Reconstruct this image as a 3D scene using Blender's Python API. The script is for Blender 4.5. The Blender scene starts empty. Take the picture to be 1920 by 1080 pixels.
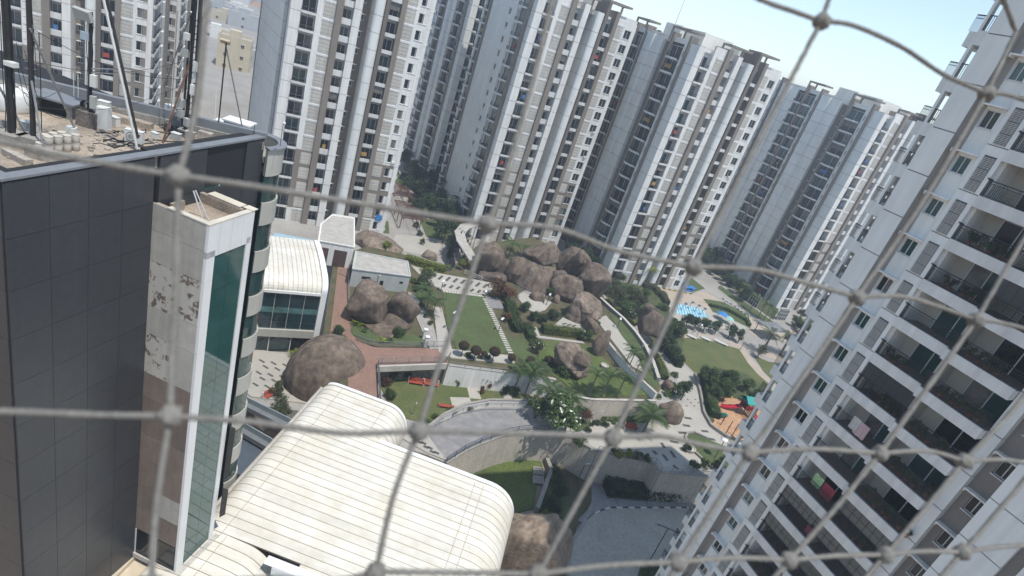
import bpy, math, random
from mathutils import Vector, Matrix, noise
random.seed(7)
scene = bpy.context.scene
COL = scene.collection
R = math.radians

# ---------------------------------------------------------------- camera
HEYE = 50.0
FPX = 1111.0
def _camera_axes():
    d = Vector((150 - 960, 2900 - 540, FPX)).normalized()      # straight down, in lens axes (x right, y down, z ahead)
    up = -d
    f = Vector((0, 0, 1)); y = (f - up * f.dot(up)).normalized(); x = y.cross(up)
    return x, y, up                                             # world X, Y, Z in lens axes
AX, AY, AZ = _camera_axes()
def ray(px, py):
    v = Vector((px - 960, py - 540, FPX))
    return Vector((AX.dot(v), AY.dot(v), AZ.dot(v)))
def at(px, py, z=0.0):
    """the point of the level z that the photograph shows at (px, py)"""
    r = ray(px, py); t = (z - HEYE) / r.z
    return Vector((r.x * t, r.y * t, z))
def depth_at(px, py, d):
    return Vector((0, 0, HEYE)) + ray(px, py) * (d / FPX)
def poly_at(pts, z):
    return [tuple(at(x, y, z)[:2]) for x, y in pts]
def dep(p):
    """distance along the lens axis"""
    return AX.z * p.x + AY.z * p.y + AZ.z * (p.z - HEYE)
cam = bpy.data.cameras.new('camera')
cam_o = bpy.data.objects.new('camera', cam); COL.objects.link(cam_o)
cam.sensor_width = 36.0; cam.lens = 36.0 * FPX / 1920.0
cam.clip_start = 0.02; cam.clip_end = 20000
# columns: lens right, lens up, lens back, in world axes
m = Matrix(((AX.x, -AX.y, -AX.z), (AY.x, -AY.y, -AY.z), (AZ.x, -AZ.y, -AZ.z)))
cam_o.matrix_world = Matrix.Translation((0, 0, HEYE)) @ m.to_4x4()
cam.dof.use_dof = True; cam.dof.focus_distance = 90.0; cam.dof.aperture_fstop = 17.0
scene.camera = cam_o

# ---------------------------------------------------------------- sky, sun, exposure
SUN_AZ, SUN_EL = 130.0, 69.0
world = bpy.data.worlds.new('World'); scene.world = world; world.use_nodes = True
wn = world.node_tree
sky = wn.nodes.new('ShaderNodeTexSky'); sky.sky_type = 'NISHITA'; sky.sun_disc = False
sky.sun_elevation = R(SUN_EL); sky.sun_rotation = R(SUN_AZ)
sky.air_density = 1.0; sky.dust_density = 0.1; sky.ozone_density = 2.0
bg = wn.nodes['Background']; bg.inputs['Strength'].default_value = 0.15
hs = wn.nodes.new('ShaderNodeHueSaturation'); hs.inputs['Saturation'].default_value = .82; hs.inputs['Hue'].default_value = .493
wn.links.new(sky.outputs[0], hs.inputs['Color']); wn.links.new(hs.outputs[0], bg.inputs['Color'])
sun = bpy.data.lights.new('sun', 'SUN'); sun.energy = 3.3; sun.angle = R(0.53); sun.color = (1.0, 0.955, 0.88)
sun_o = bpy.data.objects.new('sun', sun); COL.objects.link(sun_o)
sd = Vector((math.sin(R(SUN_AZ)) * math.cos(R(SUN_EL)), math.cos(R(SUN_AZ)) * math.cos(R(SUN_EL)), math.sin(R(SUN_EL))))
sun_o.rotation_euler = sd.to_track_quat('Z', 'Y').to_euler(); sun_o.location = sd * 300
scene.view_settings.view_transform = 'Standard'; scene.view_settings.look = 'None'
scene.view_settings.exposure = 0.46; scene.view_settings.gamma = 1.0
scene.view_settings.use_curve_mapping = False
scene.render.engine = 'CYCLES'
scene.cycles.use_denoising = True
scene.cycles.max_bounces = 6; scene.cycles.diffuse_bounces = 4; scene.cycles.glossy_bounces = 3
scene.cycles.transmission_bounces = 4; scene.cycles.transparent_max_bounces = 6; scene.cycles.volume_bounces = 0
scene.cycles.caustics_reflective = False; scene.cycles.caustics_refractive = False

# ---------------------------------------------------------------- materials
MAT = {}
def mat(name, col, rough=0.8, var=0.12, scale=0.6, col2=None, bump=0.0, bscale=8.0, metal=0.0, spec=0.4, streak=0.0, fine=0.0, transl=0.0, objvar=0.0, aniso=(2.2, 2.2, 0.12), ramp=(.32, .68)):
    """base colour broken up by two sizes of noise; streak = dirt running down upright faces"""
    if name in MAT: return MAT[name]
    mt = bpy.data.materials.new(name); mt.use_nodes = True
    nt = mt.node_tree; N = nt.nodes; L = nt.links
    b = N['Principled BSDF']
    b.inputs['Roughness'].default_value = rough; b.inputs['Metallic'].default_value = metal
    b.inputs['Specular IOR Level'].default_value = spec
    tc = N.new('ShaderNodeTexCoord')
    n1 = N.new('ShaderNodeTexNoise'); n1.inputs['Scale'].default_value = scale; n1.inputs['Detail'].default_value = 6
    n1.inputs['Roughness'].default_value = 0.65
    geo = N.new('ShaderNodeNewGeometry')
    L.new(geo.outputs['Position'], n1.inputs['Vector'])
    c2 = col2 or tuple(c * (1 - var * 2) for c in col)
    rmp = N.new('ShaderNodeValToRGB'); rmp.color_ramp.elements[0].position = ramp[0]; rmp.color_ramp.elements[1].position = ramp[1]
    rmp.color_ramp.elements[0].color = (*c2, 1); rmp.color_ramp.elements[1].color = (*col, 1)
    L.new(n1.outputs['Fac'], rmp.inputs['Fac'])
    out = rmp.outputs['Color']
    def mul(out, fac_socket, lo, hi):
        mr = N.new('ShaderNodeMapRange'); mr.inputs['From Min'].default_value = 0.3; mr.inputs['From Max'].default_value = 0.7
        mr.inputs['To Min'].default_value = lo; mr.inputs['To Max'].default_value = hi
        L.new(fac_socket, mr.inputs['Value'])
        mx = N.new('ShaderNodeMix'); mx.data_type = 'RGBA'; mx.blend_type = 'MULTIPLY'; mx.inputs['Factor'].default_value = 1.0
        cb = N.new('ShaderNodeCombineColor')
        for i in range(3): L.new(mr.outputs[0], cb.inputs[i])
        L.new(out, mx.inputs['A']); L.new(cb.outputs[0], mx.inputs['B'])
        return mx.outputs['Result']
    if fine:
        n2 = N.new('ShaderNodeTexNoise'); n2.inputs['Scale'].default_value = bscale; n2.inputs['Detail'].default_value = 4
        L.new(geo.outputs['Position'], n2.inputs['Vector'])
        out = mul(out, n2.outputs['Fac'], 1 - fine, 1 + fine)
    if streak:
        mp = N.new('ShaderNodeMapping'); mp.inputs['Scale'].default_value = aniso
        L.new(geo.outputs['Position'], mp.inputs['Vector'])
        n3 = N.new('ShaderNodeTexNoise'); n3.inputs['Scale'].default_value = 1.0; n3.inputs['Detail'].default_value = 5
        L.new(mp.outputs[0], n3.inputs['Vector'])
        out = mul(out, n3.outputs['Fac'], 1 - streak, 1.0)
    if objvar:
        oi = N.new('ShaderNodeObjectInfo')
        mr = N.new('ShaderNodeMapRange'); mr.inputs['To Min'].default_value = 1 - objvar; mr.inputs['To Max'].default_value = 1 + objvar
        L.new(oi.outputs['Random'], mr.inputs['Value'])
        mx = N.new('ShaderNodeMix'); mx.data_type = 'RGBA'; mx.blend_type = 'MULTIPLY'; mx.inputs['Factor'].default_value = 1.0
        cb = N.new('ShaderNodeCombineColor')
        for i in range(3): L.new(mr.outputs[0], cb.inputs[i])
        L.new(out, mx.inputs['A']); L.new(cb.outputs[0], mx.inputs['B']); out = mx.outputs['Result']
    L.new(out, b.inputs['Base Color'])
    if bump:
        n4 = N.new('ShaderNodeTexNoise'); n4.inputs['Scale'].default_value = bscale; n4.inputs['Detail'].default_value = 5
        L.new(geo.outputs['Position'], n4.inputs['Vector'])
        bp = N.new('ShaderNodeBump'); bp.inputs['Strength'].default_value = bump; bp.inputs['Distance'].default_value = 0.1
        L.new(n4.outputs['Fac'], bp.inputs['Height']); L.new(bp.outputs[0], b.inputs['Normal'])
    if transl:
        tr = N.new('ShaderNodeBsdfTranslucent'); L.new(out, tr.inputs['Color'])
        ms = N.new('ShaderNodeMixShader'); ms.inputs[0].default_value = transl
        L.new(b.outputs[0], ms.inputs[1]); L.new(tr.outputs[0], ms.inputs[2])
        L.new(ms.outputs[0], N['Material Output'].inputs['Surface'])
    MAT[name] = mt
    return mt
WHITE = mat('white_paint', (.84, .825, .78), .85, .06, .25, streak=.20)
COOLW = mat('pale_grey_paint', (.80, .805, .77), .85, .06, .25, streak=.14)
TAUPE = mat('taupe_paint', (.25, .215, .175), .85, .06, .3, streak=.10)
TAUPE2 = mat('dark_taupe_paint', (.17, .145, .12), .85, .06, .3, streak=.1)
BEIGE = mat('beige_ribbed_panel', (.60, .565, .50), .9, .08, .7, streak=.18, objvar=.06)
SLABW = mat('white_slab_paint', (.74, .73, .70), .85, .06, .5, streak=.2)
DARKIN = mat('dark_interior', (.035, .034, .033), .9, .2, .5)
RAIL = mat('black_railing_paint', (.02, .021, .023), .5, .05)
GLASS = mat('dark_window_glass', (.016, .022, .025), .12, .3, .4, spec=.4)
GLASSG = mat('green_window_glass', (.028, .085, .08), .06, .2, .4, spec=.7)
CURT = mat('curtain_behind_glass', (.22, .20, .18), .3, .3, 1.4)
FRAMEW = mat('window_frame_white', (.62, .62, .60), .6, .04)
CONC = mat('concrete', (.33, .31, .275), .9, .15, .8, bump=.3, fine=.15)
CONCP = mat('pale_concrete', (.52, .49, .44), .9, .12, .8, bump=.2, fine=.12)
DIRTC = mat('stained_roof_concrete', (.40, .33, .255), .95, .2, .5, col2=(.23, .19, .15), bump=.3, fine=.2)
METALG = mat('grey_metal', (.28, .28, .28), .45, .1, 2.0, metal=.6)
DARKM = mat('dark_metal', (.05, .047, .045), .6, .2, 2.0, metal=.3)
RUST = mat('rusty_steel', (.16, .075, .045), .8, .3, 3.0)
WPLAST = mat('white_plastic', (.72, .72, .69), .5, .05, 2.0)

# ---------------------------------------------------------------- mesh helpers
class MB:
    def __init__(s): s.v = []; s.f = []; s.m = []
    def quad(s, pts, mi=0):
        n = len(s.v); s.v += [tuple(p) for p in pts]; s.f.append(tuple(range(n, n + len(pts)))); s.m.append(mi)
    def box(s, x0, x1, y0, y1, z0, z1, mi=0):
        n = len(s.v)
        s.v += [(x0, y0, z0), (x1, y0, z0), (x1, y1, z0), (x0, y1, z0), (x0, y0, z1), (x1, y0, z1), (x1, y1, z1), (x0, y1, z1)]
        for f in ((0, 3, 2, 1), (4, 5, 6, 7), (0, 1, 5, 4), (1, 2, 6, 5), (2, 3, 7, 6), (3, 0, 4, 7)):
            s.f.append(tuple(n + i for i in f)); s.m.append(mi)
    def obox(s, p0, p1, w, z0, z1, mi=0, side=0.5):
        """a box along the plan line p0-p1, w wide (side: share of the width lying left of it)"""
        a = Vector(p0[:2]); b = Vector(p1[:2]); d = (b - a).normalized(); n = Vector((-d.y, d.x))
        q = [a + n * w * side, a - n * w * (1 - side), b - n * w * (1 - side), b + n * w * side]
        s.prism([tuple(t) for t in q], z0, z1, mi)
    def prism(s, poly, z0, z1, mi=0, ms=None):
        ar = sum(poly[i][0] * poly[(i + 1) % len(poly)][1] - poly[(i + 1) % len(poly)][0] * poly[i][1] for i in range(len(poly)))
        if ar < 0: poly = poly[::-1]
        n = len(s.v); k = len(poly); ms = mi if ms is None else ms
        s.v += [(p[0], p[1], z0) for p in poly] + [(p[0], p[1], z1) for p in poly]
        s.f.append(tuple(n + k + i for i in range(k))); s.m.append(mi)
        s.f.append(tuple(n + k - 1 - i for i in range(k))); s.m.append(ms)
        for i in range(k):
            j = (i + 1) % k
            s.f.append((n + i, n + j, n + k + j, n + k + i)); s.m.append(ms)
    def sheet(s, poly, z, mi=0):
        ar = sum(poly[i][0] * poly[(i + 1) % len(poly)][1] - poly[(i + 1) % len(poly)][0] * poly[i][1] for i in range(len(poly)))
        if ar < 0: poly = poly[::-1]
        s.quad([(p[0], p[1], z) for p in poly], mi)
    def tube(s, pts, r, n=6, mi=0, r1=None):
        pts = [Vector(p) for p in pts]; k = len(pts); base = len(s.v)
        for i, p in enumerate(pts):
            d = (pts[min(i + 1, k - 1)] - pts[max(i - 1, 0)]).normalized()
            a = d.orthogonal().normalized() if abs(d.z) > .99 else d.cross(Vector((0, 0, 1))).normalized()
            b = d.cross(a); rr = r if r1 is None else r + (r1 - r) * i / (k - 1)
            for j in range(n):
                t = 2 * math.pi * j / n
                s.v.append(tuple(p + a * rr * math.cos(t) + b * rr * math.sin(t)))
        for i in range(k - 1):
            for j in range(n):
                j2 = (j + 1) % n
                s.f.append((base + i * n + j, base + i * n + j2, base + (i + 1) * n + j2, base + (i + 1) * n + j)); s.m.append(mi)
        s.f.append(tuple(base + j for j in reversed(range(n)))); s.m.append(mi)
        s.f.append(tuple(base + (k - 1) * n + j for j in range(n))); s.m.append(mi)
    def lathe(s, prof, n=16, c=(0, 0, 0), mi=0):
        base = len(s.v)
        for r, z in prof:
            for j in range(n):
                t = 2 * math.pi * j / n
                s.v.append((c[0] + r * math.cos(t), c[1] + r * math.sin(t), c[2] + z))
        for i in range(len(prof) - 1):
            for j in range(n):
                j2 = (j + 1) % n
                s.f.append((base + i * n + j, base + i * n + j2, base + (i + 1) * n + j2, base + (i + 1) * n + j)); s.m.append(mi)
        s.f.append(tuple(base + j for j in reversed(range(n)))); s.m.append(mi)
        s.f.append(tuple(base + (len(prof) - 1) * n + j for j in range(n))); s.m.append(mi)
    def mesh(s, name, mats, smooth=False):
        me = bpy.data.meshes.new(name); me.from_pydata(s.v, [], s.f)
        for t in (mats if isinstance(mats, (list, tuple)) else [mats]): me.materials.append(t)
        me.polygons.foreach_set('material_index', s.m)
        if smooth: me.polygons.foreach_set('use_smooth', [True] * len(s.f))
        me.update(); return me
    def obj(s, name, mats, parent=None, smooth=False, loc=None, rz=0.0):
        return put(name, s.mesh(name, mats, smooth), parent, loc, rz)
def put(name, me, parent=None, loc=None, rz=0.0, sc=None):
    o = bpy.data.objects.new(name, me); COL.objects.link(o)
    if parent is not None: o.parent = parent
    if loc is not None: o.location = loc
    if rz: o.rotation_euler = (0, 0, rz)
    if sc is not None: o.scale = sc
    return o
def tag(o, label=None, cat=None, group=None, kind=None):
    if label: o['label'] = label
    if cat: o['category'] = cat
    if group: o['group'] = group
    if kind: o['kind'] = kind
    return o
def thing(name, label, cat, loc=(0, 0, 0), rz=0.0, group=None):
    o = bpy.data.objects.new(name, None); COL.objects.link(o); o.location = loc; o.rotation_euler = (0, 0, rz)
    o.empty_display_size = .3
    return tag(o, label, cat, group, 'thing')
def struct(name, mb, mats, label=None):
    o = mb.obj(name, mats); o['kind'] = 'structure'
    if label: o['label'] = label
    return o
CACHE = {}
def cached(key, fn):
    if key not in CACHE: CACHE[key] = fn()
    return CACHE[key]
def rail_parts(parent, pts, h=1.0, nr=3, post=1.6, mt=None, r=.03, z0=0.0):
    """a railing along pts (3-D), rails and posts as parts"""
    mt = mt or METALG
    pts = [Vector(p) for p in pts]
    for k in range(nr):
        b = MB(); zz = h * (k + 1) / nr
        b.tube([p + Vector((0, 0, zz + z0)) for p in pts], r * (1.3 if k == nr - 1 else .8), 5); b.obj('rail', mt, parent)
    for i in range(len(pts) - 1):
        n = max(1, int((pts[i + 1] - pts[i]).length / post))
        for j in range(n + (1 if i == len(pts) - 2 else 0)):
            p = pts[i].lerp(pts[i + 1], j / n)
            me = cached(('post', h, r, mt.name), lambda: _post(h, r, mt))
            put('post', me, parent, p + Vector((0, 0, z0)))
def _post(h, r, mt):
    b = MB(); b.tube([(0, 0, 0), (0, 0, h)], r * 1.2, 5); return b.mesh('post', mt)
# ================================================================ apartment towers
FH = 3.0
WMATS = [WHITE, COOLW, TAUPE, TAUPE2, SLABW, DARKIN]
class Facade:
    """a wall plane of a tower: x runs along it, -y is outward"""
    def __init__(s, root, ox, oy, rz, nf, z0, brown):
        s.root = root; s.ox = ox; s.oy = oy; s.rz = rz; s.nf = nf; s.z0 = z0; s.brown = brown; s.mb = MB()
        s.inner = 4.3 if rz == 0 else 1.6
    def loc(s, x, out, z):
        c, d = math.cos(s.rz), math.sin(s.rz)
        return (s.ox + x * c + out * d, s.oy + x * d - out * c, z)
    def put(s, name, me, x, out, z, parent=None):
        if parent is not None: return put(name, me, parent)
        return put(name, me, s.root, s.loc(x, out, z), s.rz)
    def base_mat(s, k): return 2 if s.brown[0] <= k < s.brown[1] else 0
    def solid(s, x0, x1, out=0.0, mi=0, blocks=False, extra=1.0, inner=None, switch=False, curve=False):
        inn = s.inner if inner is None else inner
        for k in range(s.nf):
            za, zb = s.z0 + k * FH, s.z0 + (k + 1) * FH
            m_ = s.base_mat(k) if switch else mi
            if k == s.nf - 1: zb += extra
            g = .07 if blocks else 0
            if curve:
                w = x1 - x0; pts = [(x0, inn)] + [(x0 + w * (.5 - .5 * math.cos(math.pi * t / 8)), -out - .55 * math.sin(math.pi * t / 8)) for t in range(9)] + [(x1, inn)]
                s.mb.prism(pts, za, zb - g, m_)
                if g: s.mb.box(x0 + .1, x1 - .1, -out + .02, inn - .05, zb - g, zb, 3)
            else:
                s.mb.box(x0, x1, -out, inn, za, zb - g, m_)
                if g: s.mb.box(x0 + .06, x1 - .06, -out + .06, inn - .05, zb - g, zb, 3)
    def fin(s, x0, x1, out, mi=2, extra=2.2):
        s.mb.box(x0, x1, -out, s.inner - .05, s.z0, s.z0 + s.nf * FH + extra, mi)
    def panels(s, x0, x1):
        s.solid(x0, x1, 0, switch=True)
        w = x1 - x0 - .16; h = 2.25
        def mk():
            b = MB(); n = 7
            for i in range(n):
                b.box(-w / 2, w / 2, -.05 - (.03 if i % 2 else 0), .02, h * i / n + .015, h * (i + 1) / n - .015)
            b.box(-w / 2 + .01, w / 2 - .01, -.03, .02, 0, h); return b.mesh('panel', BEIGE)
        me = cached(('panel', round(w, 2)), mk)
        for k in range(s.nf):
            s.put('panel', me, (x0 + x1) / 2, .01, s.z0 + k * FH + .25)
            if not (s.brown[0] <= k < s.brown[1]):
                s.mb.box(x0 + .02, x1 - .02, -.12, 0, s.z0 + k * FH + 2.62, s.z0 + k * FH + 2.95, 4)
    def windows(s, x0, x1, wx0, wx1, sill=.9, top=2.3, switch=False, mi=0, hood=False, out=0.0, ledge=True):
        """a wall with one window on each floor, set back in its opening"""
        for k in range(s.nf):
            z = s.z0 + k * FH; m_ = s.base_mat(k) if switch else mi
            ze = z + FH + (1.0 if k == s.nf - 1 else 0)
            s.mb.box(x0, wx0, -out, s.inner, z, ze, m_); s.mb.box(wx1, x1, -out, s.inner, z, ze, m_)
            s.mb.box(wx0, wx1, -out, s.inner, z, z + sill, m_); s.mb.box(wx0, wx1, -out, s.inner, z + top, ze, m_)
        w = wx1 - wx0; h = top - sill
        for k in range(s.nf):
            v = random.choice((0, 0, 0, 1, 2, 3))
            me = cached(('win', round(w, 2), round(h, 2), v, hood), lambda: win_mesh(w, h, v, hood))
            s.put('window', me, (wx0 + wx1) / 2, out, s.z0 + k * FH + sill)
    def balcony(s, x0, x1, depth=1.2, proj=.25, up=.45, rail=True, curved=False, para=0.0, back=0, zoff=0.0):
        """a column of balconies: slab (> glass_door, railing) on every floor"""
        w = x1 - x0
        s.mb.box(x0, x1, depth, s.inner if s.inner > depth else depth + .1, s.z0, s.z0 + s.nf * FH + .8, 5 if curved else back)  # curved columns: near-black back wall puts the recess shade into the colour
        for k in range(s.nf):
            z = s.z0 + k * FH + zoff
            me = cached(('balc', round(w, 2), depth, proj, up, curved, para), lambda: balcony_mesh(w, depth, proj, up, curved, para))
            b = s.put('balcony', me, (x0 + x1) / 2, 0, z)
            v = random.choice((0, 0, 1, 1, 0, 1, 2, 3, 2, 3, 5, 5, 40, 41, 42) if random.random() < .5 else (0, 0, 1, 2))
            me = cached(('door', round(w, 2), depth, v), lambda: door_mesh(w, depth, v))
            s.put('glass_door', me, 0, 0, 0, b)
            if rail:
                me = cached(('brail', round(w, 2), proj, up, curved), lambda: brail_mesh(w, proj, up, curved))
                s.put('railing', me, 0, 0, 0, b)
    def recess(s, x0, x1, depth, wx0=None, wx1=None):
        """a deep dark slot with small hooded windows on its back wall"""
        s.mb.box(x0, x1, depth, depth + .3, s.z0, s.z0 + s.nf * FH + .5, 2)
        if wx0 is not None:
            me = cached(('win', round(wx1 - wx0, 2), 1.0, 1, True), lambda: win_mesh(wx1 - wx0, 1.0, 1, True))
            for k in range(s.nf): s.put('window', me, (wx0 + wx1) / 2, -depth + .16, s.z0 + k * FH + 1.1)
    def done(s):
        return s.mb.obj('wall', WMATS, s.root, loc=s.loc(0, 0, 0), rz=s.rz)
def win_mesh(w, h, v, hood):
    b = MB(); d = .13; t = .07
    b.box(-w / 2, w / 2, d, d + .06, 0, t, 0); b.box(-w / 2, w / 2, d, d + .06, h - t, h, 0)
    for x in (-w / 2, w / 2 - t, -t / 2): b.box(x, x + t, d + .004, d + .056, t, h - t, 0)
    g = 1 if v in (0, 1) else 2
    b.box(-w / 2 + .02, w / 2 - .02, d + .02, d + .05, .02, h - .02, g if v != 2 else 1)
    if v == 3: b.box(-w / 2 + .1, -.1, d + .01, d + .02, .1, h - .1, 3)
    b.box(-w / 2 - .06, w / 2 + .06, -.07, .1, -.09, -.002, 4)
    if hood: b.box(-w / 2 - .2, w / 2 + .2, -.5, .05, h + .04, h + .16, 4)
    if v == 2: b.box(w * .05, w * .45, -.32, .02, -.02, .34, 5)
    return b.mesh('window', [FRAMEW, GLASS, GLASSG, CURT, SLABW, WPLAST])
def balcony_mesh(w, depth, proj, up, curved, para):
    b = MB()
    if curved:
        n = 8; arc = [(-w / 2 + w * i / n, -proj * (math.sin(math.pi * (.12 + .76 * i / n)))) for i in range(n + 1)]
        poly = [(-w / 2, depth)] + arc + [(w / 2, depth)]
        b.prism(poly, -.12, .06, 0)
        inner = [(x * .97, y + .14) for x, y in arc]
        for i in range(n):
            b.prism([arc[i], arc[i + 1], inner[i + 1], inner[i]], .06, up, 0)
    else:
        b.box(-w / 2 + .01, w / 2 - .01, -proj, depth, -.12, .05, 0)
        b.box(-w / 2 + .01, w / 2 - .01, -proj, -proj + .13, .05, up + para, 0)
        if proj > .3:
            b.box(-w / 2 + .01, -w / 2 + .12, -proj + .13, 0, .05, up + para, 0); b.box(w / 2 - .12, w / 2 - .01, -proj + .13, 0, .05, up + para, 0)
    b.box(-w / 2 + .15, w / 2 - .15, -proj * .45 if curved else -proj + .2, depth - .02, .055, .075, 1)
    return b.mesh('balcony', [SLABW, mat('painted_shade_floor', (.10, .095, .09), .6, .1, 2)])  # dark floor layer added as painted shade inside the balcony
CLOTHS = [mat('blue_cloth', (.06, .18, .42), .9), mat('red_cloth', (.42, .07, .05), .9), mat('ochre_cloth', (.45, .26, .08), .9)]
def door_mesh(w, depth, v):
    b = MB(); y = depth - .06; h = 2.35 if depth > .5 else 2.75; ww = w - (.25 if depth > .5 else .06)
    b.box(-ww / 2, ww / 2, y, y + .05, .06, h, 1 if v not in (1, 3) else 2)
    for x in (-ww / 2, -.04, ww / 2 - .08): b.box(x, x + .08, y - .04, y + .04, .06, h, 0)
    b.box(-ww / 2, ww / 2, y - .035, y + .035, h - .08, h, 0)
    if v == 2: b.box(.1, ww / 2 - .12, y - .02, y - .005, .2, h - .1, 3)
    if v == 3: b.box(-ww / 2 + .1, -.1, y - .02, y - .005, .2, h - .1, 3)
    if v >= 40: b.box(-ww * random.uniform(.1, .45), ww * random.uniform(.0, .2), .05, .08, 1.0, 1.8, 4 + v - 40)
    if v == 5:                                                   # blind let down over the upper half
        b.box(-ww / 2, ww / 2, .06, .1, 1.5, 2.8, 3)
    return b.mesh('glass_door', [FRAMEW, GLASS, GLASSG, CURT] + CLOTHS)
def brail_mesh(w, proj, up, curved):
    b = MB(); n = 8 if curved else 1
    arc = [(-w / 2 + w * i / n, -proj * (math.sin(math.pi * (.12 + .76 * i / n)) if curved else 1) + .06) for i in range(n + 1)]
    for z, r in ((up + .62, .035), (up + .12, .02)): b.tube([(x, y, z) for x, y in arc], r, 4)
    m = max(6, int(w / .28))
    for i in range(m + 1):
        t = i / m * n; k = min(int(t), n - 1); f = t - k
        x = arc[k][0] + (arc[k + 1][0] - arc[k][0]) * f; y = arc[k][1] + (arc[k + 1][1] - arc[k][1]) * f
        b.box(x - .015, x + .015, y - .015, y + .015, up, up + .62)
    return b.mesh('railing', [RAIL])

U = Vector((math.sin(R(60)), math.cos(R(60)), 0)); V = Vector((-U.y, U.x, 0))     # the estate's grid: along an end wall, along a long side
def end_facade(root, nf, z0, brown, W=24.2):
    f = Facade(root, 0, 0, 0, nf, z0, brown)
    f.solid(0, 1.7, 0, 0, blocks=True)
    f.balcony(1.7, 4.2, 1.3, .25, .3)
    f.solid(4.2, 5.2, .02, switch=True)
    f.panels(5.2, 7.3)
    f.fin(7.3, 8.4, .55)
    f.balcony(8.4, 10.2, 1.2, .12, .95, rail=False)
    f.solid(10.2, 11.5, .6, 0, blocks=True, extra=1.6)
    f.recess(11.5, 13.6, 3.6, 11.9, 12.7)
    f.solid(13.6, 15.4, .15, 1, blocks=True, curve=True)
    f.fin(15.4, 16.1, .8, 3, 3.4)
    f.balcony(16.1, 18.2, 1.2, .2, .55, rail=False)
    f.fin(18.2, 19.1, .45)
    f.panels(19.1, 21.1)
    f.windows(21.1, 24.2, 21.65, 23.3, .65, 2.4, switch=True)
    # the outer 0.8 m of the corner stays white all the way down
    for k in range(nf): f.mb.box(W - .85, W + .01, -.04, 1.0, z0 + k * FH, z0 + (k + 1) * FH - .06, 0)
    f.done()
def side_facade(root, nf, z0, kind='a'):
    f = Facade(root, -.012, .012, R(-90), nf, z0, (99, 99))
    S = lambda a, b: (-b, -a)
    if kind == 'a':
        f.solid(*S(0, 2.9), 0, 1, blocks=True)
        f.fin(*S(2.9, 3.6), .45)
        f.windows(*S(3.6, 5.0), *S(3.95, 4.6), .9, 2.1)
        f.balcony(*S(5.0, 9.2), .3, 1.5, .30, curved=True)
        f.fin(*S(9.2, 9.9), .35)
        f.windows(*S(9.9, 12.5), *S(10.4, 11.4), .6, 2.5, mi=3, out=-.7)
        f.solid(*S(12.5, 15.9), .1, 0, blocks=True)
        f.solid(*S(15.9, 19.0), .35, 1, blocks=True, curve=True)
        f.fin(*S(19.0, 19.6), .8)
        f.windows(*S(19.6, 21.0), *S(19.9, 20.6), .9, 2.1)
        f.balcony(*S(21.0, 23.8), 0.3, 1.3, .30, curved=True)
        f.fin(*S(23.8, 24.6), .4)
        f.balcony(*S(24.6, 27.4), 0.3, 1.3, .30, curved=True)
        f.solid(*S(27.4, 30), .1, 1, blocks=True)
        f.solid(*S(30, 33.4), .35, 0, blocks=True, curve=True); f.fin(*S(33.4, 34.1), .8, 3)
        f.windows(*S(34.1, 35.6), *S(34.4, 35.2), .9, 2.1); f.balcony(*S(35.6, 39.4), 0.3, 1.3, .30, curved=True); f.fin(*S(39.4, 40.2), .4)
        f.balcony(*S(40.2, 43.2), 0.3, 1.3, .30, curved=True); f.solid(*S(43.2, 48), .1, 1, blocks=True)
    elif kind == 'b':
        f.solid(*S(0, 2.0), 0, 1, blocks=True)
        f.fin(*S(2.0, 3.2), .45)
        f.balcony(*S(3.2, 7.6), .3, 1.5, .30, curved=True)
        f.windows(*S(7.6, 9.2), *S(8.0, 8.8), .3, 2.6, mi=0)
        f.windows(*S(9.2, 24.5), *S(12.0, 13.2), .9, 2.1, hood=True, out=.15, mi=1)
        f.fin(*S(24.5, 25.3), .5)
        f.balcony(*S(25.3, 28.6), 0.3, 1.3, .30, curved=True)
        f.solid(*S(28.6, 30), .1, 1, blocks=True)
    f.done()
def right_facade(root, nf, z0, W, kind='plain'):
    f = Facade(root, W + .012, .02, R(90), nf, z0, (99, 99))
    if kind == 'plain':
        f.solid(.0, 30, 0, 0, blocks=True)
        me = cached('ledge', lambda: ledge_mesh())
        for k in range(nf): f.put('ledge', me, 1.6, 0, z0 + k * FH + .2)
    else:
        f.balcony(.3, 4.0, 1.4, .5, .5); f.solid(4.0, 6.0, .1, 2)
        f.balcony(6.0, 11.0, 1.4, .5, .5); f.solid(11.0, 13.0, .3, 0, blocks=True)
        f.windows(13.0, 24.0, 15.5, 17.5, .7, 2.3, hood=True); f.solid(24.0, 30, .4, 2)
        f.solid(0, .3, 0, 2)
    f.done()
def ledge_mesh():
    b = MB(); b.box(-.6, .6, -.55, 0, 0, .12); b.box(-.6, .6, -.55, -.47, .12, .45); return b.mesh('ledge', SLABW)
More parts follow.
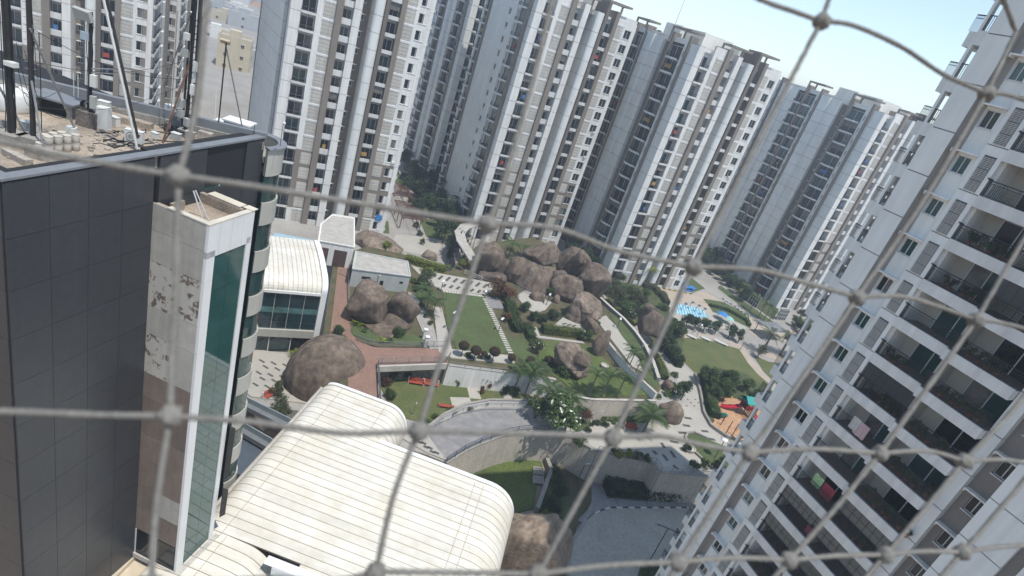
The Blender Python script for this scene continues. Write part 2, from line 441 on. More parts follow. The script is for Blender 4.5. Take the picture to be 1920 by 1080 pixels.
def roof_parts(root, nf, z0, W, D, seed):
    rnd = random.Random(seed); zt = z0 + nf * FH
    b = MB(); b.box(1.2, W - .3, 4.0, D - .2, z0, zt + .05, 0); b.obj('core_wall', [WHITE], root)
    b = MB(); b.box(.4, W - .4, .9, D, zt + .06, zt + .35, 0); b.obj('roof_slab', [CONCP], root)
    b = MB()                                                     # parapet
    b.box(4.2, 7.28, .05, .3, zt + .36, zt + 1.9); b.box(W - 5, W - .2, .05, .3, zt + .36, zt + 1.7); b.box(W - .3, W - .05, .3, D, zt + .36, zt + 1.5)
    b.box(.1, .35, 3.7, D, zt + .36, zt + 1.4); b.obj('parapet', [WHITE], root)
    # portal frames over the balcony columns
    def frame(x0, x1, y0, y1, h, w=.34):
        f = MB()
        for x in (x0, x1 - w): f.box(x, x + w, y1 - w, y1, zt + .36, zt + h)
        f.box(x0, x1, y0, y0 + w, zt + h, zt + h + .4); f.box(x0, x1, y1 - w, y1, zt + h + .001, zt + h + .4)
        f.box(x0, x0 + w, y0 + w, y1 - w, zt + h, zt + h + .399); f.box(x1 - w, x1, y0 + w, y1 - w, zt + h, zt + h + .399)
        f.obj('roof_frame', [TAUPE], root)
    frame(15.4, 21.2, -.75, 3.2, 3.4); frame(7.4, 13.4, -.5, 2.5, 2.8)
    frame(-1.2, 2.6, 3.0, 9.6, 2.9); frame(-1.0, 2.2, 19.0, 24.4, 2.9)
    b = MB(); b.box(4.5, 12.5, 5.5, 12.5, zt + .36, zt + 3.9); b.box(9, 19, 14, 23, zt + .36, zt + 3.3)
    b.box(14, 19, 4.2, 9, zt + .36, zt + 3.4); b.box(2.5, 5.5, 11.5, 17.5, zt + .36, zt + 3.9)
    b.obj('lift_room', [mat('cream_paint', (.84, .82, .75), .85, .06, .3, streak=.12)], root)
    for i in range(3):
        me = cached('tank', lambda: tank_mesh())
        put('water_tank', me, root, (rnd.uniform(6, 18), rnd.uniform(24, 27), zt + .36))
def tank_mesh():
    b = MB(); b.lathe([(.0, 0), (.9, 0), (.95, 1.4), (.5, 1.7), (.3, 1.8)], 12); return b.mesh('water_tank', DARKM, True)
def tower(label, L, nf=18, z0=0.0, brown=(2, 6), side='a', right=None, W=24.2, D=30, seed=1, group='apartment towers of the estate'):
    random.seed(seed)
    root = thing('apartment_tower', label, 'apartment tower', (L[0], L[1], 0), R(30), group)
    end_facade(root, nf, z0, brown, W)
    if side: side_facade(root, nf, z0, side)
    if right: right_facade(root, nf, z0, W, right)
    roof_parts(root, nf, z0, W, D, seed)
    return root
P2 = at(713, 437); P3 = at(1042, 470); P4 = at(1265, 541)
L2 = P2 - U * 23.6; L3 = P3 - U * 24.4; L4 = P4 - U * 22.6; L5 = at(1463, 583) + V * 1.9 + U * .2
T2 = tower('apartment tower behind the white clubhouse roofs, blue sheet in a low window', L2, 19, 0, (1, 5), None, 'plain', seed=2)
T3 = tower('apartment tower rising behind the pile of boulders, its long grey side dotted with small windows', L3, 18, 0, (2, 6), 'b', seed=3)
T4 = tower('apartment tower standing straight behind the blue water play pool', L4, 18, 0, (2, 6), 'a', seed=4, D=48)
T5 = tower('apartment tower beside the date palms, cut off by the close tower with open balconies', L5, 18, 0, (3, 7), 'a', seed=5, D=48)
T7 = tower('shaded apartment tower deep in the gap above the dark trees', L3 + V * 36 - U * 1.0, 18, 0, (2, 6), 'a', seed=6, D=48)
# left neighbour behind the antenna roof
P0 = Vector((-85.4, 111.7, 0))
T0 = tower('apartment tower seen behind the antenna masts of the office roof', P0 + U * 4.5 - U * 24.2, 20, 0, (0, 6), None, 'balc', seed=8)
T1 = tower('apartment tower peeping out beyond the masts, beside the cream block of flats', P0 + V * 38 + U * 6.5 - U * 24.2, 20, 0, (0, 6), None, 'balc', seed=9)
# wing on the left of T2: one long grey wall, leaning out, and the slot of small windows before it
random.seed(12)
w0 = Vector((0, 0)); wing = MB()
f = Facade(T2, -.012, .012, R(-90), 19, 0, (99, 99))
f.solid(-1.6, -.3, .05, 1, blocks=True); f.windows(-6.0, -1.6, -4.3, -2.9, .9, 2.2, hood=True, out=-.9, mi=3)
f.done()
fw = Facade(T2, -.6, 6.0, R(-90 + 7.5), 19, 0, (99, 99))
fw.solid(-22, 0, 0, 1, blocks=True, inner=.6); fw.fin(-22.5, -22, .1, 3); fw.done()
# antenna rod on the roof of T4
b = MB(); b.tube([(0, 0, 0), (0, 0, 9)], .06, 5, r1=.02); b.obj('lightning_rod', [METALG], T4, loc=(3, 15, 54 + 4))
# ================================================================ the close tower with open balconies (right)
random.seed(31)
P6 = Vector((24.9, 42.2, 0))
T6 = thing('apartment_tower', 'close apartment tower with open balconies full of plants, filling one side of the view', 'apartment tower', P6, R(30), None)
Z6 = -5.4; N6 = 23
class F6(Facade):
    def base_mat(s, k): return 0
f = F6(T6, 0, 0, R(-90), N6, Z6, (99, 99)); f.inner = 2.2
S = lambda a, b: (-b, -a)
CREAMIN = mat('cream_balcony_wall', (.55, .51, .44), .9, .07, .6)
MATS6 = [COOLW, COOLW, mat('grey_taupe_paint', (.33, .305, .275), .85, .06, .3, streak=.1), mat('brown_grey_paint', (.25, .225, .20), .85, .06, .3, streak=.1), SLABW, CREAMIN]
def slot_rail():
    b = MB(); b.box(-.35, .35, -.03, .03, .9, .96)
    for i in range(6): b.box(-.33 + i * .13, -.30 + i * .13, -.015, .015, 0, .9)
    return b.mesh('railing', RAIL)
def end_rail():
    b = MB(); b.box(-.42, .42, -.03, .03, .98, 1.05); b.box(-.42, .42, -.02, .02, .8, .84)
    for i in range(8): b.box(-.42 + i * .115, -.395 + i * .115, -.015, .015, 0, .98)
    return b.mesh('railing', RAIL)
# pilaster with a groove at every floor, its brown reveal, slot balconies beyond it
f.solid(*S(.97, 2.6), .6, 0, blocks=True)
f.mb.box(*S(.42, .96), -.0, 2.1, Z6, Z6 + N6 * FH, 2); f.mb.box(*S(.955, .969), -.59, 0, Z6, Z6 + N6 * FH, 2)
for k in range(N6):
    z = Z6 + k * FH
    f.mb.box(*S(2.6, 3.5), -.25, .5, z - .75, z + .12, 0); f.mb.box(*S(3.3, 3.5), -.25, .1, z + .12, z + 2.25, 0)
    f.mb.box(*S(2.6, 3.3), .9, 1.1, z + .12, z + 2.25, 3)
    f.mb.box(*S(3.5, 4.35), .35, 1.9, z - .85, z + .1, 0)
    me = cached('slotrail', lambda: slot_rail()); f.put('railing', me, -2.95, .18, z + .12)
    me2 = cached('endrail', lambda: end_rail()); f.put('railing', me2, -4.05, -.4, z + .1)
# window column under its hoods
def win6(w, h, v):
    b = MB(); d = .16; t = .06
    for z0, z1 in ((0, t), (h - t, h)): b.box(-w / 2, w / 2, d, d + .06, z0, z1, 0)
    for x in (-w / 2, w / 2 - t, -t / 2): b.box(x, x + t, d + .004, d + .056, t, h - t, 0)
    b.box(-w / 2 + .02, w / 2 - .02, d + .03, d + .05, .02, h - .02, 1 if v else 2)
    if v == 2: b.box(.05, w / 2 - .08, d + .018, d + .026, .08, h - .08, 3)
    b.box(-w / 2 - .05, w / 2 + .05, -.06, .15, -.07, -.002, 4)
    return b.mesh('window', [FRAMEW, GLASS, GLASSG, CURT, SLABW])
def hood6():
    b = MB()
    b.prism([(-.85, .05), (-.85, -.5), (.85, -.5), (.85, .05)], 0, .1)
    b.box(-.85, -.75, -.5, .05, -.14, -.002); return b.mesh('hood', WHITE)
pan_h = 2.28
def pan6():
    b = MB(); b.box(-.37, .37, -.012, .05, 0, pan_h, 1)
    n = 24
    for i in range(n):
        z0 = pan_h * i / n
        for j in range(3):
            if (i % 8) == 7: continue
            b.box(-.36 + j * .245, -.14 + j * .245, -.05, -.013, z0 + .012, z0 + .07)
    b.box(-.38, .38, -.04, -.011, pan_h * .333 - .05, pan_h * .333 - .02, 0); b.box(-.38, .38, -.04, -.011, pan_h * .667 - .05, pan_h * .667 - .02, 0)
    return b.mesh('panel', [mat('grey_pierced_block', (.47, .46, .43), .9, .1, 3), mat('shadow_gap', (.12, .115, .11), .9, .1, 3)])
f.windows(*S(-.95, .42), *S(-.56, .38), .72, 1.86, mi=0)
for o in [c for c in T6.children if c.name.startswith('window')]: o.data = cached(('w6', (v6 := random.choice((0, 0, 1, 2)))), lambda: win6(.94, 1.14, v6))
for k in range(N6):
    z = Z6 + k * FH
    f.put('hood', cached('hood6', hood6), .12, 0, z + 2.04)
    f.mb.box(*S(-.94, .41), -.012, 0, z - .34, z + .0, 0)
    f.mb.box(*S(-2.28, -.95), -.25, 2.0, z - .02, z + FH - .09, 0); f.mb.box(*S(-2.26, -.97), -.2, 2.0, z + FH - .09, z + FH - .02, 3)
    f.put('panel', cached('pan6', pan6), 1.62, .26, z + .04)
    f.mb.box(*S(-2.5, -2.28), .1, 2.0, z - .02, z + FH - .02, 0)
# two bays of balconies
def slab6(w, proj):
    b = MB(); b.box(-w / 2, w / 2, -proj, 1.9, -.75, -.1, 0); b.box(-w / 2 + .002, w / 2 - .002, -proj + .002, -proj + .22, -.1, 0, 0)
    b.box(-w / 2 + .004, w / 2 - .004, -proj + .221, 1.9, -.1, -.06, 1)
    return b.mesh('balcony', [SLABW, mat('balcony_floor_tile', (.17, .15, .135), .6, .1, 2)])
def rail6(w, proj, ret):
    b = MB(); y = -proj + .1
    b.tube([(-w / 2, y, 1.02), (w / 2, y, 1.02)], .035, 5); b.box(-w / 2, w / 2, y - .012, y + .012, .84, .87); b.box(-w / 2, w / 2, y - .012, y + .012, .08, .11)
    n = int(w / .115)
    for i in range(n + 1):
        x = -w / 2 + w * i / n; b.box(x - .011, x + .011, y - .011, y + .011, 0, .86 if i % 8 else 1.0)
    if ret:
        b.tube([(-w / 2, y, 1.02), (-w / 2, .4, 1.02)], .035, 5)
        for i in range(5): b.box(-w / 2 - .011, -w / 2 + .011, y + .1 + i * .1, y + .122 + i * .1, 0, 1.0)
        b.tube([(-w / 2 - .12, y - .1, 1.1), (-w / 2 + .15, y + .05, 1.06)], .05, 5)
    return b.mesh('railing', RAIL)
def door6(w, v):
    b = MB(); y = 1.72; h = 2.15; x0 = -w * .2; x1 = w / 2 - .25
    b.box(x0, x1, y, y + .04, -.05, h, 1 if v % 2 else 2)
    for x in (x0, (x0 + x1) / 2 - .04, x1 - .07): b.box(x, x + .07, y - .04, y - .001, -.05, h, 0)
    b.box(x0, x1, y - .045, y - .002, h - .07, h, 0)
    if v == 2: b.box(x0 + .1, (x0 + x1) / 2 - .06, y - .012, y - .003, .1, h - .1, 3)
    return b.mesh('glass_door', [FRAMEW, GLASS, GLASSG, CURT])
def screen6(w, proj):
    b = MB(); y = -proj + .16; n = 7
    for i in range(n + 1): x = -w / 2 + .03 + (w - .06) * i / n; b.box(x - .02, x + .02, y, y + .04, 0, 2.24, 0)
    for z in (1.05, 1.6, 2.2): b.box(-w / 2, w / 2, y + .002, y + .038, z, z + .035, 0)
    b.box(-w / 2, w / 2, y + .015, y + .025, 1.08, 2.2, 1)
    return b.mesh('glass_screen', [DARKM, mat('tinted_screen_glass', (.05, .06, .062), .12, .1, .5, spec=.6)])
bays = [(-6.12, -2.32, .35), (-10.35, -6.14, .8)]
ENCL = {(9, 0), (9, 1), (8, 0), (8, 1), (13, 0), (7, 1), (6, 1), (10, 1), (16, 1)}
for k in range(N6):
    z = Z6 + k * FH
    for bi, (s0, s1, pj) in enumerate(bays):
        w = s1 - s0; x = -(s0 + s1) / 2
        if bi == 1:
            b_me = cached('slab6b', lambda: slab6(w, pj))
        else: b_me = cached('slab6a', lambda: slab6(w, pj))
        b = f.put('balcony', b_me, x, 0, z)
        f.put('railing', cached(('rail6', bi), lambda: rail6(w - .06, pj, bi == 0 or True)), 0, 0, 0, b)
        v = random.randint(0, 3); f.put('glass_door', cached(('door6', bi, v), lambda: door6(w, v)), 0, 0, 0, b)
        if (k, bi) in ENCL: f.put('glass_screen', cached(('scr6', bi), lambda: screen6(w - .1, pj)), 0, 0, 0, b)
f.mb.box(*S(-10.4, -2.3), 1.78, 2.2, Z6, Z6 + N6 * FH, 5)
for k in range(N6): f.mb.box(*S(-6.2, -6.05), -.1, 1.77, Z6 + k * FH + .0, Z6 + k * FH + 2.25, 5)
# beyond the balconies: grey strip, brown wall with hooded windows, second pilaster
f.solid(*S(-11.15, -10.4), .1, 0, blocks=True)
f.windows(*S(-12.75, -11.15), *S(-12.55, -11.65), .72, 1.86, mi=3, out=-.5)
for o in [c for c in T6.children if c.name.startswith('window') and c.data.name.startswith('window') and abs(c.location.y + 12.1) < .2]: o.data = cached(('w6', 1), lambda: win6(.9, 1.14, 1))
for k in range(N6): f.put('hood', cached('hood6', hood6), 12.05, -.5, Z6 + k * FH + 2.04)
f.solid(*S(-15.2, -12.75), .9, 0, blocks=True); f.solid(*S(-15.9, -15.2), .5, 3); f.solid(*S(-24, -15.9), .9, 0, blocks=True)
w6 = f.mb.obj('wall', MATS6, T6, loc=f.loc(0, 0, 0), rz=f.rz)
b = MB(); b.box(2.25, 30, -24, 2.4, Z6, Z6 + N6 * FH, 0); b.box(1.2, 30, 2.41, 3.4, Z6, Z6 + N6 * FH, 0); b.obj('core_wall', [COOLW], T6)

# ================================================================ dark office block (left) and what stands on its roof
OA = Vector((-20.8, 20.7, 0)); OC = Vector((-18.4, 37.3, 0)); od = (OC - OA).normalized(); on = Vector((od.y, -od.x, 0))   # on: outward (towards the roofs)
ZR = 37.2; ZP = 38.0; GND = -5.5
DPAN = mat('dark_polished_cladding', (.046, .049, .054), .36, .12, 2.0, spec=.5, objvar=.07, streak=.12)
GAPB = mat('black_joint', (.018, .018, .019), .8, .1)
STONE = mat('grey_stone_cladding', (.50, .475, .42), .8, .1, 1.2, streak=.22, objvar=.10)
STONEB = mat('brown_cladding', (.235, .185, .15), .75, .12, 1.2, streak=.2, objvar=.12)  # browner tone for the lower rows of the shaft side
PEEL = mat('peeling_cladding', (.50, .475, .42), .85, .1, 1.7, col2=(.16, .12, .095), streak=.15, ramp=(.43, .47))
OFF = thing('office_block', 'dark clad office block with antenna masts standing on its flat roof', 'office block', OA, math.atan2(od.y, od.x), None)
# local frame: x along the dark wall (away from the camera), -y outward
b = MB()
b.box(0, 7.6, .06, 1.0, GND, ZP - .05, 0); b.box(7.9, 16.4, .06, 1.2, GND, ZP - .05, 0)
b.box(.06, 1.0, 1.0, 40, GND, ZP - .05, 0)
b.box(1.0, 16.5, 1.2, 40, GND, ZR - .5, 0); b.obj('wall', [GAPB], OFF)
def dpan(w, h):
    bb = MB(); bb.box(0, w, -.05, .05, 0, h); return bb.mesh('cladding_panel', DPAN)
def place_off(name, me, x, y, z, rz=0.0): return put(name, me, OFF, (x, y, z), rz)
rows = 17; rh = (ZP - .12 - GND) / rows
for i in range(4):
    for r_ in range(rows):
        place_off('cladding_panel', cached(('dp', 1), lambda: dpan(1.875, rh - .02)), .02 + i * 1.895, .0, GND + r_ * rh)
for i in range(5):
    for r_ in range(rows):
        zz = GND + r_ * rh
        if 33.0 < zz < 35.5 and i in (2, 3): continue
        place_off('cladding_panel', cached(('dp', 3), lambda: dpan(1.677, rh - .02)), 7.95 + i * 1.695, .0, zz)
for i in range(12):
    for r_ in range(rows): place_off('cladding_panel', cached(('dp', 2), lambda: dpan(1.95, rh - .02)), .0, .05 + (i + 1) * 1.985, GND + r_ * rh, R(-90))
b = MB(); b.box(11.4, 14.6, .03, .055, 32.8, 35.4, 0); b.obj('strip_window', [GLASSG], OFF)
for x in (12.6, 13.8): b = MB(); b.box(x, x + .06, -.02, .1, 32.8, 35.4); b.obj('mullion', [FRAMEW], OFF)
# roof deck and parapets
rb = [(-17.9, 37.9), (-18.65, 36.9)]
Bk0 = at(500, 257, ZP); Bk1 = at(190, 183, ZP); bd = (Bk1 - Bk0).normalized()
loc2 = lambda p: (Vector((p[0], p[1], 0)) - OA).dot(od), (lambda p: -(Vector((p[0], p[1], 0)) - OA).dot(on))
def L2o(p):
    q = Vector((p[0], p[1], 0)) - OA; return (q.dot(od), -q.dot(on))
bk0 = L2o(Bk0); bk1 = L2o(Bk0 + bd * 30)
b = MB(); b.prism([(.3, .3), (16.6, .6), (bk0[0], bk0[1] + .1), bk1, (.3, 38)], ZR - .4, ZR, 0); b.obj('roof_deck', [DIRTC], OFF)
CAP = mat('grey_metal_coping', (.20, .21, .22), .45, .1, 1.5, spec=.5)
b = MB(); b.box(-.08, 7.62, -.1, .45, ZP - .049, ZP + .06, 0); b.box(7.63, 16.47, -.11, .45, ZP - .048, ZP + .061, 0); b.box(-.06, .5, .46, 38, ZP - .047, ZP + .062, 0)
b.obox(bk0, bk1, .35, ZP - .3, ZP + .25, 0, .5); b.obj('coping', [CAP], OFF)
b = MB(); b.box(.1, 7.6, .3, .6, ZR, ZP - .05, 0); b.box(7.6, 16.4, .1, .6, ZR, ZP - .05, 0)
p0 = (bk0[0] - .8, bk0[1] + .6); b.obox((bk0[0] - .2, bk0[1]), (bk1[0] - .2, bk1[1]), .3, ZR, ZP - .3, 0, .5)
b.obox((bk0[0] - 1.3, bk0[1] + 2.5), (bk1[0] - 1.3, bk1[1]), .4, ZR, ZR + .45, 0, .5)
b.obj('parapet', [CONC], OFF)
# rounded corner of banded glass
cc = (17.3, 1.4); RC = 2.0
def arc(r, a0=-2.02, a1=1.75, n=18): return [(cc[0] + r * math.cos(a0 + (a1 - a0) * i / n), cc[1] + r * math.sin(a0 + (a1 - a0) * i / n)) for i in range(n + 1)]
def band(r0, r1, z0, z1, m_, nm):
    bb = MB(); a = arc(r1); c = arc(r0)
    bb.prism(a + c[::-1], z0, z1); return bb.obj(nm, [m_], OFF)
BANDM = mat('beige_metal_band', (.46, .45, .40), .6, .06, .6, streak=.08)
ztop = 37.2
band(.01, RC - .12, GND, 35.4, mat('corner_glass', (.02, .055, .05), .05, .15, .4, spec=.8), 'curved_glass')
band(RC - .45, RC + .12, ztop + .001, ztop + .14, CAP, 'corner_coping'); band(RC - .3, RC, 35.4, ztop, BANDM, 'spandrel')
for i in range(1, 12):
    zt_ = 33.47 - (i - 1) * 3.75
    if zt_ < GND + 2: break
    n = 5
    for j in range(n):
        a0 = -2.02 + 3.77 * j / n + .012; a1 = -2.02 + 3.77 * (j + 1) / n - .012
        bb = MB(); bb.prism(arc(RC, a0, a1, 5) + arc(RC - .11, a0, a1, 5)[::-1], zt_ - 1.7, zt_); bb.obj('spandrel', [BANDM], OFF)
bb = MB(); bb.prism(arc(RC - .46), 36.2, 36.5); bb.obj('corner_deck', [CONC], OFF)

# projecting lift shaft: stone sides, glazed front
zt = 35.34; p1 = L2o((-19.71, 28.26)); W1 = 3.48; D1 = 3.66
q0 = Vector((p1[0], p1[1])); xs = Vector((p1[0], .4)); 
sx, sy = q0.x, -3.52       # near face at x = sx; the front is the plane y = sy
SH = thing('glazed_shaft', 'slim glazed shaft with peeling stone side, built against the dark office wall', 'glass shaft', OFF.matrix_basis @ Vector((sx, sy, 0)) if False else OA + od * sx + on * 3.52, math.atan2(od.y, od.x), None)
# shaft frame: x along the wall (0..D1), y 0 at the front going in to W1
b = MB(); b.box(.06, D1 - .02, .1, W1 + .3, 8, zt - .75, 0); b.obj('core', [GAPB], SH)
srows = [8.0, 10.4, 12.6, 14.7, 17.2, 19.3, 22.2, 24.1, 27.0, 28.9, 31.85, 33.75, zt]
for r_ in range(1, len(srows) - 1):
    z0, z1 = srows[r_], srows[r_ + 1]
    for c_ in range(2):
        y0 = .02 + c_ * 1.76; y1 = y0 + 1.735
        bb = MB(); bb.box(0, .07, y0, y1, z0 + .012, z1 - .012)
        if z0 >= 28.8 and z0 < 31.8: mm = PEEL
        elif z0 > 24: mm = PEEL if (z0 < 27 and c_ == 1) else STONE
        elif r_ == 2 and c_ == 0: mm = STONE
        else: mm = STONEB
        bb.obj('stone_panel', [mm], SH)
bb = MB(); bb.box(.01, .05, .2, 3.4, 8.0, 10.3); bb.obj('low_window', [GLASS], SH)
for y in (.02, 1.72, 3.4): bb = MB(); bb.box(-.02, .06, y, y + .1, 7.9, 10.38); bb.obj('window_post', [FRAMEW], SH)
SHW = mat('white_metal_cladding', (.78, .78, .76), .5, .04, .5, streak=.08)
for r_ in range(len(srows) - 2):                                 # white frame of the glazed front, in lengths
    z0, z1 = srows[r_], srows[r_ + 1]
    for x0, x1 in ((-.01, .62), (D1 - .45, D1)):
        bb = MB(); bb.box(x0, x1, -.06, .12, z0 + .01, z1 - .01); bb.obj('frame_panel', [SHW], SH)
for i in range(4):
    x0 = -.01 + i * (D1 + .01) / 4
    bb = MB(); bb.box(x0, x0 + D1 / 4 - .015, -.06, .12, srows[-2] + .002 - .4, zt); bb.obj('frame_panel', [SHW], SH)
GREENG = mat('green_curtain_glass', (.030, .095, .085), .04, .12, .3, spec=.9)
for i in range(2):
    for r_ in range(11):
        z0 = 8.1 + r_ * 2.29
        bb = MB(); x0 = .63 + i * 1.29; bb.box(x0, x0 + 1.27, .0, .04, z0, z0 + 2.265); bb.obj('glass_pane', [GREENG], SH)
bb = MB(); bb.box(-.02, D1, -.07, .28, zt, zt + .07); bb.box(-.02, .3, .29, W1 - .9, zt, zt + .07); bb.obj('coping', [mat('cream_coping', (.62, .57, .48), .8, .1, 1)], SH)
bb = MB(); bb.box(.1, D1 - .1, .15, W1 + .2, zt - .75, zt - .7); bb.box(D1 - .3, D1 - .05, .3, W1, zt - .7, zt - .1); bb.box(.1, .35, .3, W1, zt - .7, zt - .06); bb.box(.9, 1.8, W1 - .4, W1 - .2, zt - .7, zt - .15); bb.obj('roof_well', [DIRTC], SH)
bb = MB(); bb.box(D1 - .25, D1 + .35, .8, 3.0, zt - .05, zt + .01); bb.box(D1 - .3, D1 + .2, -.1, .55, zt + .08, zt + .12); bb.obj('loose_sheet', [mat('faded_sheet', (.66, .60, .49), .7, .1, 1)], SH)
bb = MB(); bb.tube([(1.5, 1.6, zt - .7), (1.3, 2.2, zt + .9)], .035, 5); bb.tube([(1.9, 1.6, zt - .7), (1.45, 2.2, zt + .9)], .035, 5); bb.obj('ladder_stub', [FRAMEW], SH)
bb = MB(); bb.box(-.15, D1 + .3, -.45, -.071, 7.6, 8.0); bb.box(-.15, -.03, -.07, 3.6, 7.6, 8.0); bb.obj('base_kerb', [CONCP], SH)
bb = MB(); bb.prism([(D1 + .02, -.4), (D1 + .45, -.55), (D1 + .4, -.1)], 10.2, 12.8); bb.prism([(D1 + .02, -.3), (D1 + .35, -.5), (D1 + .35, 0)], 14.2, 18.8); bb.obj('bent_flashing', [DARKM], SH)
# ================================================================ white vaulted metal roofs
random.seed(41)
ROOFM = mat('white_sheet_roofing', (.76, .735, .67), .55, .04, .35, col2=(.66, .615, .51), spec=.3, objvar=.035, fine=.05, bscale=1.2, streak=.13, aniso=(.10, 1.9, .3))
SEAM = mat('dirty_roof_seam', (.27, .225, .17), .8, .15, 2)
TRIM = mat('white_roof_trim', (.82, .82, .80), .5, .04, .5)
def profile(w, rl, hl, rr, hr, top, crown=.0):
    """section of a vaulted roof from eave to eave"""
    pts = []
    for i in range(9):
        t = math.pi / 2 * i / 8; pts.append((rl * (1 - math.cos(t)), top - hl * (1 - math.sin(t))))
    for i in range(1, 8):
        x = rl + (w - rl - rr) * i / 8; pts.append((x, top + crown * math.sin(math.pi * i / 8)))
    for i in range(13):
        t = math.pi / 2 * i / 12; pts.append((w - rr + rr * math.sin(t), top - hr * (1 - math.cos(t))))
    return pts
def strip(prof, w, thick=.05, rib=True):
    b = MB(); k = len(prof)
    for i in range(k - 1):
        (x0, z0), (x1, z1) = prof[i], prof[i + 1]
        b.quad([(x0, 0, z0), (x0, w, z0), (x1, w, z1), (x1, 0, z1)][::-1], 0)
    for i in range(k - 1):                                       # the standing seam
        (x0, z0), (x1, z1) = prof[i], prof[i + 1]
        b.quad([(x0, w, z0), (x1, w, z1), (x1, w, z1 + .06), (x0, w, z0 + .06)], 0); b.quad([(x0, w + .035, z0 - .08), (x0, w + .035, z0 + .06), (x1, w + .035, z1 + .06), (x1, w + .035, z1 - .08)], 0)
        b.quad([(x0, w, z0 + .06), (x1, w, z1 + .06), (x1, w + .035, z1 + .06), (x0, w + .035, z0 + .06)], 1)
        b.quad([(x0, w + .035, z0 - .02), (x1, w + .035, z1 - .02), (x1, w + .085, z1 - .02), (x0, w + .085, z0 - .02)], 1)
    me = b.mesh('roof_panel', [ROOFM, SEAM]); return me
def capping(root, prof, y0, y1, up, segs, i0=0, i1=None):
    """trim over the end of a roof, in lengths that follow the vault"""
    i1 = i1 or len(prof) - 1
    L_ = [0.0]
    for i in range(i0, i1): L_.append(L_[-1] + math.dist(prof[i], prof[i + 1]))
    tot = L_[-1]
    def pos(t):
        t = min(max(t, 0), tot)
        for i in range(len(L_) - 1):
            if t <= L_[i + 1] + 1e-9:
                f = (t - L_[i]) / max(L_[i + 1] - L_[i], 1e-9); a, c = prof[i0 + i], prof[i0 + i + 1]
                return (a[0] + (c[0] - a[0]) * f, a[1] + (c[1] - a[1]) * f)
    for sgm in range(segs):
        t0 = tot * sgm / segs + .012; t1 = tot * (sgm + 1) / segs - .012
        ps = [pos(t0 + (t1 - t0) * j / 4) for j in range(5)]
        b = MB()
        for a, c in zip(ps[:-1], ps[1:]):
            b.quad([(a[0], y0, a[1] + up), (c[0], y0, c[1] + up), (c[0], y1, c[1] + up), (a[0], y1, a[1] + up)])
            b.quad([(a[0], y1, a[1] + up), (c[0], y1, c[1] + up), (c[0], y1, c[1] - .5), (a[0], y1, a[1] - .5)])
            b.quad([(a[0], y0, a[1] - .3), (c[0], y0, c[1] - .3), (c[0], y0, c[1] + up), (a[0], y0, a[1] + up)])
        b.obj('roof_capping', [TRIM], root)
ZW = 8.0
ro = at(415, 925, ZW); aw = R(90 - 2.8)
# local frame of the big roof: y away from the camera, x along the seams
hall = thing('hall_roof', 'broad white sheet metal roof with rounded eaves below the glazed shaft', 'metal roof', (ro.x, ro.y, 0), aw - math.pi / 2)
def L2h(p):
    q = Vector((p[0] - ro.x, p[1] - ro.y)); c, s_ = math.cos(aw - math.pi / 2), math.sin(aw - math.pi / 2)
    return (q.x * c + q.y * s_, -q.x * s_ + q.y * c)
hm0 = L2h(at(686, 823, ZW)); hm1 = L2h(at(925, 908, ZW)); hr = L2h(at(968, 950, ZW - 1)); hn = L2h(at(615, 722, ZW)); hn2 = L2h(at(768, 775, ZW - .5)); hc0 = L2h(at(505, 1048, ZW)); hl2 = L2h(at(600, 735, ZW))
YB = (hm0[1] + hm1[1]) / 2; YF = hc0[1] - 6; YN = (hn[1] + L2h(at(740, 765, ZW))[1]) / 2 ; WM = hr[0] + .2; WN = hn2[0] + .3
PW = .86
prof_m = profile(WM, 1.7, 1.3, 3.4, 3.6, ZW)
me = strip(prof_m, PW - .085); y = YB - PW - .1
y_front = hc0[1]
while y > y_front - 8:
    if y > y_front - .2: put('roof_panel', me, hall, (0, y, 0)); y_full = y
    else:
        if 'cut' not in CACHE:
            k0 = next(i for i, p in enumerate(prof_m) if p[0] > hc0[0] + .3); CACHE['cut'] = strip(prof_m[k0:], PW - .085)
        put('roof_panel', CACHE['cut'], hall, (0, y, 0))
    y -= PW
prof_n = profile(WN, 1.7, 1.3, 2.6, 3.2, ZW)
me = strip(prof_n, PW - .085); y = YB - .1
while y < YN - .5: put('roof_panel', me, hall, (0, y, 0)); y += PW
capping(hall, prof_n, y, y + .42, .12, 9, 4); ncap = y
i0 = next(i for i, p in enumerate(prof_m) if p[0] > WN - 1.6)
capping(hall, prof_m, YB - .12, YB + .38, .10, 9, i0)
def fixing(x, y0, y1):
    b = MB(); n = int((y1 - y0) / .215)
    for i in range(n): b.box(x - .02, x + .02, y0 + i * .215, y0 + i * .215 + .15, -.01, .012)
    return b
def topz(prof, x):
    for a, c in zip(prof[:-1], prof[1:]):
        if a[0] <= x <= c[0] and c[0] > a[0]: return a[1] + (c[1] - a[1]) * (x - a[0]) / (c[0] - a[0])
    return prof[0][1]
for x, y0, y1, pf in ((2.3, y_front, ncap, prof_n), (WN - 2.9, YB + 1, ncap, prof_n), (WM - 4.0, y_front - 6, YB - .3, prof_m), (WM - 4.9, y_front - 6, YB - .3, prof_m)):
    fixing(x, y0, y1).obj('fixing_line', [mat('rusty_screw_line', (.42, .33, .24), .8, .2, 3)], hall, loc=(0, 0, topz(pf, x) + .02))
b = MB()                                                         # gutter along the left eave
b.box(-.28, -.02, y_front - 1, ncap + .4, ZW - 1.42, ZW - 1.2); b.box(-.30, -.26, y_front - 1, ncap + .4, ZW - 1.2, ZW - 1.1); b.obj('gutter', [CONCP], hall)
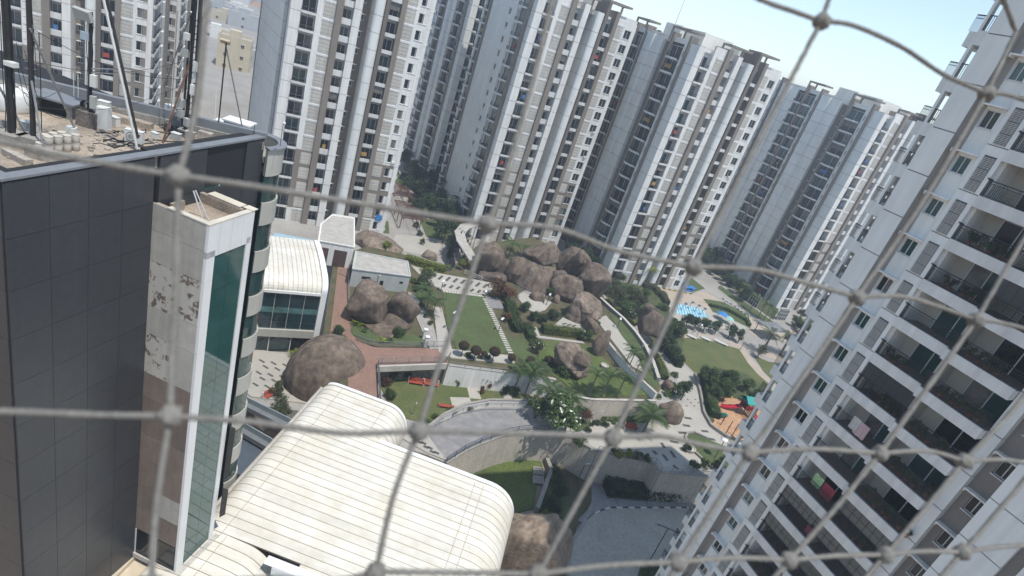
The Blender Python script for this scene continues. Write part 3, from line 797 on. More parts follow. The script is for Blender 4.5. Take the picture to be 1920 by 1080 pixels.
b = MB(); b.prism([(.25, YB - .3), (.25, y_front - 8), (WM - .25, y_front - 8), (WM - .25, YB - .3)], GND, ZW - 3.7, 0); b.prism([(.2, ncap + .2), (.2, YB - .31), (WN - .25, YB - .31), (WN - .25, ncap + .2)], GND, ZW - 3.3, 0)
b.prism([(.3, ncap), (.3, y_front), (2.2, y_front), (2.2, ncap)], ZW - 3.29, ZW - 1.45, 0)
b.obj('wall', [WHITE], hall)
for prof, y0, y1 in ((prof_m, y_front - 8, YB - .1), (prof_n, YB - .09, ncap)):   # dark lining just under the sheets
    b = MB()
    for (x0, z0), (x1, z1) in zip(prof[:-1], prof[1:]):
        x0_, x1_ = x0, x1
        if y1 < YB and False: pass
        b.quad([(x0, y0 if x0 > hc0[0] or y0 > y_front else y_full, z0 - .12), (x1, y0 if x0 > hc0[0] or y0 > y_front else y_full, z1 - .12), (x1, y1, z1 - .12), (x0, y1, z0 - .12)])
    b.quad([(x, y1 - .01, z - .13) for x, z in prof])
    b.obj('roof_lining', [SEAM], hall)
b = MB(); b.box(hc0[0] - .1, hc0[0] + 6.5, y_front - .7, y_front + .05, ZW + .22, ZW + .3); b.box(hc0[0] + .6, hc0[0] + 6.5, y_front - .72, y_front - .6, ZW - .6, ZW + .179)
b.obj('front_capping', [TRIM], hall)
# the lower vault in the bottom corner
low = thing('vault_roof', 'low white roof vault tucked against the foot of the glazed shaft', 'metal roof', (ro.x, ro.y, 0), aw - math.pi / 2)
prof_l = profile(8.0, .6, .4, 3.0, 3.2, ZW - .1, .1)
me = strip(prof_l, PW - .085); y = y_full - PW
for i in range(10): put('roof_panel', me, low, (-.6, y - i * PW, 0))
b = MB(); b.prism([(-.3, y - 8), (-.3, y + PW), (5.5, y + PW), (5.5, y - 8)], GND, ZW - 1.2); b.obj('wall', [CONCP], low)
fixing(3.4, y - 7, y + PW).obj('fixing_line', [MAT['rusty_screw_line']], low, loc=(-.6, 0, ZW + .02))
b = MB(); b.box(-4.5, -.65, y - 8, y + PW + .2, 6.6, 7.1); b.box(-2.2, -1.9, y - 8, y + 1.6, 7.1, 7.5); b.obj('ledge', [mat('cream_ledge', (.62, .53, .40), .8, .1, 1)], low)

# ================================================================ clubhouse with a vaulted roof and glass front
CO = Vector((-23.2, 68.75, 0))
club = thing('clubhouse', 'white clubhouse with curved ribbed roof and dark glass front', 'clubhouse', CO, R(30))
# frame: -x to the left along the front, y going back
prof_c = []
for i in range(9):
    t = math.pi / 2 * i / 8; prof_c.append((2.6 * (1 - math.cos(t)), 9.7 + 1.7 * math.sin(t)))
prof_c += [(6, 11.65), (9, 11.6), (13.2, 11.2)]
def strip_c(w):
    b = MB()
    for (y0, z0), (y1, z1) in zip(prof_c[:-1], prof_c[1:]):
        b.quad([(0, y0, z0), (w, y0, z0), (w, y1, z1), (0, y1, z1)], 0); b.quad([(w, y0, z0 + .05), (w + .04, y0, z0 + .05), (w + .04, y1, z1 + .05), (w, y1, z1 + .05)], 0)
        b.quad([(w, y0, z0), (w, y0, z0 + .05), (w, y1, z1 + .05), (w, y1, z1)], 1); b.quad([(w + .04, y0, z0 - .02), (w + .04, y1, z1 - .02), (w + .08, y1, z1 - .02), (w + .08, y0, z0 - .02)], 1)
    return b.mesh('roof_panel', [ROOFM, SEAM])
me = strip_c(.52)
for i in range(28): put('roof_panel', me, club, (-.65 - (i + 1) * .6, 0, 0))
b = MB(); b.box(-17.4, -.65, .25, 13, -.1, 9.6, 0); b.box(-17.4, -.66, 2.0, 13.1, 9.6, 11.1, 0); b.obj('wall', [WHITE], club)
b = MB()
for (y0, z0), (y1, z1) in zip(prof_c[:-1], prof_c[1:]):
    b.quad([(-.64, y0 - .1, z0 + .2), (.1, y0 - .1, z0 + .2), (.1, y1 - .1, z1 + .2), (-.64, y1 - .1, z1 + .2)])
    b.quad([(.1, y0 - .1, 0), (.1, y1 - .1, 0), (.1, y1 - .1, z1 + .2), (.1, y0 - .1, z0 + .2)])
    b.quad([(-.64, y0 - .1, z0 - .3), (-.64, y0 - .1, z0 + .2), (-.64, y1 - .1, z1 + .2), (-.64, y1 - .1, z1 - .3)])
b.quad([(-.64, -.1, -.1), (.1, -.1, -.1), (.1, -.1, 9.9), (-.64, -.1, 9.9)]); b.quad([(-.64, -.1, -.1), (-.64, -.1, 9.9), (-.64, .3, 9.9), (-.64, .3, -.1)])
b.obj('end_frame', [TRIM], club)
b = MB(); b.box(-17.4, -.65, -.12, .24, 9.35, 9.72, 0); b.box(-17.4, -.65, -.15, .24, 2.6, 3.75, 1); b.obj('band', [TRIM, BANDM], club)
TEAL = mat('teal_glass', (.02, .052, .058), .05, .3, .5, spec=.8)
for i in range(9):
    for z0, z1 in ((3.8, 4.75), (4.82, 6.2), (6.28, 7.0), (7.08, 9.3)):
        b = MB(); x1 = -.7 - i * 1.85; b.box(x1 - 1.8, x1 - .03, .17, .23, z0, z1); b.obj('glass_pane', [TEAL if not (6.2 < z0 < 7) else mat('lit_teal_glass', (.12, .26, .24), .1, .3, .8, spec=.7)], club)
for i in range(6):
    b = MB(); x1 = -.7 - i * 2.75; b.box(x1 - 2.65, x1 - .06, .17, .23, .05, 2.55); b.obj('glass_pane', [GLASS if i in (0, 3, 4) else TEAL], club)
    b = MB(); b.box(x1 - .06, x1, .05, .24, .0, 2.6); b.obj('mullion', [FRAMEW], club)
ROOFC = mat('weathered_roof_coating', (.46, .44, .40), .95, .2, .9, col2=(.33, .31, .28), bump=.2, fine=.15)
GREYW = mat('pale_green_grey_wall', (.50, .53, .52), .85, .06, .4, streak=.15)
def flat_block(name, label, px, z1, z0, wallm=WHITE, h=.25, patch=None):
    P = poly_at(px, z1); c = sum((Vector((*p, 0)) for p in P), Vector()) / len(P)
    r_ = thing(name, label, 'building', (c.x, c.y, z0))
    Q = [(p[0] - c.x, p[1] - c.y) for p in P]
    b = MB(); b.prism(Q, 0, z1 - z0, 0); b.obj('wall', [wallm], r_)
    K = [(x * .94, y * .94) for x, y in Q]
    b = MB(); b.prism(K, z1 - z0, z1 - z0 + .03, 0); b.obj('roof', [ROOFC], r_)
    b = MB()
    for i in range(len(Q)): b.obox(Q[i], Q[(i + 1) % len(Q)], .22, z1 - z0 + .001 * i, z1 - z0 + .16 + .001 * i, 0, .5)
    b.obj('parapet', [wallm], r_)
    return r_, Q
PZ = 3.5
blk1, Q1 = flat_block('service_building', 'grey flat roofed block with open doorways beside the clubhouse roof', [(602, 421), (624, 403), (664, 409), (664, 464), (597, 452)], 7.6, PZ)
a, c = Vector((*Q1[4], 0)), Vector((*Q1[3], 0))
for t0, t1 in ((.05, .32), (.48, .84)):
    p, q = a.lerp(c, t0), a.lerp(c, t1); b = MB(); b.obox(p, q, .14, .05, 3.1, 0, .45); b.obj('doorway', [mat('red_brown_shade', (.10, .06, .05), .9)], blk1)
blk2, Q2 = flat_block('service_building', 'low flat roofed block with mould stained roof right behind a leaning boulder', [(667, 472), (764, 491), (769, 519), (661, 505)], 6.6, PZ - .5, GREYW)
a, c = Vector((*Q2[3], 0)), Vector((*Q2[2], 0))
for t0, t1, z0, z1 in ((.18, .33, 2.2, 2.6), (.50, .56, 1.2, 2.2), (.84, .9, 2.2, 2.5)):
    p, q = a.lerp(c, t0), a.lerp(c, t1); b = MB(); b.obox(p, q, .1, z0, z1, 0, .45); b.obj('window', [GLASS], blk2)
b = MB(); p, q = a.lerp(c, .46), a.lerp(c, .49); b.obox(p, q, .3, 0, 3.2, 0, .2); b.obj('downpipe', [GREYW], blk2)
# blue canopy behind the clubhouse roof
b = MB(); P = poly_at([(512, 443), (596, 458), (598, 452), (514, 436)], 9.0); b.prism(P, 8.6, 9.0); tag(b.obj('canopy', [mat('pale_blue_sheet', (.33, .48, .56), .5, .1, 1)]), 'pale blue canopy edge behind the ribbed clubhouse roof', 'canopy')
# ================================================================ ground levels of the estate
random.seed(51)
GRASS = mat('lawn_grass', (.080, .116, .040), .95, .18, .3, col2=(.070, .084, .034), bump=.5, bscale=6, fine=.35)
GRASSD = mat('dry_lawn_grass', (.125, .128, .048), .95, .18, .25, col2=(.075, .10, .032), bump=.5, bscale=6, fine=.35)
GRASSB = mat('bright_lawn_grass', (.105, .145, .036), .95, .2, .4, col2=(.072, .092, .028), bump=.5, bscale=5, fine=.4)
SOIL = mat('planting_soil', (.135, .10, .06), .95, .2, .6, col2=(.055, .072, .028), bump=.5, fine=.3)
PAVE = mat('pale_paving', (.42, .395, .345), .85, .1, .18, col2=(.35, .33, .29), fine=.06, bscale=3)
PAVEG = mat('grey_slate_paving', (.27, .26, .255), .85, .15, .5, col2=(.20, .195, .195), fine=.12, bscale=1.2)
BRICK = mat('red_brown_paving', (.27, .165, .125), .85, .1, .4, fine=.22, bscale=6)
ROADB = mat('sandy_road', (.44, .37, .30), .9, .1, .3, fine=.12, bscale=4)
ASPH = mat('grey_parking_concrete', (.40, .38, .325), .9, .15, .16, col2=(.325, .308, .265), fine=.13, bscale=2.5)
CREAMW = mat('cream_ribbed_wall', (.56, .51, .43), .9, .08, .5, fine=.14, bscale=3, streak=.14)
DARKPV = mat('dark_paver', (.10, .095, .09), .85, .15, 1)
SAND = mat('playground_sand', (.48, .29, .17), .95, .1, .7, col2=(.40, .235, .135), fine=.2, bscale=2.5)
STEPW = mat('white_stepping_stone', (.52, .50, .44), .85, .1, 2, objvar=.1)
EARTH = mat('dry_earth', (.36, .24, .16), .95, .2, .004, col2=(.30, .26, .20), fine=.2, bscale=.03)
COMP = mat('compound_concrete', (.36, .34, .31), .9, .14, .12, fine=.12, bscale=2)
b = MB(); b.sheet([(-3000, -1500), (3000, -1500), (3000, 3000), (-3000, 3000)], GND); g = struct('ground', b, EARTH)
front = [(560, 770), (640, 805), (800, 852), (836, 868), (870, 846), (900, 832), (940, 817), (970, 810), (1000, 807), (1040, 810), (1075, 820), (1098, 834), (1120, 846), (1150, 853), (1228, 868), (1238, 885), (1370, 897), (1470, 906)]
FP = poly_at(front, 0)
base_poly = [(-60, 44)] + FP + [(52, 74), (90, 76), (210, 110), (240, 420), (-240, 420), (-150, 120), (-80, 60)]
b = MB(); b.prism(base_poly, GND - .3, 0, 0); struct('compound_ground', b, COMP)
plat = [(628, 480), (606, 640), (655, 762), (712, 766), (706, 690), (712, 668), (834, 672), (838, 684), (900, 692), (965, 700), (1000, 703), (1040, 712), (1080, 745), (1112, 749), (1226, 752), (1240, 726), (1222, 690), (1200, 652), (1172, 612), (1140, 577), (1128, 545), (1118, 505), (1050, 470), (1000, 445), (905, 455), (868, 478), (845, 508), (762, 478), (690, 462)]
b = MB(); b.prism(poly_at(plat, PZ), -.1, PZ, 0, 1); struct('garden_terrace', b, [SOIL, CREAMW])
_lay = [0]
def sheet(name, px, z, m_, th=.0):
    _lay[0] += 1
    b = MB(); zz = z + .012 + .003 * _lay[0]
    P = poly_at(px, z)
    if th: b.prism(P, z - .05, zz + th)
    else: b.prism(P, z - .2, zz)
    return struct(name, b, m_), zz + th
def line_px(pts, z): return [at(x, y, z) for x, y in pts]
# ---- far side, level 0
road, zr = sheet('road', [(1150, 523), (1218, 536), (1298, 551), (1318, 546), (1340, 556), (1399, 594), (1430, 600), (1461, 614), (1520, 625), (1560, 650), (1545, 668), (1500, 645), (1425, 631), (1410, 628), (1404, 617), (1363, 591), (1332, 583), (1301, 572), (1257, 567), (1251, 551), (1200, 540), (1160, 530)], 0, ROADB)
sheet('service_road', [(1288, 500), (1300, 528), (1338, 555), (1399, 593), (1408, 588), (1350, 545), (1310, 510), (1296, 490)], 0, COMP)
sheet('lawn', [(1404, 586), (1450, 612), (1462, 612), (1410, 575), (1350, 535), (1345, 540)], 0, GRASS)
sheet('lawn', [(1296, 520), (1322, 541), (1300, 548), (1278, 541)], 0, GRASS)
sheet('lawn', [(1318, 560), (1355, 566), (1404, 590), (1407, 616), (1380, 606), (1340, 590), (1330, 575)], 0, GRASS)
sheet('lawn', [(1281, 633), (1300, 631), (1340, 639), (1385, 652), (1403, 680), (1420, 700), (1447, 724), (1445, 745), (1420, 752), (1390, 750), (1345, 728), (1310, 706), (1283, 680), (1273, 655)], 0, GRASSD)
sheet('path', [(1281, 621), (1321, 625), (1363, 637), (1393, 648), (1410, 672), (1430, 697), (1455, 722), (1449, 726), (1420, 701), (1402, 680), (1386, 655), (1340, 641), (1300, 633), (1281, 634)], 0, ROADB)
sheet('path', [(1393, 648), (1420, 652), (1480, 668), (1520, 668), (1520, 678), (1470, 680), (1415, 662)], 0, ROADB)
sheet('lawn', [(1412, 666), (1440, 678), (1490, 686), (1510, 690), (1490, 730), (1456, 721), (1431, 696)], 0, GRASSD)
plaza, zp = sheet('plaza', [(1240, 655), (1256, 668), (1280, 682), (1303, 704), (1312, 740), (1318, 780), (1332, 803), (1360, 822), (1395, 832), (1390, 845), (1340, 832), (1300, 813), (1286, 816), (1284, 828), (1305, 852), (1330, 880), (1280, 884), (1240, 882), (1230, 866), (1152, 851), (1108, 844), (1102, 826), (1090, 812), (1105, 800), (1160, 790), (1200, 790), (1250, 800), (1278, 765), (1282, 740), (1268, 712), (1235, 668)], 0, PAVE)
sheet('lawn', [(1285, 817), (1300, 812), (1326, 823), (1385, 848), (1400, 880), (1345, 888), (1318, 864), (1292, 840)], 0, GRASS)
sheet('playground_floor', [(1330, 748), (1350, 740), (1400, 750), (1450, 765), (1425, 812), (1395, 829), (1362, 821), (1336, 800), (1322, 776)], 0, SAND)
COVER = mat('ground_cover', (.085, .105, .04), .95, .3, .5, col2=(.045, .055, .025), bump=.6, fine=.4, bscale=4)
sheet('planting_bed', [(1060, 420), (1090, 425), (1140, 490), (1165, 520), (1200, 535), (1252, 552), (1262, 600), (1285, 615), (1282, 640), (1272, 690), (1235, 655), (1205, 620), (1150, 570), (1120, 540), (1060, 480)], 0, COVER)
sheet('planting_bed', [(750, 280), (830, 300), (890, 400), (875, 470), (845, 480), (838, 452), (850, 420), (790, 405), (775, 350)], 0, COVER)
sheet('planting_bed', [(1300, 440), (1345, 470), (1400, 540), (1460, 580), (1450, 600), (1400, 565), (1350, 520), (1305, 480)], 0, COVER)
sheet('planting_bed', [(1315, 700), (1345, 690), (1395, 700), (1450, 735), (1450, 765), (1400, 752), (1350, 742), (1330, 760), (1340, 790), (1330, 798), (1318, 760)], 0, COVER)
sheet('planting_bed', [(1002, 740), (1060, 738), (1105, 770), (1108, 800), (1085, 810), (1055, 796), (1030, 768), (995, 762)], 0, COVER)
sheet('lawn', [(1120, 775), (1220, 775), (1215, 792), (1130, 790)], 0, GRASS)
sheet('field', [(385, -35), (500, -25), (485, 28), (445, 24), (412, 6)], GND, mat('red_earth_field', (.50, .30, .18), .95, .15, .01, fine=.1, bscale=.1))
# ---- gap between the two far towers
sheet('path', [(742, 440), (805, 445), (828, 452), (828, 476), (800, 480), (748, 470), (735, 455)], 0, PAVE)
sheet('path', [(735, 300), (752, 330), (790, 440), (770, 442), (745, 370), (730, 310)], 0, COMP)
sheet('lawn', [(738, 305), (760, 345), (752, 360), (738, 335), (733, 310)], 0, GRASS)
sheet('lawn', [(785, 408), (850, 420), (838, 452), (800, 445)], 0, GRASS)
sheet('lawn', [(708, 415), (728, 415), (730, 438), (706, 436)], 0, GRASS)
# ---- garden terrace, level PZ
walk, zw = sheet('brick_walkway', [(634, 495), (655, 503), (656, 560), (657, 625), (672, 640), (700, 652), (835, 655), (841, 672), (838, 683), (834, 671), (712, 667), (706, 689), (711, 765), (656, 761), (652, 720), (655, 670), (640, 645), (618, 632), (626, 565)], PZ, BRICK)
sheet('lawn', [(829, 549), (908, 557), (954, 660), (930, 666), (858, 662), (838, 610)], PZ, GRASS)
sheet('lawn', [(948, 633), (985, 636), (1006, 679), (965, 676)], PZ, GRASS)
sheet('lawn', [(1008, 640), (1060, 640), (1110, 652), (1160, 700), (1218, 742), (1115, 745), (1085, 742), (1050, 712), (1012, 690)], PZ, GRASSB)
sheet('lawn', [(1140, 584), (1165, 598), (1205, 650), (1235, 722), (1225, 735), (1196, 690), (1170, 640)], PZ, GRASS)
sheet('lawn', [(660, 628), (690, 640), (745, 646), (800, 648), (812, 640), (770, 628), (700, 622), (664, 608)], PZ, GRASS)
terr, zt_ = sheet('patterned_terrace', [(770, 498), (815, 512), (872, 522), (928, 531), (920, 548), (908, 553), (830, 545), (800, 530)], PZ, PAVE)
sheet('stage_floor', [(968, 555), (985, 545), (1012, 556), (1034, 568), (1022, 582), (1003, 588), (985, 578)], PZ, PAVE)
plz2, zp2 = sheet('upper_plaza', [(1032, 616), (1060, 592), (1100, 606), (1118, 622), (1095, 624)], PZ, PAVE)
sheet('path', [(909, 556), (936, 560), (945, 580), (918, 578)], PZ, PAVEG)
sheet('path', [(985, 618), (1005, 614), (1012, 630), (998, 636)], PZ, PAVE)
sheet('path', [(1008, 630), (1092, 641), (1096, 645), (1008, 634)], PZ, PAVE)
sheet('path', [(1117, 600), (1136, 592), (1196, 670), (1205, 698), (1185, 688), (1148, 640)], PZ, PAVE)
sheet('path', [(840, 655), (962, 668), (965, 684), (845, 672)], PZ, PAVE)
sheet('path', [(812, 575), (828, 578), (850, 668), (838, 672), (822, 660)], PZ, PAVE)
sheet('gravel_strip', [(764, 548), (778, 552), (812, 610), (822, 655), (806, 656), (782, 600)], PZ, COMP)
# ---- sunken garden, level 0
sheet('lawn', [(700, 700), (712, 690), (834, 700), (842, 716), (900, 726), (990, 738), (1000, 760), (940, 757), (870, 768), (800, 795), (740, 780)], 0, GRASSD)
sheet('terrace', [(800, 815), (830, 792), (868, 774), (915, 765), (985, 766), (1000, 802), (940, 815), (898, 830), (836, 864)], 0, PAVEG)
sheet('terrace', [(985, 766), (1030, 770), (1060, 800), (1083, 811), (1000, 803)], 0, PAVE)
tile, ztl = sheet('tiled_court', [(740, 815), (800, 815), (836, 864), (800, 850)], 0, PAVE)
sheet('paving', [(843, 746), (880, 747), (886, 765), (850, 770)], 0, PAVE)
sheet('paving', [(874, 723), (902, 726), (898, 738), (902, 750), (880, 748)], 0, PAVE)
sheet('paving', [(942, 741), (962, 741), (958, 752), (945, 752)], 0, PAVE)
patio, zpt = sheet('patio', [(470, 655), (560, 668), (640, 645), (590, 760), (470, 745), (440, 720)], 0, PAVE)
# ---- lowest level
sheet('lawn', [(880, 892), (945, 866), (972, 860), (1013, 862), (1018, 880), (1006, 915), (1000, 955), (960, 965), (900, 930)], GND, GRASSB)
sheet('planting_bed', [(1030, 868), (1062, 880), (1105, 906), (1112, 945), (1080, 990), (1062, 1085), (1030, 1085), (1040, 1010), (1000, 968), (1022, 910)], GND, SOIL)
sheet('lawn', [(1040, 900), (1072, 915), (1065, 960), (1045, 1010), (1020, 990), (1010, 960), (1030, 920)], GND, GRASS)
sheet('parking_court', [(1114, 964), (1140, 953), (1345, 953), (1420, 960), (1400, 1200), (1040, 1250), (1060, 1085), (1070, 1020), (1090, 985)], GND, ASPH)
pv, zpv = sheet('pavement', [(1108, 908), (1340, 930), (1350, 952), (1140, 952), (1112, 963), (1092, 984), (1082, 978), (1108, 950)], GND, PAVEG, .1)
for x in (1150, 1205, 1260, 1310):
    b = MB(); a, c = at(x, 934, GND), at(x + 8, 950, GND); b.obox(a, c, .12, GND + .1, zpv + .006); put('paving_joint', b.mesh('paving_joint', DARKPV), pv)
sheet('lawn', [(1200, 1062), (1260, 1050), (1330, 1070), (1320, 1130), (1180, 1130)], GND, GRASS)
# slots and slabs set into the paving, each a piece of its own
def inlay(parent, name, p0, p1, w, z, m_):
    a, c = at(*p0, z), at(*p1, z); b = MB(); b.obox(a, c, w, z - .1, z + .008); put(name, b.mesh(name, m_), parent)
for x, y in ((1147, 784), (1131, 799), (1128, 812), (1140, 821), (1160, 834), (1295, 776), (1283, 784), (1279, 798), (1316, 808), (1335, 824)):
    pass
for (x0, y0), (x1, y1) in (((1283, 783), (1297, 785)), ((1280, 797), (1294, 799)), ((1272, 811), (1290, 812)), ((1256, 827), (1272, 830)), ((1315, 808), (1328, 809)), ((1327, 822), (1341, 825)), ((1224, 845), (1232, 852)), ((1243, 852), (1252, 864)), ((1257, 845), (1266, 858)), ((1240, 830), (1246, 840)), ((1262, 872), (1272, 880))):
    inlay(plaza, 'paver', (x0, y0), (x1, y1), .55, zp, DARKPV)
for i in range(3):
    for j in range(4): 
        if (i + j) % 2 == 0: inlay(plaza, 'paver', (1288 + j * 7 - i * 1, 748 + i * 6), (1291 + j * 7 - i, 750 + i * 6), .35, zp, DARKPV)
for i in range(7):
    x = 822 + i * 14; y = 524 + i * 2.6; inlay(terr, 'paver', (x, y), (x + 8, y - 7), .5, zt_, DARKPV)
for i in range(6):
    x = 830 + i * 13; y = 538 + i * 2.2; inlay(terr, 'paver', (x, y), (x + 6, y - 5), .5, zt_, DARKPV)
for i in range(6):
    x = 1054 + (i % 3) * 9; y = 608 + (i // 3) * 6 + (i % 3) * 2; inlay(plz2, 'paver', (x, y), (x + 8, y - 2), .4, zp2, DARKPV)
for i in range(5):
    for j in range(4):
        x = 486 + j * 22 + (i % 2) * 10 - i * 3; y = 674 + i * 11 + j * 4
        inlay(patio, 'paver', (x, y), (x + 10, y + 6), .3, zpt, DARKPV)
for i in range(4):
    for j in range(2): inlay(tile, 'paver', (770 + i * 12 + j * 8, 818 + i * 9 + j * 2), (779 + i * 12 + j * 8, 822 + i * 9 + j * 2), .4, ztl, DARKPV)
stone = cached('stone', lambda: _stone())if False else None
def stones(parent, p0, p1, n, z, w=.75, l=.42):
    a, c = at(*p0, z), at(*p1, z); d = (c - a).normalized()
    b = MB(); b.box(-l / 2, l / 2, -w / 2, w / 2, -.03, .035); me = b.mesh('stepping_stone', STEPW)
    for i in range(n):
        p = a.lerp(c, (i + .5) / n); put('stepping_stone', me, parent, p + Vector((0, 0, .06)), math.atan2(d.y, d.x) + random.uniform(-.06, .06))
lawn1 = [o for o in bpy.data.objects if o.name.startswith('lawn')][9]
stones(terr, (830, 546), (907, 556), 15, PZ); stones(terr, (909, 560), (958, 664), 26, PZ, .9, .36)
stones(terr, (1138, 600), (1180, 640), 12, PZ, 1.3, .45); stones(terr, (1180, 650), (1205, 684), 9, PZ, 1.6, .6); stones(terr, (820, 580), (836, 658), 16, PZ, 1.0, .42)

# ---- bridge, retaining walls, kerbs
BR = thing('footbridge', 'short red brown footbridge over the sunken lawn, railed on both sides', 'footbridge', at(770, 668, PZ))
o_ = BR.location
def rel(pts, o): return [(p[0] - o.x, p[1] - o.y) for p in pts]
b = MB(); b.prism(rel(poly_at([(704, 656), (838, 656), (840, 683), (707, 688)], PZ), o_), -.55, .06); b.obj('deck', [BRICK], BR)
b = MB(); q = rel(poly_at([(707, 688), (838, 683)], PZ), o_); b.obox(q[0], q[1], .3, -.75, .14, 0, .5); b.obj('edge_beam', [CONCP], BR)
rail_parts(BR, [at(x, y, PZ) - o_ for x, y in ((711, 765), (707, 687), (715, 684), (836, 681), (842, 672))], 1.05, 5, 1.8, METALG, .03, .1)
rail_parts(BR, [at(x, y, PZ) - o_ for x, y in ((668, 640), (690, 648), (712, 653), (760, 653), (836, 652))], 1.0, 4, 1.8, METALG, .03, .1)
ST = mat('rubble_stone_wall', (.26, .24, .20), .95, .25, 1.6, col2=(.13, .12, .10), bump=.8, bscale=3, fine=.35)
def wall_thing(name, label, px, z, h0, h1, w, m_, cap=None, cat='wall', joint=0, closed=False):
    pts = [Vector(p) for p in line_px(px, z)]; o = sum(pts, Vector()) / len(pts); o.z = z + h0
    t = thing(name, label, cat, o)
    for i in range(len(pts) - 1):
        d = pts[i + 1] - pts[i]; n = max(1, int(d.length / joint)) if joint else 1
        for j in range(n):
            a = pts[i] + d * (j / n) - o; c = pts[i] + d * ((j + 1) / n) - o
            dd = (c - a).normalized() * (.012 if joint else -.0)
            b = MB(); b.obox(a + dd, c - dd, w, 0, h1 - h0, 0, .5); b.obj('wall_panel' if joint else 'wall', [m_], t)
    if cap:
        b = MB()
        for i in range(len(pts) - 1): b.obox(pts[i] - o, pts[i + 1] - o, w + .12, h1 - h0 + .001 * i, h1 - h0 + .08 + .001 * i)
        b.obj('coping', [cap], t)
    return t
wall_thing('retaining_wall', 'tall cream retaining wall curving round the low lawn', front[3:11], 0, GND + .02, .02, .35, CREAMW, CONC, joint=2.4)
wall_thing('retaining_wall', 'straight cream retaining wall behind the long dark hedge of the parking court', front[10:], 0, GND + .02, .05, .4, CREAMW, CONC, joint=2.4)
wall_thing('garden_wall', 'long white wall at the back of the sunken lawn with shrubs before it', [(840, 685), (900, 693), (965, 701), (1000, 704), (1042, 713)], PZ, -PZ + .02, .12, .3, WHITE, CONCP, joint=2.6)
wall_thing('garden_wall', 'pale wall below the three lawn palms', [(1080, 747), (1112, 752), (1228, 754)], PZ, -PZ + .02, .3, .3, CREAMW, CONCP, joint=2.6)
wall_thing('garden_wall', 'pale grey wall with a slanting run beside the boulder lawn', [(1135, 652), (1165, 690), (1195, 722), (1225, 750)], PZ, 0, 1.3, .35, COOLW, CONCP, joint=2.4)
wall_thing('stone_wall', 'rubble stone wall in the shade below the footbridge', [(712, 672), (834, 676)], PZ, -PZ + .02, -.6, .3, ST)
wall_thing('kerb_wall', 'dark grey curved kerb wall between lawn strip and yellow hedge', [(1120, 560), (1145, 583), (1168, 603), (1190, 628), (1207, 652), (1222, 684), (1232, 715)], PZ, 0, .7, .5, mat('dark_grey_render', (.23, .23, .225), .8, .1, .6), CONCP)
wall_thing('parapet_wall', 'white curved parapet along the slate terrace', [(800, 812), (830, 788), (868, 770), (915, 761), (985, 762)], 0, 0, 1.15, .28, WHITE, CONC, joint=3)
wall_thing('kerb_wall', 'grey curved kerb round the small lawn by the playground', [(1325, 823), (1300, 812), (1288, 814), (1284, 822), (1292, 840), (1318, 864), (1345, 888)], 0, 0, .4, .35, CONC)
wall_thing('kerb_wall', 'dark curved wall between plaza and playground', [(1302, 703), (1312, 738), (1318, 775), (1332, 800), (1360, 820), (1392, 830)], 0, 0, .55, .35, CONC)
wall_thing('kerb_wall', 'low grey wall beside the low lawn', [(1020, 862), (1030, 888), (1004, 962)], GND, 0, .9, .45, CONC, CONC)
wall_thing('kerb_wall', 'pale curved kerb round the brown planting bed of the parking court', [(1110, 945), (1092, 985), (1070, 1020), (1062, 1085), (1050, 1180)], GND, 0, .3, .4, CONC)
KW = mat('white_kerb_paint', (.62, .62, .58), .7, .1, 1); KB = mat('black_kerb_paint', (.05, .05, .05), .7, .1, 1); KY = mat('yellow_kerb_paint', (.55, .42, .12), .7, .1, 1)
def striped(label, px, z, n, ma, mb_, w=.3, h=.2):
    pts = line_px(px, z); t = thing('kerb', label, 'kerb', pts[0])
    seg = [0]
    for a, c in zip(pts[:-1], pts[1:]): seg.append(seg[-1] + (c - a).length)
    def pos(s_):
        for i in range(len(pts) - 1):
            if s_ <= seg[i + 1] + 1e-6: return pts[i].lerp(pts[i + 1], (s_ - seg[i]) / (seg[i + 1] - seg[i]))
        return pts[-1]
    for i in range(n):
        a, c = pos(seg[-1] * i / n) - pts[0], pos(seg[-1] * (i + 1) / n) - pts[0]; e = (c - a).normalized() * .012
        b = MB(); b.obox(a + e, c - e, w, 0, h); b.obj('kerb_stone', [ma if i % 2 == 0 else mb_], t)
striped('black and white striped kerb along the shaded parking court', [(1114, 963), (1140, 953), (1348, 953)], GND, 22, KW, KB)
striped('yellow and black kerb along the sandy road before the middle tower', [(1206, 534), (1240, 541), (1298, 552), (1301, 546)], 0, 22, KY, KB)
striped('black and white kerb on the service road between the towers', [(1354, 560), (1380, 577), (1401, 594)], 0, 14, KB, KW)
# railings
RL = lambda label, px, z, h=1.0, nr=3, m_=METALG, r=.03: rail_parts(thing('railing', label, 'railing', at(*px[0], z)), [at(x, y, z) - at(*px[0], z) for x, y in px], h, nr, 1.7, m_, r)
RL('dark blue railing along the top of the curved cream wall', front[3:10], .1, 1.0, 3, mat('dark_blue_rail', (.07, .085, .11), .5, .1, 1), .04)
RL('grey railing on the straight wall above the hedge', front[12:18], .15, .9, 3)
RL('steel railing round the seating steps under the boulders', [(966, 538), (985, 549), (1010, 562), (1030, 566), (1032, 552)], PZ, 1.0, 4)
RL('steel railing on the white garden wall', [(842, 684), (900, 692), (965, 700), (1000, 703)], PZ + .2, .6, 2)
RL('steel railing beside the red brown walkway steps', [(636, 515), (652, 522), (652, 545), (655, 600)], PZ, 1.0, 3)
RL('pale steel railing before the stair under the leftmost boulder of the pile', [(870, 514), (884, 520), (902, 528)], PZ, 1.0, 3, FRAMEW)
RL('glass and steel railing over the curved parapet of the slate terrace', [(800, 812), (830, 788), (868, 770), (915, 761), (985, 762)], 1.2, .5, 2)
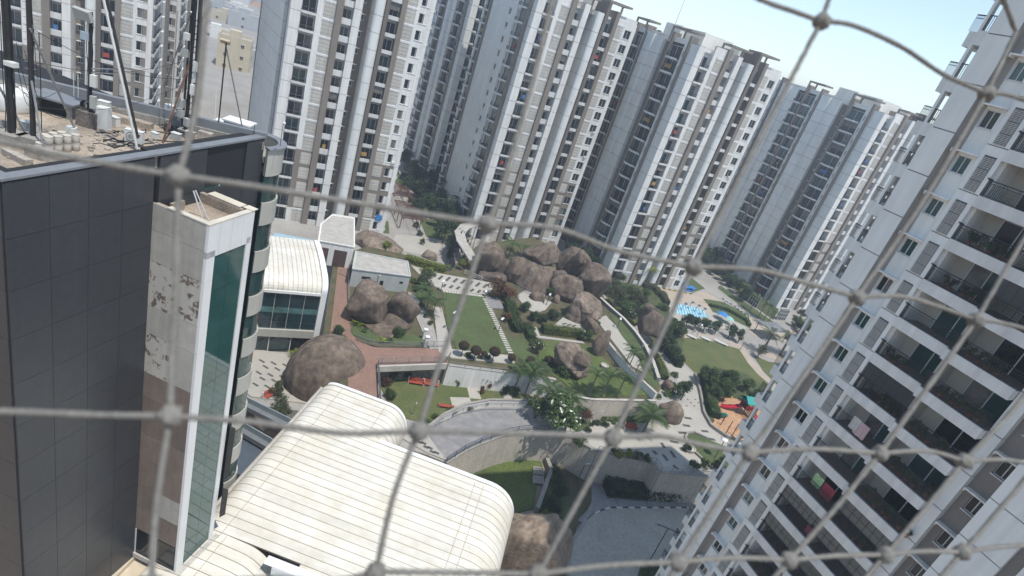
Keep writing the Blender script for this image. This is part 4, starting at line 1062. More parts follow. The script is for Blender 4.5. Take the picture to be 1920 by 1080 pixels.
# ================================================================ boulders
import bmesh
random.seed(61)
def granite(name, a, c, dark):
    mt = mat(name, a, .95, .2, .45, col2=c, bump=.7, bscale=2.2, fine=.22, streak=.5, spec=.2, aniso=(1.3, 1.3, .22)); return mt
GRAN = granite('brown_granite', (.262, .205, .158), (.150, .116, .092), 0)
GRANP = granite('pale_granite', (.325, .26, .202), (.20, .158, .125), 0)
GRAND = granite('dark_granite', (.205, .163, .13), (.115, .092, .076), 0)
def rock_mesh(a, b_, c, seed, sq=.75, rough=.16, sub=4, cracks=0, ncut=9):
    bm = bmesh.new(); bmesh.ops.create_icosphere(bm, subdivisions=sub, radius=1.0)
    off = Vector((seed * 7.31, seed * 3.17, seed * 1.93)); rnd = random.Random(seed)
    cuts = [(Vector((rnd.gauss(0, 1), rnd.gauss(0, 1), rnd.gauss(.1, .7))).normalized(), rnd.uniform(.52, .84)) for _ in range(ncut)]
    crk = [(Vector((rnd.gauss(0, 1), rnd.gauss(0, 1), rnd.gauss(0, .35))).normalized(), rnd.uniform(-.35, .35)) for _ in range(cracks)]
    for v in bm.verts:
        p = v.co.copy()
        n = p.normalized()
        q = Vector([math.copysign(abs(t) ** sq, t) for t in p]); q = q * (1 / max(q.length, .001)) * (1 + .6 * (q.length - 1))
        r = q.length
        for d, h in cuts:                                        # broad flat faces with soft edges
            t = n.dot(d)
            if t > 0 and t * r > h: r = r * .12 + .88 * (h / t)
        r *= 1 + rough * noise.noise(n * 1.3 + off) + rough * .28 * noise.noise(n * 3.1 + off) + .018 * noise.noise(n * 8 + off) + .014 * noise.noise(n * 18 + off)
        for d, h in crk:
            e = abs(n.dot(d) - h + .05 * noise.noise(n * 4 + off)); r *= 1 - .10 * max(0, 1 - e / .045)
        v.co = n * r; v.co.x *= a; v.co.y *= b_; v.co.z *= c
    me = bpy.data.meshes.new('boulder'); bm.to_mesh(me); bm.free()
    me.polygons.foreach_set('use_smooth', [True] * len(me.polygons)); return me
def boulder(label, cx, cy, w, h, z, seed, m_=None, rz=None, tilt=0.0, rough=.16, sq=.75, dz=.72, yb=.8, cracks=0, sub=4, ncut=9):
    zc = z + 1.0
    if 890 < cx < 1140 and cy < 620: w *= 1.16; h *= 1.14
    for _ in range(4):
        p = at(cx, cy, zc); D = dep(p); a = w / 2 * D / FPX; v = h / 2 * D / FPX
        sn = (HEYE - zc) / (p - Vector((0, 0, HEYE))).length; cs = math.sqrt(1 - sn * sn); b_ = a * yb
        c = math.sqrt(max(v * v - (b_ * sn) ** 2, (.38 * min(a, v)) ** 2)) / cs; zc = z + c * dz
    me = rock_mesh(a, b_, c, seed, sq, rough, sub, cracks, ncut); me.materials.append(m_ or GRAN)
    o = put('boulder', me, None, p); o.rotation_euler = (0, tilt, (0.3 if rz is None else rz))
    return tag(o, label, 'boulder')
boulder('huge smooth boulder bulging up beside the red brown walkway', 610, 704, 150, 150, -2.0, 3, rz=.9, rough=.05, sq=.95, dz=.55, yb=.85, sub=5, ncut=1)
boulder('large dark boulder leaning before the low mould stained block', 695, 563, 96, 84, PZ + .8, 5, rz=.2, tilt=.25, rough=.10, yb=.75, sub=5)
boulder('tall boulder split off beside the large leaning one', 760, 579, 66, 68, PZ + .4, 8, rz=.5, tilt=.3, rough=.10, yb=.75)
boulder('long low boulder lying beneath the leaning boulders, above the agave', 716, 615, 78, 36, PZ - .3, 11, rz=.3, tilt=.1, rough=.10)
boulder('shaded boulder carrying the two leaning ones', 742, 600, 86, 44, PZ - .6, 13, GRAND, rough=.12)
boulder('broad flat rock dome behind the service blocks with a small tree before it', 706, 457, 100, 46, .0, 14, GRANP, rz=.3, rough=.06, sq=.95, dz=.3)
boulder('small knobbly rock at the end of the yellow hedge', 806, 480, 34, 22, PZ - .6, 17, GRANP)
boulder('rounded boulder standing upright at the end of the pile nearest the covered walkway', 921, 482, 50, 54, PZ + 1.6, 19, rough=.1, yb=.9, sq=.7)
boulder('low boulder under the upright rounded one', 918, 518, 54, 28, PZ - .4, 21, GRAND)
boulder('slanting egg shaped boulder between the two big capped ones', 968, 506, 40, 44, PZ + .6, 23, rz=.4, tilt=.55, rough=.08)
boulder('massive blocky boulder crowning the pile', 1014, 477, 58, 52, PZ + 3.8, 25, rough=.08, sq=.62, yb=.85, sub=5)
boulder('wide boulder carrying the massive blocky one', 1004, 520, 76, 60, PZ - .6, 27, rough=.14)
boulder('small round boulder stuck below the wide one', 999, 535, 27, 24, PZ - .1, 29, rough=.08)
boulder('little knob of rock wedged on the pile', 990, 502, 13, 11, PZ + 3.2, 30, rough=.08, sub=3)
boulder('low rock at the back corner of the pile by the slanting egg', 945, 502, 34, 40, PZ - .2, 31, GRAND)
boulder('long boulder with a flat slab lying on its shoulder', 1070, 500, 62, 66, PZ + .4, 33, rz=-.5, tilt=.35, rough=.12, sub=5, cracks=2)
boulder('flat slab lying on the shoulder of the long boulder', 1086, 487, 34, 30, PZ + 5.2, 35, rz=-.5, tilt=.55, rough=.08, sq=.6)
boulder('long whale backed boulder running down the outer side of the pile', 1104, 532, 66, 72, PZ - .4, 37, rz=-.7, tilt=.5, rough=.10, sub=5)
boulder('grooved boulder at the front of the pile over the seating steps', 1068, 545, 62, 50, PZ - .3, 39, rz=-.2, rough=.15, cracks=2)
boulder('smooth boulder tucked between the grooved and wide ones', 1040, 528, 46, 46, PZ - .3, 41, GRAND, rough=.1)
boulder('cracked boulder with loaf like blocks on top beside the upper plaza', 1096, 582, 80, 54, PZ - .2, 43, GRANP, rz=-.3, tilt=.15, rough=.12, cracks=5, sub=5)
boulder('long loaf of rock resting on the cracked boulder', 1096, 570, 52, 22, PZ + 2.6, 44, GRAN, rz=-.45, tilt=.2, rough=.10, cracks=4)
boulder('small boulder by the railing of the seating steps', 1008, 556, 26, 20, PZ - .2, 45, rough=.1, sub=3)
boulder('tiny pale boulder beside the stair between the rocks', 1043, 562, 16, 16, PZ - .2, 47, GRANP, sub=3)
boulder('round boulder behind the egg boulder, below the cracked one', 1108, 612, 30, 28, PZ - .2, 49, rough=.1)
boulder('egg shaped boulder standing at the head of the slanting wall', 1128, 646, 36, 62, PZ - .3, 51, rz=.1, rough=.06, yb=.9)
boulder('split boulder on the bright lawn with a deep cleft along it', 1074, 680, 88, 62, PZ + .1, 53, GRANP, rz=-.4, tilt=.3, rough=.14, cracks=4, sub=5)
boulder('rock loaf perched on the split lawn boulder', 1088, 670, 46, 30, PZ + 2.6, 54, GRAN, rz=-.5, tilt=.3, rough=.1, cracks=2)
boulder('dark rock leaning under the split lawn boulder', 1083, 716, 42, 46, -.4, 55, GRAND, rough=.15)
boulder('pale angular rock among the palms below the split boulder', 1058, 716, 22, 22, .6, 57, GRANP, sub=3)
boulder('bulky boulder with a smaller one balanced on it beside the kerb wall', 1219, 612, 56, 62, 1.0, 59, GRAND, rz=.3, rough=.12)
boulder('small boulder balanced on the bulky boulder by the kerb wall', 1214, 578, 25, 24, 6.2, 61, GRAND, rough=.08, sub=3)
boulder('pebble of rock beside the balanced boulder', 1229, 584, 11, 14, 5.8, 62, GRAND, sub=3)
boulder('pale broken boulder at the corner of the pale wall and the plaza', 1254, 771, 54, 50, -.4, 63, GRANP, rz=.2, rough=.13, sq=.6)
boulder('brown rock half hidden in shrubs above the plaza', 1250, 722, 28, 22, .2, 65, GRAN, sub=3)
boulder('big pale faceted boulder at the rounded eave of the white roof', 1000, 1034, 140, 170, -4.6, 70, granite('stained_granite', (.44, .345, .26), (.28, .215, .16), 0), rz=.2, rough=.12, sq=.55, dz=.4, cracks=1, sub=5, ncut=6)
boulder('brown boulder squeezed between roof eave and faceted boulder', 962, 1062, 48, 56, GND - .2, 69, GRAN, rough=.1)

# ================================================================ vegetation
def leafmat(name, a, c, spec=.35): return mat(name, a, .55, .2, 1.1, col2=c, fine=.4, bscale=5, transl=.25, objvar=.28, spec=spec)
LG = leafmat('mid_green_leaves', (.082, .135, .032), (.032, .062, .017))
LD = leafmat('dark_green_leaves', (.050, .092, .027), (.018, .036, .013))
LO = leafmat('olive_leaves', (.105, .125, .05), (.05, .065, .028))
LY = leafmat('yellow_green_leaves', (.26, .28, .035), (.11, .15, .025))
LR = leafmat('rust_red_leaves', (.20, .085, .04), (.09, .05, .025))
LB = leafmat('brown_maroon_leaves', (.135, .062, .038), (.065, .032, .022))
LV = leafmat('variegated_leaves', (.32, .36, .18), (.12, .18, .06))
LPALM = leafmat('palm_leaves', (.08, .13, .038), (.035, .065, .02))
LDATE = leafmat('date_palm_leaves', (.10, .12, .06), (.05, .07, .035))
FLW = mat('white_blossom', (.72, .72, .62), .7, .05, 3)
BARK = mat('tree_bark', (.17, .135, .10), .95, .2, 2, bump=.5)
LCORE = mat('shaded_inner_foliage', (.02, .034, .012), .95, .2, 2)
def leafquad(b, p, n, s, rnd, mi=0):
    t = n.orthogonal().normalized(); t.rotate(Matrix.Rotation(rnd.uniform(0, 6.28), 3, n)); u = n.cross(t)
    l, w = s * rnd.uniform(.7, 1.3), s * rnd.uniform(.35, .6)
    b.quad([p - t * l, p - u * w + n * s * .18, p + t * l, p + u * w + n * s * .18], mi)
def crown_mesh(nm, m_, r, rz, n, leaf, seed, clumps=9, flowers=0.0, flat=.5):
    rnd = random.Random(seed); b = MB(); cs = []
    for i in range(clumps):
        d = Vector((rnd.gauss(0, 1), rnd.gauss(0, 1), rnd.gauss(.25, .8))).normalized() * rnd.uniform(.35, .72)
        cs.append((Vector((d.x * r, d.y * r, d.z * rz)), rnd.uniform(.34, .55)))
    for i in range(n):
        c, cr = rnd.choice(cs); d = Vector((rnd.gauss(0, 1), rnd.gauss(0, 1), rnd.gauss(.2, 1))).normalized()
        k = cr * (rnd.random() ** .35)
        p = c + Vector((d.x * r * k, d.y * r * k, d.z * rz * k))
        nn = (d * .7 + Vector((rnd.gauss(0, .5), rnd.gauss(0, .5), .6))).normalized()
        leafquad(b, p, nn, leaf, rnd, 1 if rnd.random() < flowers and d.z > -.1 else 0)
    return b.mesh('crown', [m_, FLW])
def trunk_mesh(h, r, seed, limbs=5, spread=1.4):
    rnd = random.Random(seed); b = MB(); pts = [Vector((0, 0, 0))]
    for i in range(1, 5): pts.append(Vector((rnd.uniform(-.12, .12) * i * .5, rnd.uniform(-.12, .12) * i * .5, h * i / 4)))
    b.tube(pts, r, 7, 0, r * .55)
    for i in range(limbs):
        a = rnd.uniform(0, 6.28); z0 = h * rnd.uniform(.55, .95); d = Vector((math.cos(a), math.sin(a), .9)) * spread * rnd.uniform(.6, 1)
        s_ = Vector((0, 0, z0)); b.tube([s_, s_ + d * .5 + Vector((0, 0, .1)), s_ + d], r * .45, 5, 0, r * .12)
    return b.mesh('trunk', BARK)
KIND = {   # leaf material, crown radius, crown half height, leaves, leaf size, flowers
    'mid': (LG, 2.2, 1.8, 1300, .22, 0), 'dark': (LD, 2.3, 2.1, 1300, .24, 0), 'olive': (LO, 2.6, 1.9, 1300, .20, 0),
    'rust': (LR, 1.9, 1.7, 1000, .18, 0), 'frangi': (LG, 1.9, 1.5, 1100, .20, .05), 'round': (LD, 1.7, 1.6, 1500, .17, 0), 'yellow': (LY, 1.2, 1.5, 800, .17, 0)}
def ground_under(cx, cy, z, zc):
    p = at(cx, cy, zc); return Vector((p.x, p.y, z))
def tree(label, kind, cx, cy, z, w, h=None, group=None, name='tree'):
    """w: crown width in pixels; cx, cy: its middle"""
    lm, r, rz, n, leaf, fl = KIND[kind]
    D = dep(at(cx, cy, z + 3)); wm = 1.18 * w * D / FPX; s = wm / (2 * r * 1.12); hc = h if h else max(1.0, wm * .62)
    p = ground_under(cx, cy, z, z + hc)
    t = thing(name, label, 'tree', p, random.uniform(0, 6.28), group)
    v = random.randint(0, 2)
    tm = cached(('trunk', round(hc), v), lambda: trunk_mesh(max(1, round(hc)), .10 + .02 * round(hc), v + 5, 5, 1.2)); o = put('trunk', tm, t); o.scale = (1, 1, hc / max(1, round(hc)))
    c = put('crown', cached(('crown', kind, v), lambda: crown_mesh(kind, lm, r, rz, n, leaf, v * 11 + len(kind), 10, fl)), t, (0, 0, hc), 0, (s, s, s * random.uniform(.9, 1.1)))
    return t
def shrub(label, m_, cx, cy, z, w, h=None, group=None, name='shrub', flowers=0.0, leaf=.13):
    D = dep(at(cx, cy, z + .5)); r = w * D / FPX / 2; hh = h or r * .9
    p = ground_under(cx, cy, z, z + hh * .6)
    v = random.randint(0, 2)
    me = cached(('shrub', m_.name, v, flowers), lambda: crown_mesh('s', m_, 1.0, .8, 520, leaf, v * 5 + 3, 7, flowers))
    t = thing(name, label, 'shrub', p, random.uniform(0, 6.28), group)
    put('foliage', me, t, (0, 0, hh * .55), 0, (r * 1.05, r * 1.05, hh * .8)); return t
def frond_mesh(l, seed, m_, droop=1.0, w=.5, n=15):
    rnd = random.Random(seed); b = MB(); pts = []
    for i in range(n + 1):
        t = i / n; pts.append(Vector((l * (t * .95), 0, l * (.55 * t - .78 * droop * t * t))))
    b.tube(pts[::3] + [pts[-1]], .03, 4, 0, .01)
    for i in range(1, n):
        t = i / n; ln = w * l * .42 * math.sin(math.pi * min(1, t * .85 + .12)) + .1
        for s_ in (-1, 1):
            p = pts[i]; q = p + Vector((l * .10, s_ * ln, -ln * .35)); d = Vector((.05 * l, 0, .02))
            b.quad([p - d * .6, p + d * .6, q], 0)
    return b.mesh('frond', m_)
def palm_trunk(h, r, lean, m_):
    b = MB(); pts = [Vector((lean * (i / 6) ** 1.5, 0, h * i / 6)) for i in range(7)]; b.tube(pts, r * 1.25, 8, 0, r * .8); return b.mesh('trunk', m_)
PTR = mat('grey_palm_trunk', (.20, .18, .15), .95, .2, 3, bump=.4)
def palm(label, px, py, z, h, l, nf=11, m_=None, r=.11, group=None, droop=1.0, w=.5):
    """px, py: the head of the palm"""
    m_ = m_ or LPALM; p = ground_under(px, py, z, z + h)
    t = thing('palm_tree', label, 'palm tree', p, random.uniform(0, 6.28), group)
    put('trunk', cached(('ptr', round(h, 1), r), lambda: palm_trunk(h, r, 0, PTR)), t)
    for i in range(nf):
        me = cached(('frond', round(l, 1), i % 3, m_.name, droop), lambda: frond_mesh(l, i, m_, droop * (.85 + .15 * (i % 3)), w))
        o = put('frond', me, t, (0, 0, h)); o.rotation_euler = (0, -random.uniform(-.25, .42), 6.283 * i / nf + random.uniform(-.2, .2))
    return t
def hedge(label, px, z, w, h, m_, leaf=.13, dens=52, group=None):
    pts = line_px(px, z); o = pts[0]; b = MB(); rnd = random.Random(int(px[0][0]))
    for a, c in zip(pts[:-1], pts[1:]):
        a = a - o; c = c - o; d = c - a; L_ = d.length; e = d.normalized(); nn = Vector((-e.y, e.x, 0))
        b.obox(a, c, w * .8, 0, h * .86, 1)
        for i in range(int(dens * L_ * (w + 2 * h))):
            t = rnd.random(); u = rnd.uniform(-1, 1)
            side = rnd.random() * (w + 2 * h)
            bump_ = 1 + .10 * noise.noise(Vector((t * L_ * .9, u, 3)))
            if side < w: p = a + d * t + nn * (u * w / 2) + Vector((0, 0, h * bump_ * rnd.uniform(.93, 1.05))); n_ = Vector((0, 0, 1))
            else:
                sg = 1 if side < w + h else -1
                p = a + d * t + nn * (sg * w / 2 * bump_ * rnd.uniform(.9, 1.06)) + Vector((0, 0, rnd.uniform(0, h))); n_ = nn * sg
            n_ = (n_ + Vector((rnd.gauss(0, .5), rnd.gauss(0, .5), rnd.gauss(.2, .4)))).normalized(); leafquad(b, p, n_, leaf, rnd)
    return tag(b.obj('hedge', [m_, LCORE], None, loc=o), label, 'hedge', group)
# --- shaded wood in the gap between the two nearest far towers
gw = 'dark trees massed in the shaded gap between the towers'
for x, y, w in ((762, 292, 30), (775, 318, 34), (768, 345, 34), (792, 352, 38), (806, 380, 40), (782, 382, 36), (828, 372, 36), (846, 392, 38), (838, 425, 46), (858, 452, 44), (842, 470, 30), (812, 330, 26), (870, 430, 36), (866, 395, 30), (822, 405, 34), (852, 350, 26)):
    tree('dark tree in the shaded wood between the towers, above the green lawn strip', 'dark', x, y, 0, w, None, gw)
for i, (x, y) in enumerate(((800, 312), (838, 378), (862, 372), (836, 340))):
    palm('dark palm among the shaded trees between the towers', x, y, 0, 5.5, 2.6, 10, LD, .12, 'dark palms in the shaded gap')
for x, y, w in ((775, 375, 20), (768, 388, 18), (788, 436, 14), (781, 420, 14), (792, 452, 12)):
    shrub('bright green bush beside the rusty pergola', LG, x, y, 0, w, 1.4, 'bushes along the pergola')
# --- behind the boulders, between the middle towers
gs = 'trees in the shade behind the boulder pile'
for x, y, w in ((1066, 430, 30), (1080, 452, 36), (1092, 440, 34), (1108, 462, 38), (1100, 480, 36), (1122, 476, 30), (1076, 470, 30), (1130, 492, 26)):
    tree('dark tree in the shade behind the boulder pile', 'dark', x, y, 0, w, None, gs)
for x, y, w in ((1112, 505, 26), (1126, 514, 26), (1138, 526, 24), (1120, 525, 20), (1146, 540, 24), (1135, 545, 18), (1092, 470, 20), (1150, 555, 22)):
    shrub('green bush on the slope behind the long boulder', LG, x, y, 1.0, w, 1.6, 'bushes on the slope behind the boulders')
gt = 'trees in the shaded lane between the two last towers'
for x, y, w in ((1316, 458, 26), (1332, 452, 26), (1326, 478, 30), (1344, 476, 28), (1352, 495, 28), (1362, 512, 26), (1376, 522, 24), (1390, 535, 26), (1406, 548, 24), (1338, 500, 22)):
    tree('dark tree in the shaded lane between the two last towers', 'dark', x, y, 0, w, None, gt)
for x, y in ((1402, 538), (1420, 556), (1436, 568), (1452, 584), (1446, 574)):
    palm('slim palm at the foot of the last tower', x, y, 0, 4.5, 2.2, 10, LPALM, .1, 'palms at the foot of the last tower')
palm('yellow tinged palm before the middle tower with blue sheets', 1222, 506, 0, 4.5, 2.4, 11, LY, .12)
palm('feathery palm rising behind the blocky crowning boulder', 962, 456, 0, 7.0, 2.8, 11, LG, .12)
palm('palm squeezed between blocky boulder and tower', 985, 462, 0, 6.0, 2.2, 10, LPALM, .12)
tree('bare grey green bush behind the slanting egg boulder', 'olive', 956, 474, 0, 30, 3)
# --- planting in front of the middle towers
for i, (x, y, w, k, l) in enumerate(((1160, 552, 46, 'olive', 'spreading grey green tree nearest the whale backed boulder'), (1186, 548, 40, 'olive', 'grey green tree beside the sandy road, second from the boulders'), (1176, 575, 38, 'mid', 'green tree between the yellow hedge and the grey green trees'), (1204, 566, 34, 'olive', 'grey green tree behind the balanced boulder'), (1184, 590, 28, 'frangi', 'white flowering frangipani beside the bulky boulder'), (1164, 520, 26, 'olive', 'thin tree at the corner of the middle tower'))):
    tree(l, k, x, y, 0.5, w)
shrub('clipped bush at the end of the sandy road', LO, 1222, 532, 0, 26, 1.2); shrub('low bush beside the bare patch on the sandy road', LO, 1240, 548, 0, 28, 1.2); shrub('pale bush beside the little round lawn near the pool', LG, 1246, 574, 0, 26, 1.6)
hedge('clipped olive hedge curving round the bare patch near the pool', [(1205, 538), (1225, 543), (1242, 560), (1250, 572)], 0, 1.4, 1.1, LO)
for i, (x, y, w) in enumerate(((1290, 600, 27), (1307, 604, 25), (1325, 608, 27), (1347, 612, 26), (1372, 620, 26), (1391, 628, 22))):
    tree('round headed dark tree in the row along the pool', 'round', x, y, 0, w, 2.0, 'round trees in a row along the pool')
for i, (x, y, w, k, l) in enumerate(((1262, 612, 34, 'mid', 'bright green tree between the bulky boulder and the pool'), (1252, 640, 36, 'dark', 'dark tree above the path bend near the bulky boulder'), (1266, 660, 30, 'dark', 'dark tree at the corner of the big lawn'), (1279, 615, 28, 'mid', 'leafy tree at the near end of the pool'), (1276, 672, 22, 'dark', 'small dark tree on the edge of the big lawn'))):
    tree(l, k, x, y, 0, w)
hedge('dark hedge along the edge of the big lawn by the path', [(1247, 655), (1262, 676), (1272, 690)], 0, 1.6, 1.2, LD)
for i, (x, y, w, k, l) in enumerate(((1330, 700, 40, 'mid', 'leafy tree at the lawn edge nearest the path'), (1352, 716, 38, 'mid', 'leafy tree second along the near edge of the big lawn'), (1374, 704, 40, 'mid', 'leafy tree with pale rock behind, on the near edge of the big lawn'), (1362, 738, 26, 'dark', 'dark bush tree beside the playground hedge'), (1412, 738, 32, 'mid', 'leafy tree behind the green playground roof'), (1436, 742, 26, 'dark', 'dark tree between playground and the close tower'), (1428, 655, 26, 'olive', 'small tree at the fork of the sandy path'))):
    tree(l, k, x, y, 0, w)
hedge('bright hedge along the kerb wall of the playground', [(1318, 705), (1326, 735), (1334, 768), (1340, 785)], 0, 1.8, 1.2, LG)
for i, (x, y, l) in enumerate(((1447, 628, 'first date palm on the dry lawn, nearer the tree row'), (1482, 632, 'second date palm on the dry lawn, nearer the close tower'), (1508, 640, 'third date palm half behind the close tower'))):
    palm(l, x, y, 0, 5.0, 3.0, 16, LDATE, .24, None, .8, .4)
for x, y, w in ((1495, 600, 22), (1512, 612, 24), (1505, 585, 20), (1525, 628, 20)):
    tree('tree between the last tower and the close tower', 'mid', x, y, 0, w, None, 'trees beside the close tower')
hedge('dark hedge round the pool island', [(1330, 574), (1362, 582), (1400, 603), (1404, 612)], 0, .9, .7, LG)
hedge('long yellow green hedge outside the curved kerb wall', [(1133, 566), (1152, 582), (1172, 596), (1190, 612)], .6, 1.0, .9, LY)
hedge('lower yellow green hedge beside the curved path', [(1226, 668), (1238, 690), (1246, 712)], .2, 1.3, 1.0, LY)
for x, y, w in ((1222, 650, 18), (1232, 668, 16), (1226, 700, 30), (1212, 702, 24), (1232, 742, 24), (1222, 722, 26), (1240, 700, 20)):
    shrub('green shrub on the bank between curved kerb wall and plaza', LG, x, y, .6, w, 1.3, 'shrubs on the bank above the plaza')
tree('dense dark round tree standing over the plaza path', 'round', 1286, 731, 0, 36, 2.2)
# --- garden terrace
tree('rust red bougainvillea tree before the boulder pile', 'rust', 938, 540, PZ, 46, 2.0); tree('smaller rust red tree beside the seating steps', 'rust', 958, 552, PZ, 32, 1.6)
tree('dull maroon tree beside the mould stained block', 'olive', 803, 522, PZ, 46, 2.2)
for x, y, w, l in ((985, 574, 24, 'dark glossy bush at the end of the seating steps nearest the lawn'), (1002, 592, 22, 'dark glossy bush in the middle of the curved bed'), (1018, 596, 22, 'dark glossy bush third in the curved bed'), (1038, 590, 28, 'dark glossy bush beside the stair between the rocks'), (976, 606, 22, 'pale grey green bush above the clipped hedge'), (992, 610, 18, 'small grey green bush beside the pale slabs')):
    tree(l, 'round' if 'dark' in l else 'olive', x, y, PZ, w, 1.0)
tree('glossy tree between egg boulder and yellow topped hedge', 'mid', 1098, 624, PZ, 28, 1.6); tree('frangipani by the white planter on the lawn corner', 'frangi', 1011, 648, PZ, 28, 1.5)
hedge('thick clipped hedge beside the square lawn', [(953, 572), (958, 596), (970, 624)], PZ, 1.8, 1.3, LG); hedge('yellow topped clipped hedge below the upper plaza', [(1014, 622), (1050, 627), (1090, 632)], PZ, 1.6, 1.4, mat('yellow_topped_leaves', (.17, .20, .035), .55, .2, .6, col2=(.055, .09, .02), fine=.4, bscale=5, transl=.2))
hedge('short hedge block beside the pale slabs', [(988, 622), (996, 640)], PZ, 1.3, 1.2, LG); hedge('bright yellow green hedge behind the maroon tree', [(760, 488), (800, 500), (834, 510)], PZ, 1.7, 1.1, LY); hedge('small bright hedge on the seating steps', [(1012, 544), (1040, 550)], PZ + .6, 1.4, 1.0, LG)
tree('small yellow green tree in front of the flat rock dome', 'yellow', 725, 461, PZ - 1, 20, 1.8); tree('yellow tree at the foot of the covered walkway', 'yellow', 866, 494, PZ, 18, 1.4)
shrub('yellow tuft beside the yellow hedge', LY, 840, 500, PZ, 12, 1.4)
pg = 'palms along the gravel strip'
for x, y in ((797, 540), (806, 556), (818, 566), (790, 558)): palm('palm along the gravel strip by the square lawn', x, y, PZ, 2.8, 2.0, 10, LPALM, .09, pg)
for x, y, w in ((783, 540, 20), (790, 572, 16), (800, 590, 14), (808, 604, 13), (776, 525, 16)): shrub('low shrub beside the gravel strip', LG, x, y, PZ, w, .9, 'shrubs beside the gravel strip')
tree('leafy plant growing below the long low boulder', 'mid', 752, 622, PZ, 34, .8)
def topiary(label, cx, cy, w, stem, m_, z=PZ):
    D = dep(at(cx, cy, z + 1.5)); r = w * D / FPX / 2; p = ground_under(cx, cy, z, z + stem + r * .6)
    t = thing('topiary_tree', label, 'topiary', p); b = MB(); b.tube([(0, 0, 0), (.05, 0, stem * .6), (0, .05, stem + .2)], .06, 6); b.obj('stem', BARK, t)
    def mk():
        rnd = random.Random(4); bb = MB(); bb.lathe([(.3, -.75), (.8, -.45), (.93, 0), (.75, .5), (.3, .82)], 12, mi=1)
        for i in range(1100):
            d = Vector((rnd.gauss(0, 1), rnd.gauss(0, 1), rnd.gauss(0, 1))).normalized(); leafquad(bb, d * rnd.uniform(.9, 1.03), (d + Vector((rnd.gauss(0, .4), rnd.gauss(0, .4), rnd.gauss(0, .4)))).normalized(), .085, rnd)
        return bb.mesh('crown', [m_, LCORE])
    put('crown', cached(('topi', m_.name), mk), t, (0, 0, stem + r * .6), random.uniform(0, 6), (r, r, r * .82))
for x, y, w, s_, l in ((870, 648, 21, 1.5, 'first in the row, at the lamp post end'), (893, 657, 22, 1.3, 'second in the row, with a wide head'), (908, 663, 13, .8, 'smallest of the row, between two wide ones'), (928, 659, 22, 1.5, 'on a forked stem above the white slabs'), (960, 670, 17, .7, 'low, at the foot of the stepping stones'), (995, 676, 20, .8, 'at the lawn corner by the white planter'), (1030, 674, 17, .8, 'half hidden behind palm tops beside the split boulder')):
    topiary('clipped maroon ball tree ' + l, x, y, w, s_, LB)
for x, y, w in ((878, 664, 16), (900, 668, 12), (915, 668, 14), (884, 670, 10)): shrub('low green bush under the clipped ball trees', LG, x, y, PZ, w, .8, 'bushes under the ball trees')
tree('dark clipped ball bush beside the clubhouse end frame', 'round', 637, 620, PZ, 26, .9)
shrub('bushy base under the dark clipped ball', LD, 637, 634, PZ, 24, 1.0); shrub('small shrub hanging over the huge smooth boulder', LG, 648, 652, PZ, 16, .8)
for nm, x, y, s_ in (('spiky yellow green agave above the walkway corner', 673, 606, 1.5), ('small spiky agave behind the footbridge railing', 717, 640, .9)):
    palm(nm, x, y, PZ, .25, s_, 14, LY, .1, None, .35, .12)
# --- lawn palms, palms before the white wall
for x, y, l in ((1120, 703, 'lawn palm nearest the split boulder'), (1146, 704, 'middle lawn palm of the three'), (1174, 705, 'lawn palm nearest the slanting wall')):
    palm(l, x, y, PZ, 4.0, 2.3, 13, LPALM, .1)
for x, y, l in ((1186, 652, 'slim palm beside the slab stair, upper one'), (1190, 664, 'slim palm beside the slab stair, lower one'), (1204, 672, 'slim palm on the lawn strip below the slab stair'), (1210, 690, 'slim palm leaning to the kerb wall')):
    palm(l, x, y, PZ - .5, 4.0, 1.8, 11, LPALM, .08)
for x, y, l in ((978, 694, 'palm before the white wall, nearest the planter beds'), (1000, 698, 'palm before the white wall, middle one'), (1008, 688, 'palm before the white wall, tallest'), (1046, 742, 'palm over the frangipani beside the slate terrace'), (1030, 730, 'palm tuft in the planting above the slate terrace'), (1070, 745, 'palm beside the dark leaning rock')):
    palm(l, x, y, 0, 4.6, 2.7, 13, LPALM, .11)
for x, y, w, k, l in ((1026, 692, 48, 'mid', 'leafy tree behind the wall end'), (1054, 696, 58, 'mid', 'leafy tree before the split boulder'), (1012, 757, 50, 'frangi', 'frangipani over the end of the slate terrace'), (1044, 772, 80, 'frangi', 'big frangipani full of white flowers'), (1066, 790, 54, 'frangi', 'frangipani nearest the plaza parapet'), (1088, 760, 36, 'mid', 'leafy tree at the corner of the pale wall'), (1100, 780, 26, 'rust', 'reddish shrub tree beside the plaza steps')):
    tree(l, k, x, y, 0, w)
hedge('pale variegated hedge under the pale wall', [(1124, 783), (1160, 787), (1205, 788)], 0, 1.6, .8, LV)
palm('thick leafed palm tree over the red bench', 1222, 778, 0, 3.6, 3.3, 18, LPALM, .16, None, .9, .7); tree('dense tree beside the thick leafed palm', 'mid', 1216, 765, 0, 40, 2.4)
for x, y, w in ((1136, 796, 16), (1112, 792, 14), (1104, 805, 16), (1160, 800, 14)): shrub('dark shrub beside the red bench in the plaza', LD, x, y, 0, w, .9, 'shrubs in the plaza beds')
for x, y, w, m_ in ((1160, 850, 26, LY), (1178, 848, 24, LY), (1198, 852, 24, LO), (1214, 858, 20, LG), (1150, 846, 16, LG)): shrub('yellow green bush in the planter on the wall top', m_, x, y, 0, w, 1.4, 'bushes in the planter on the straight wall')
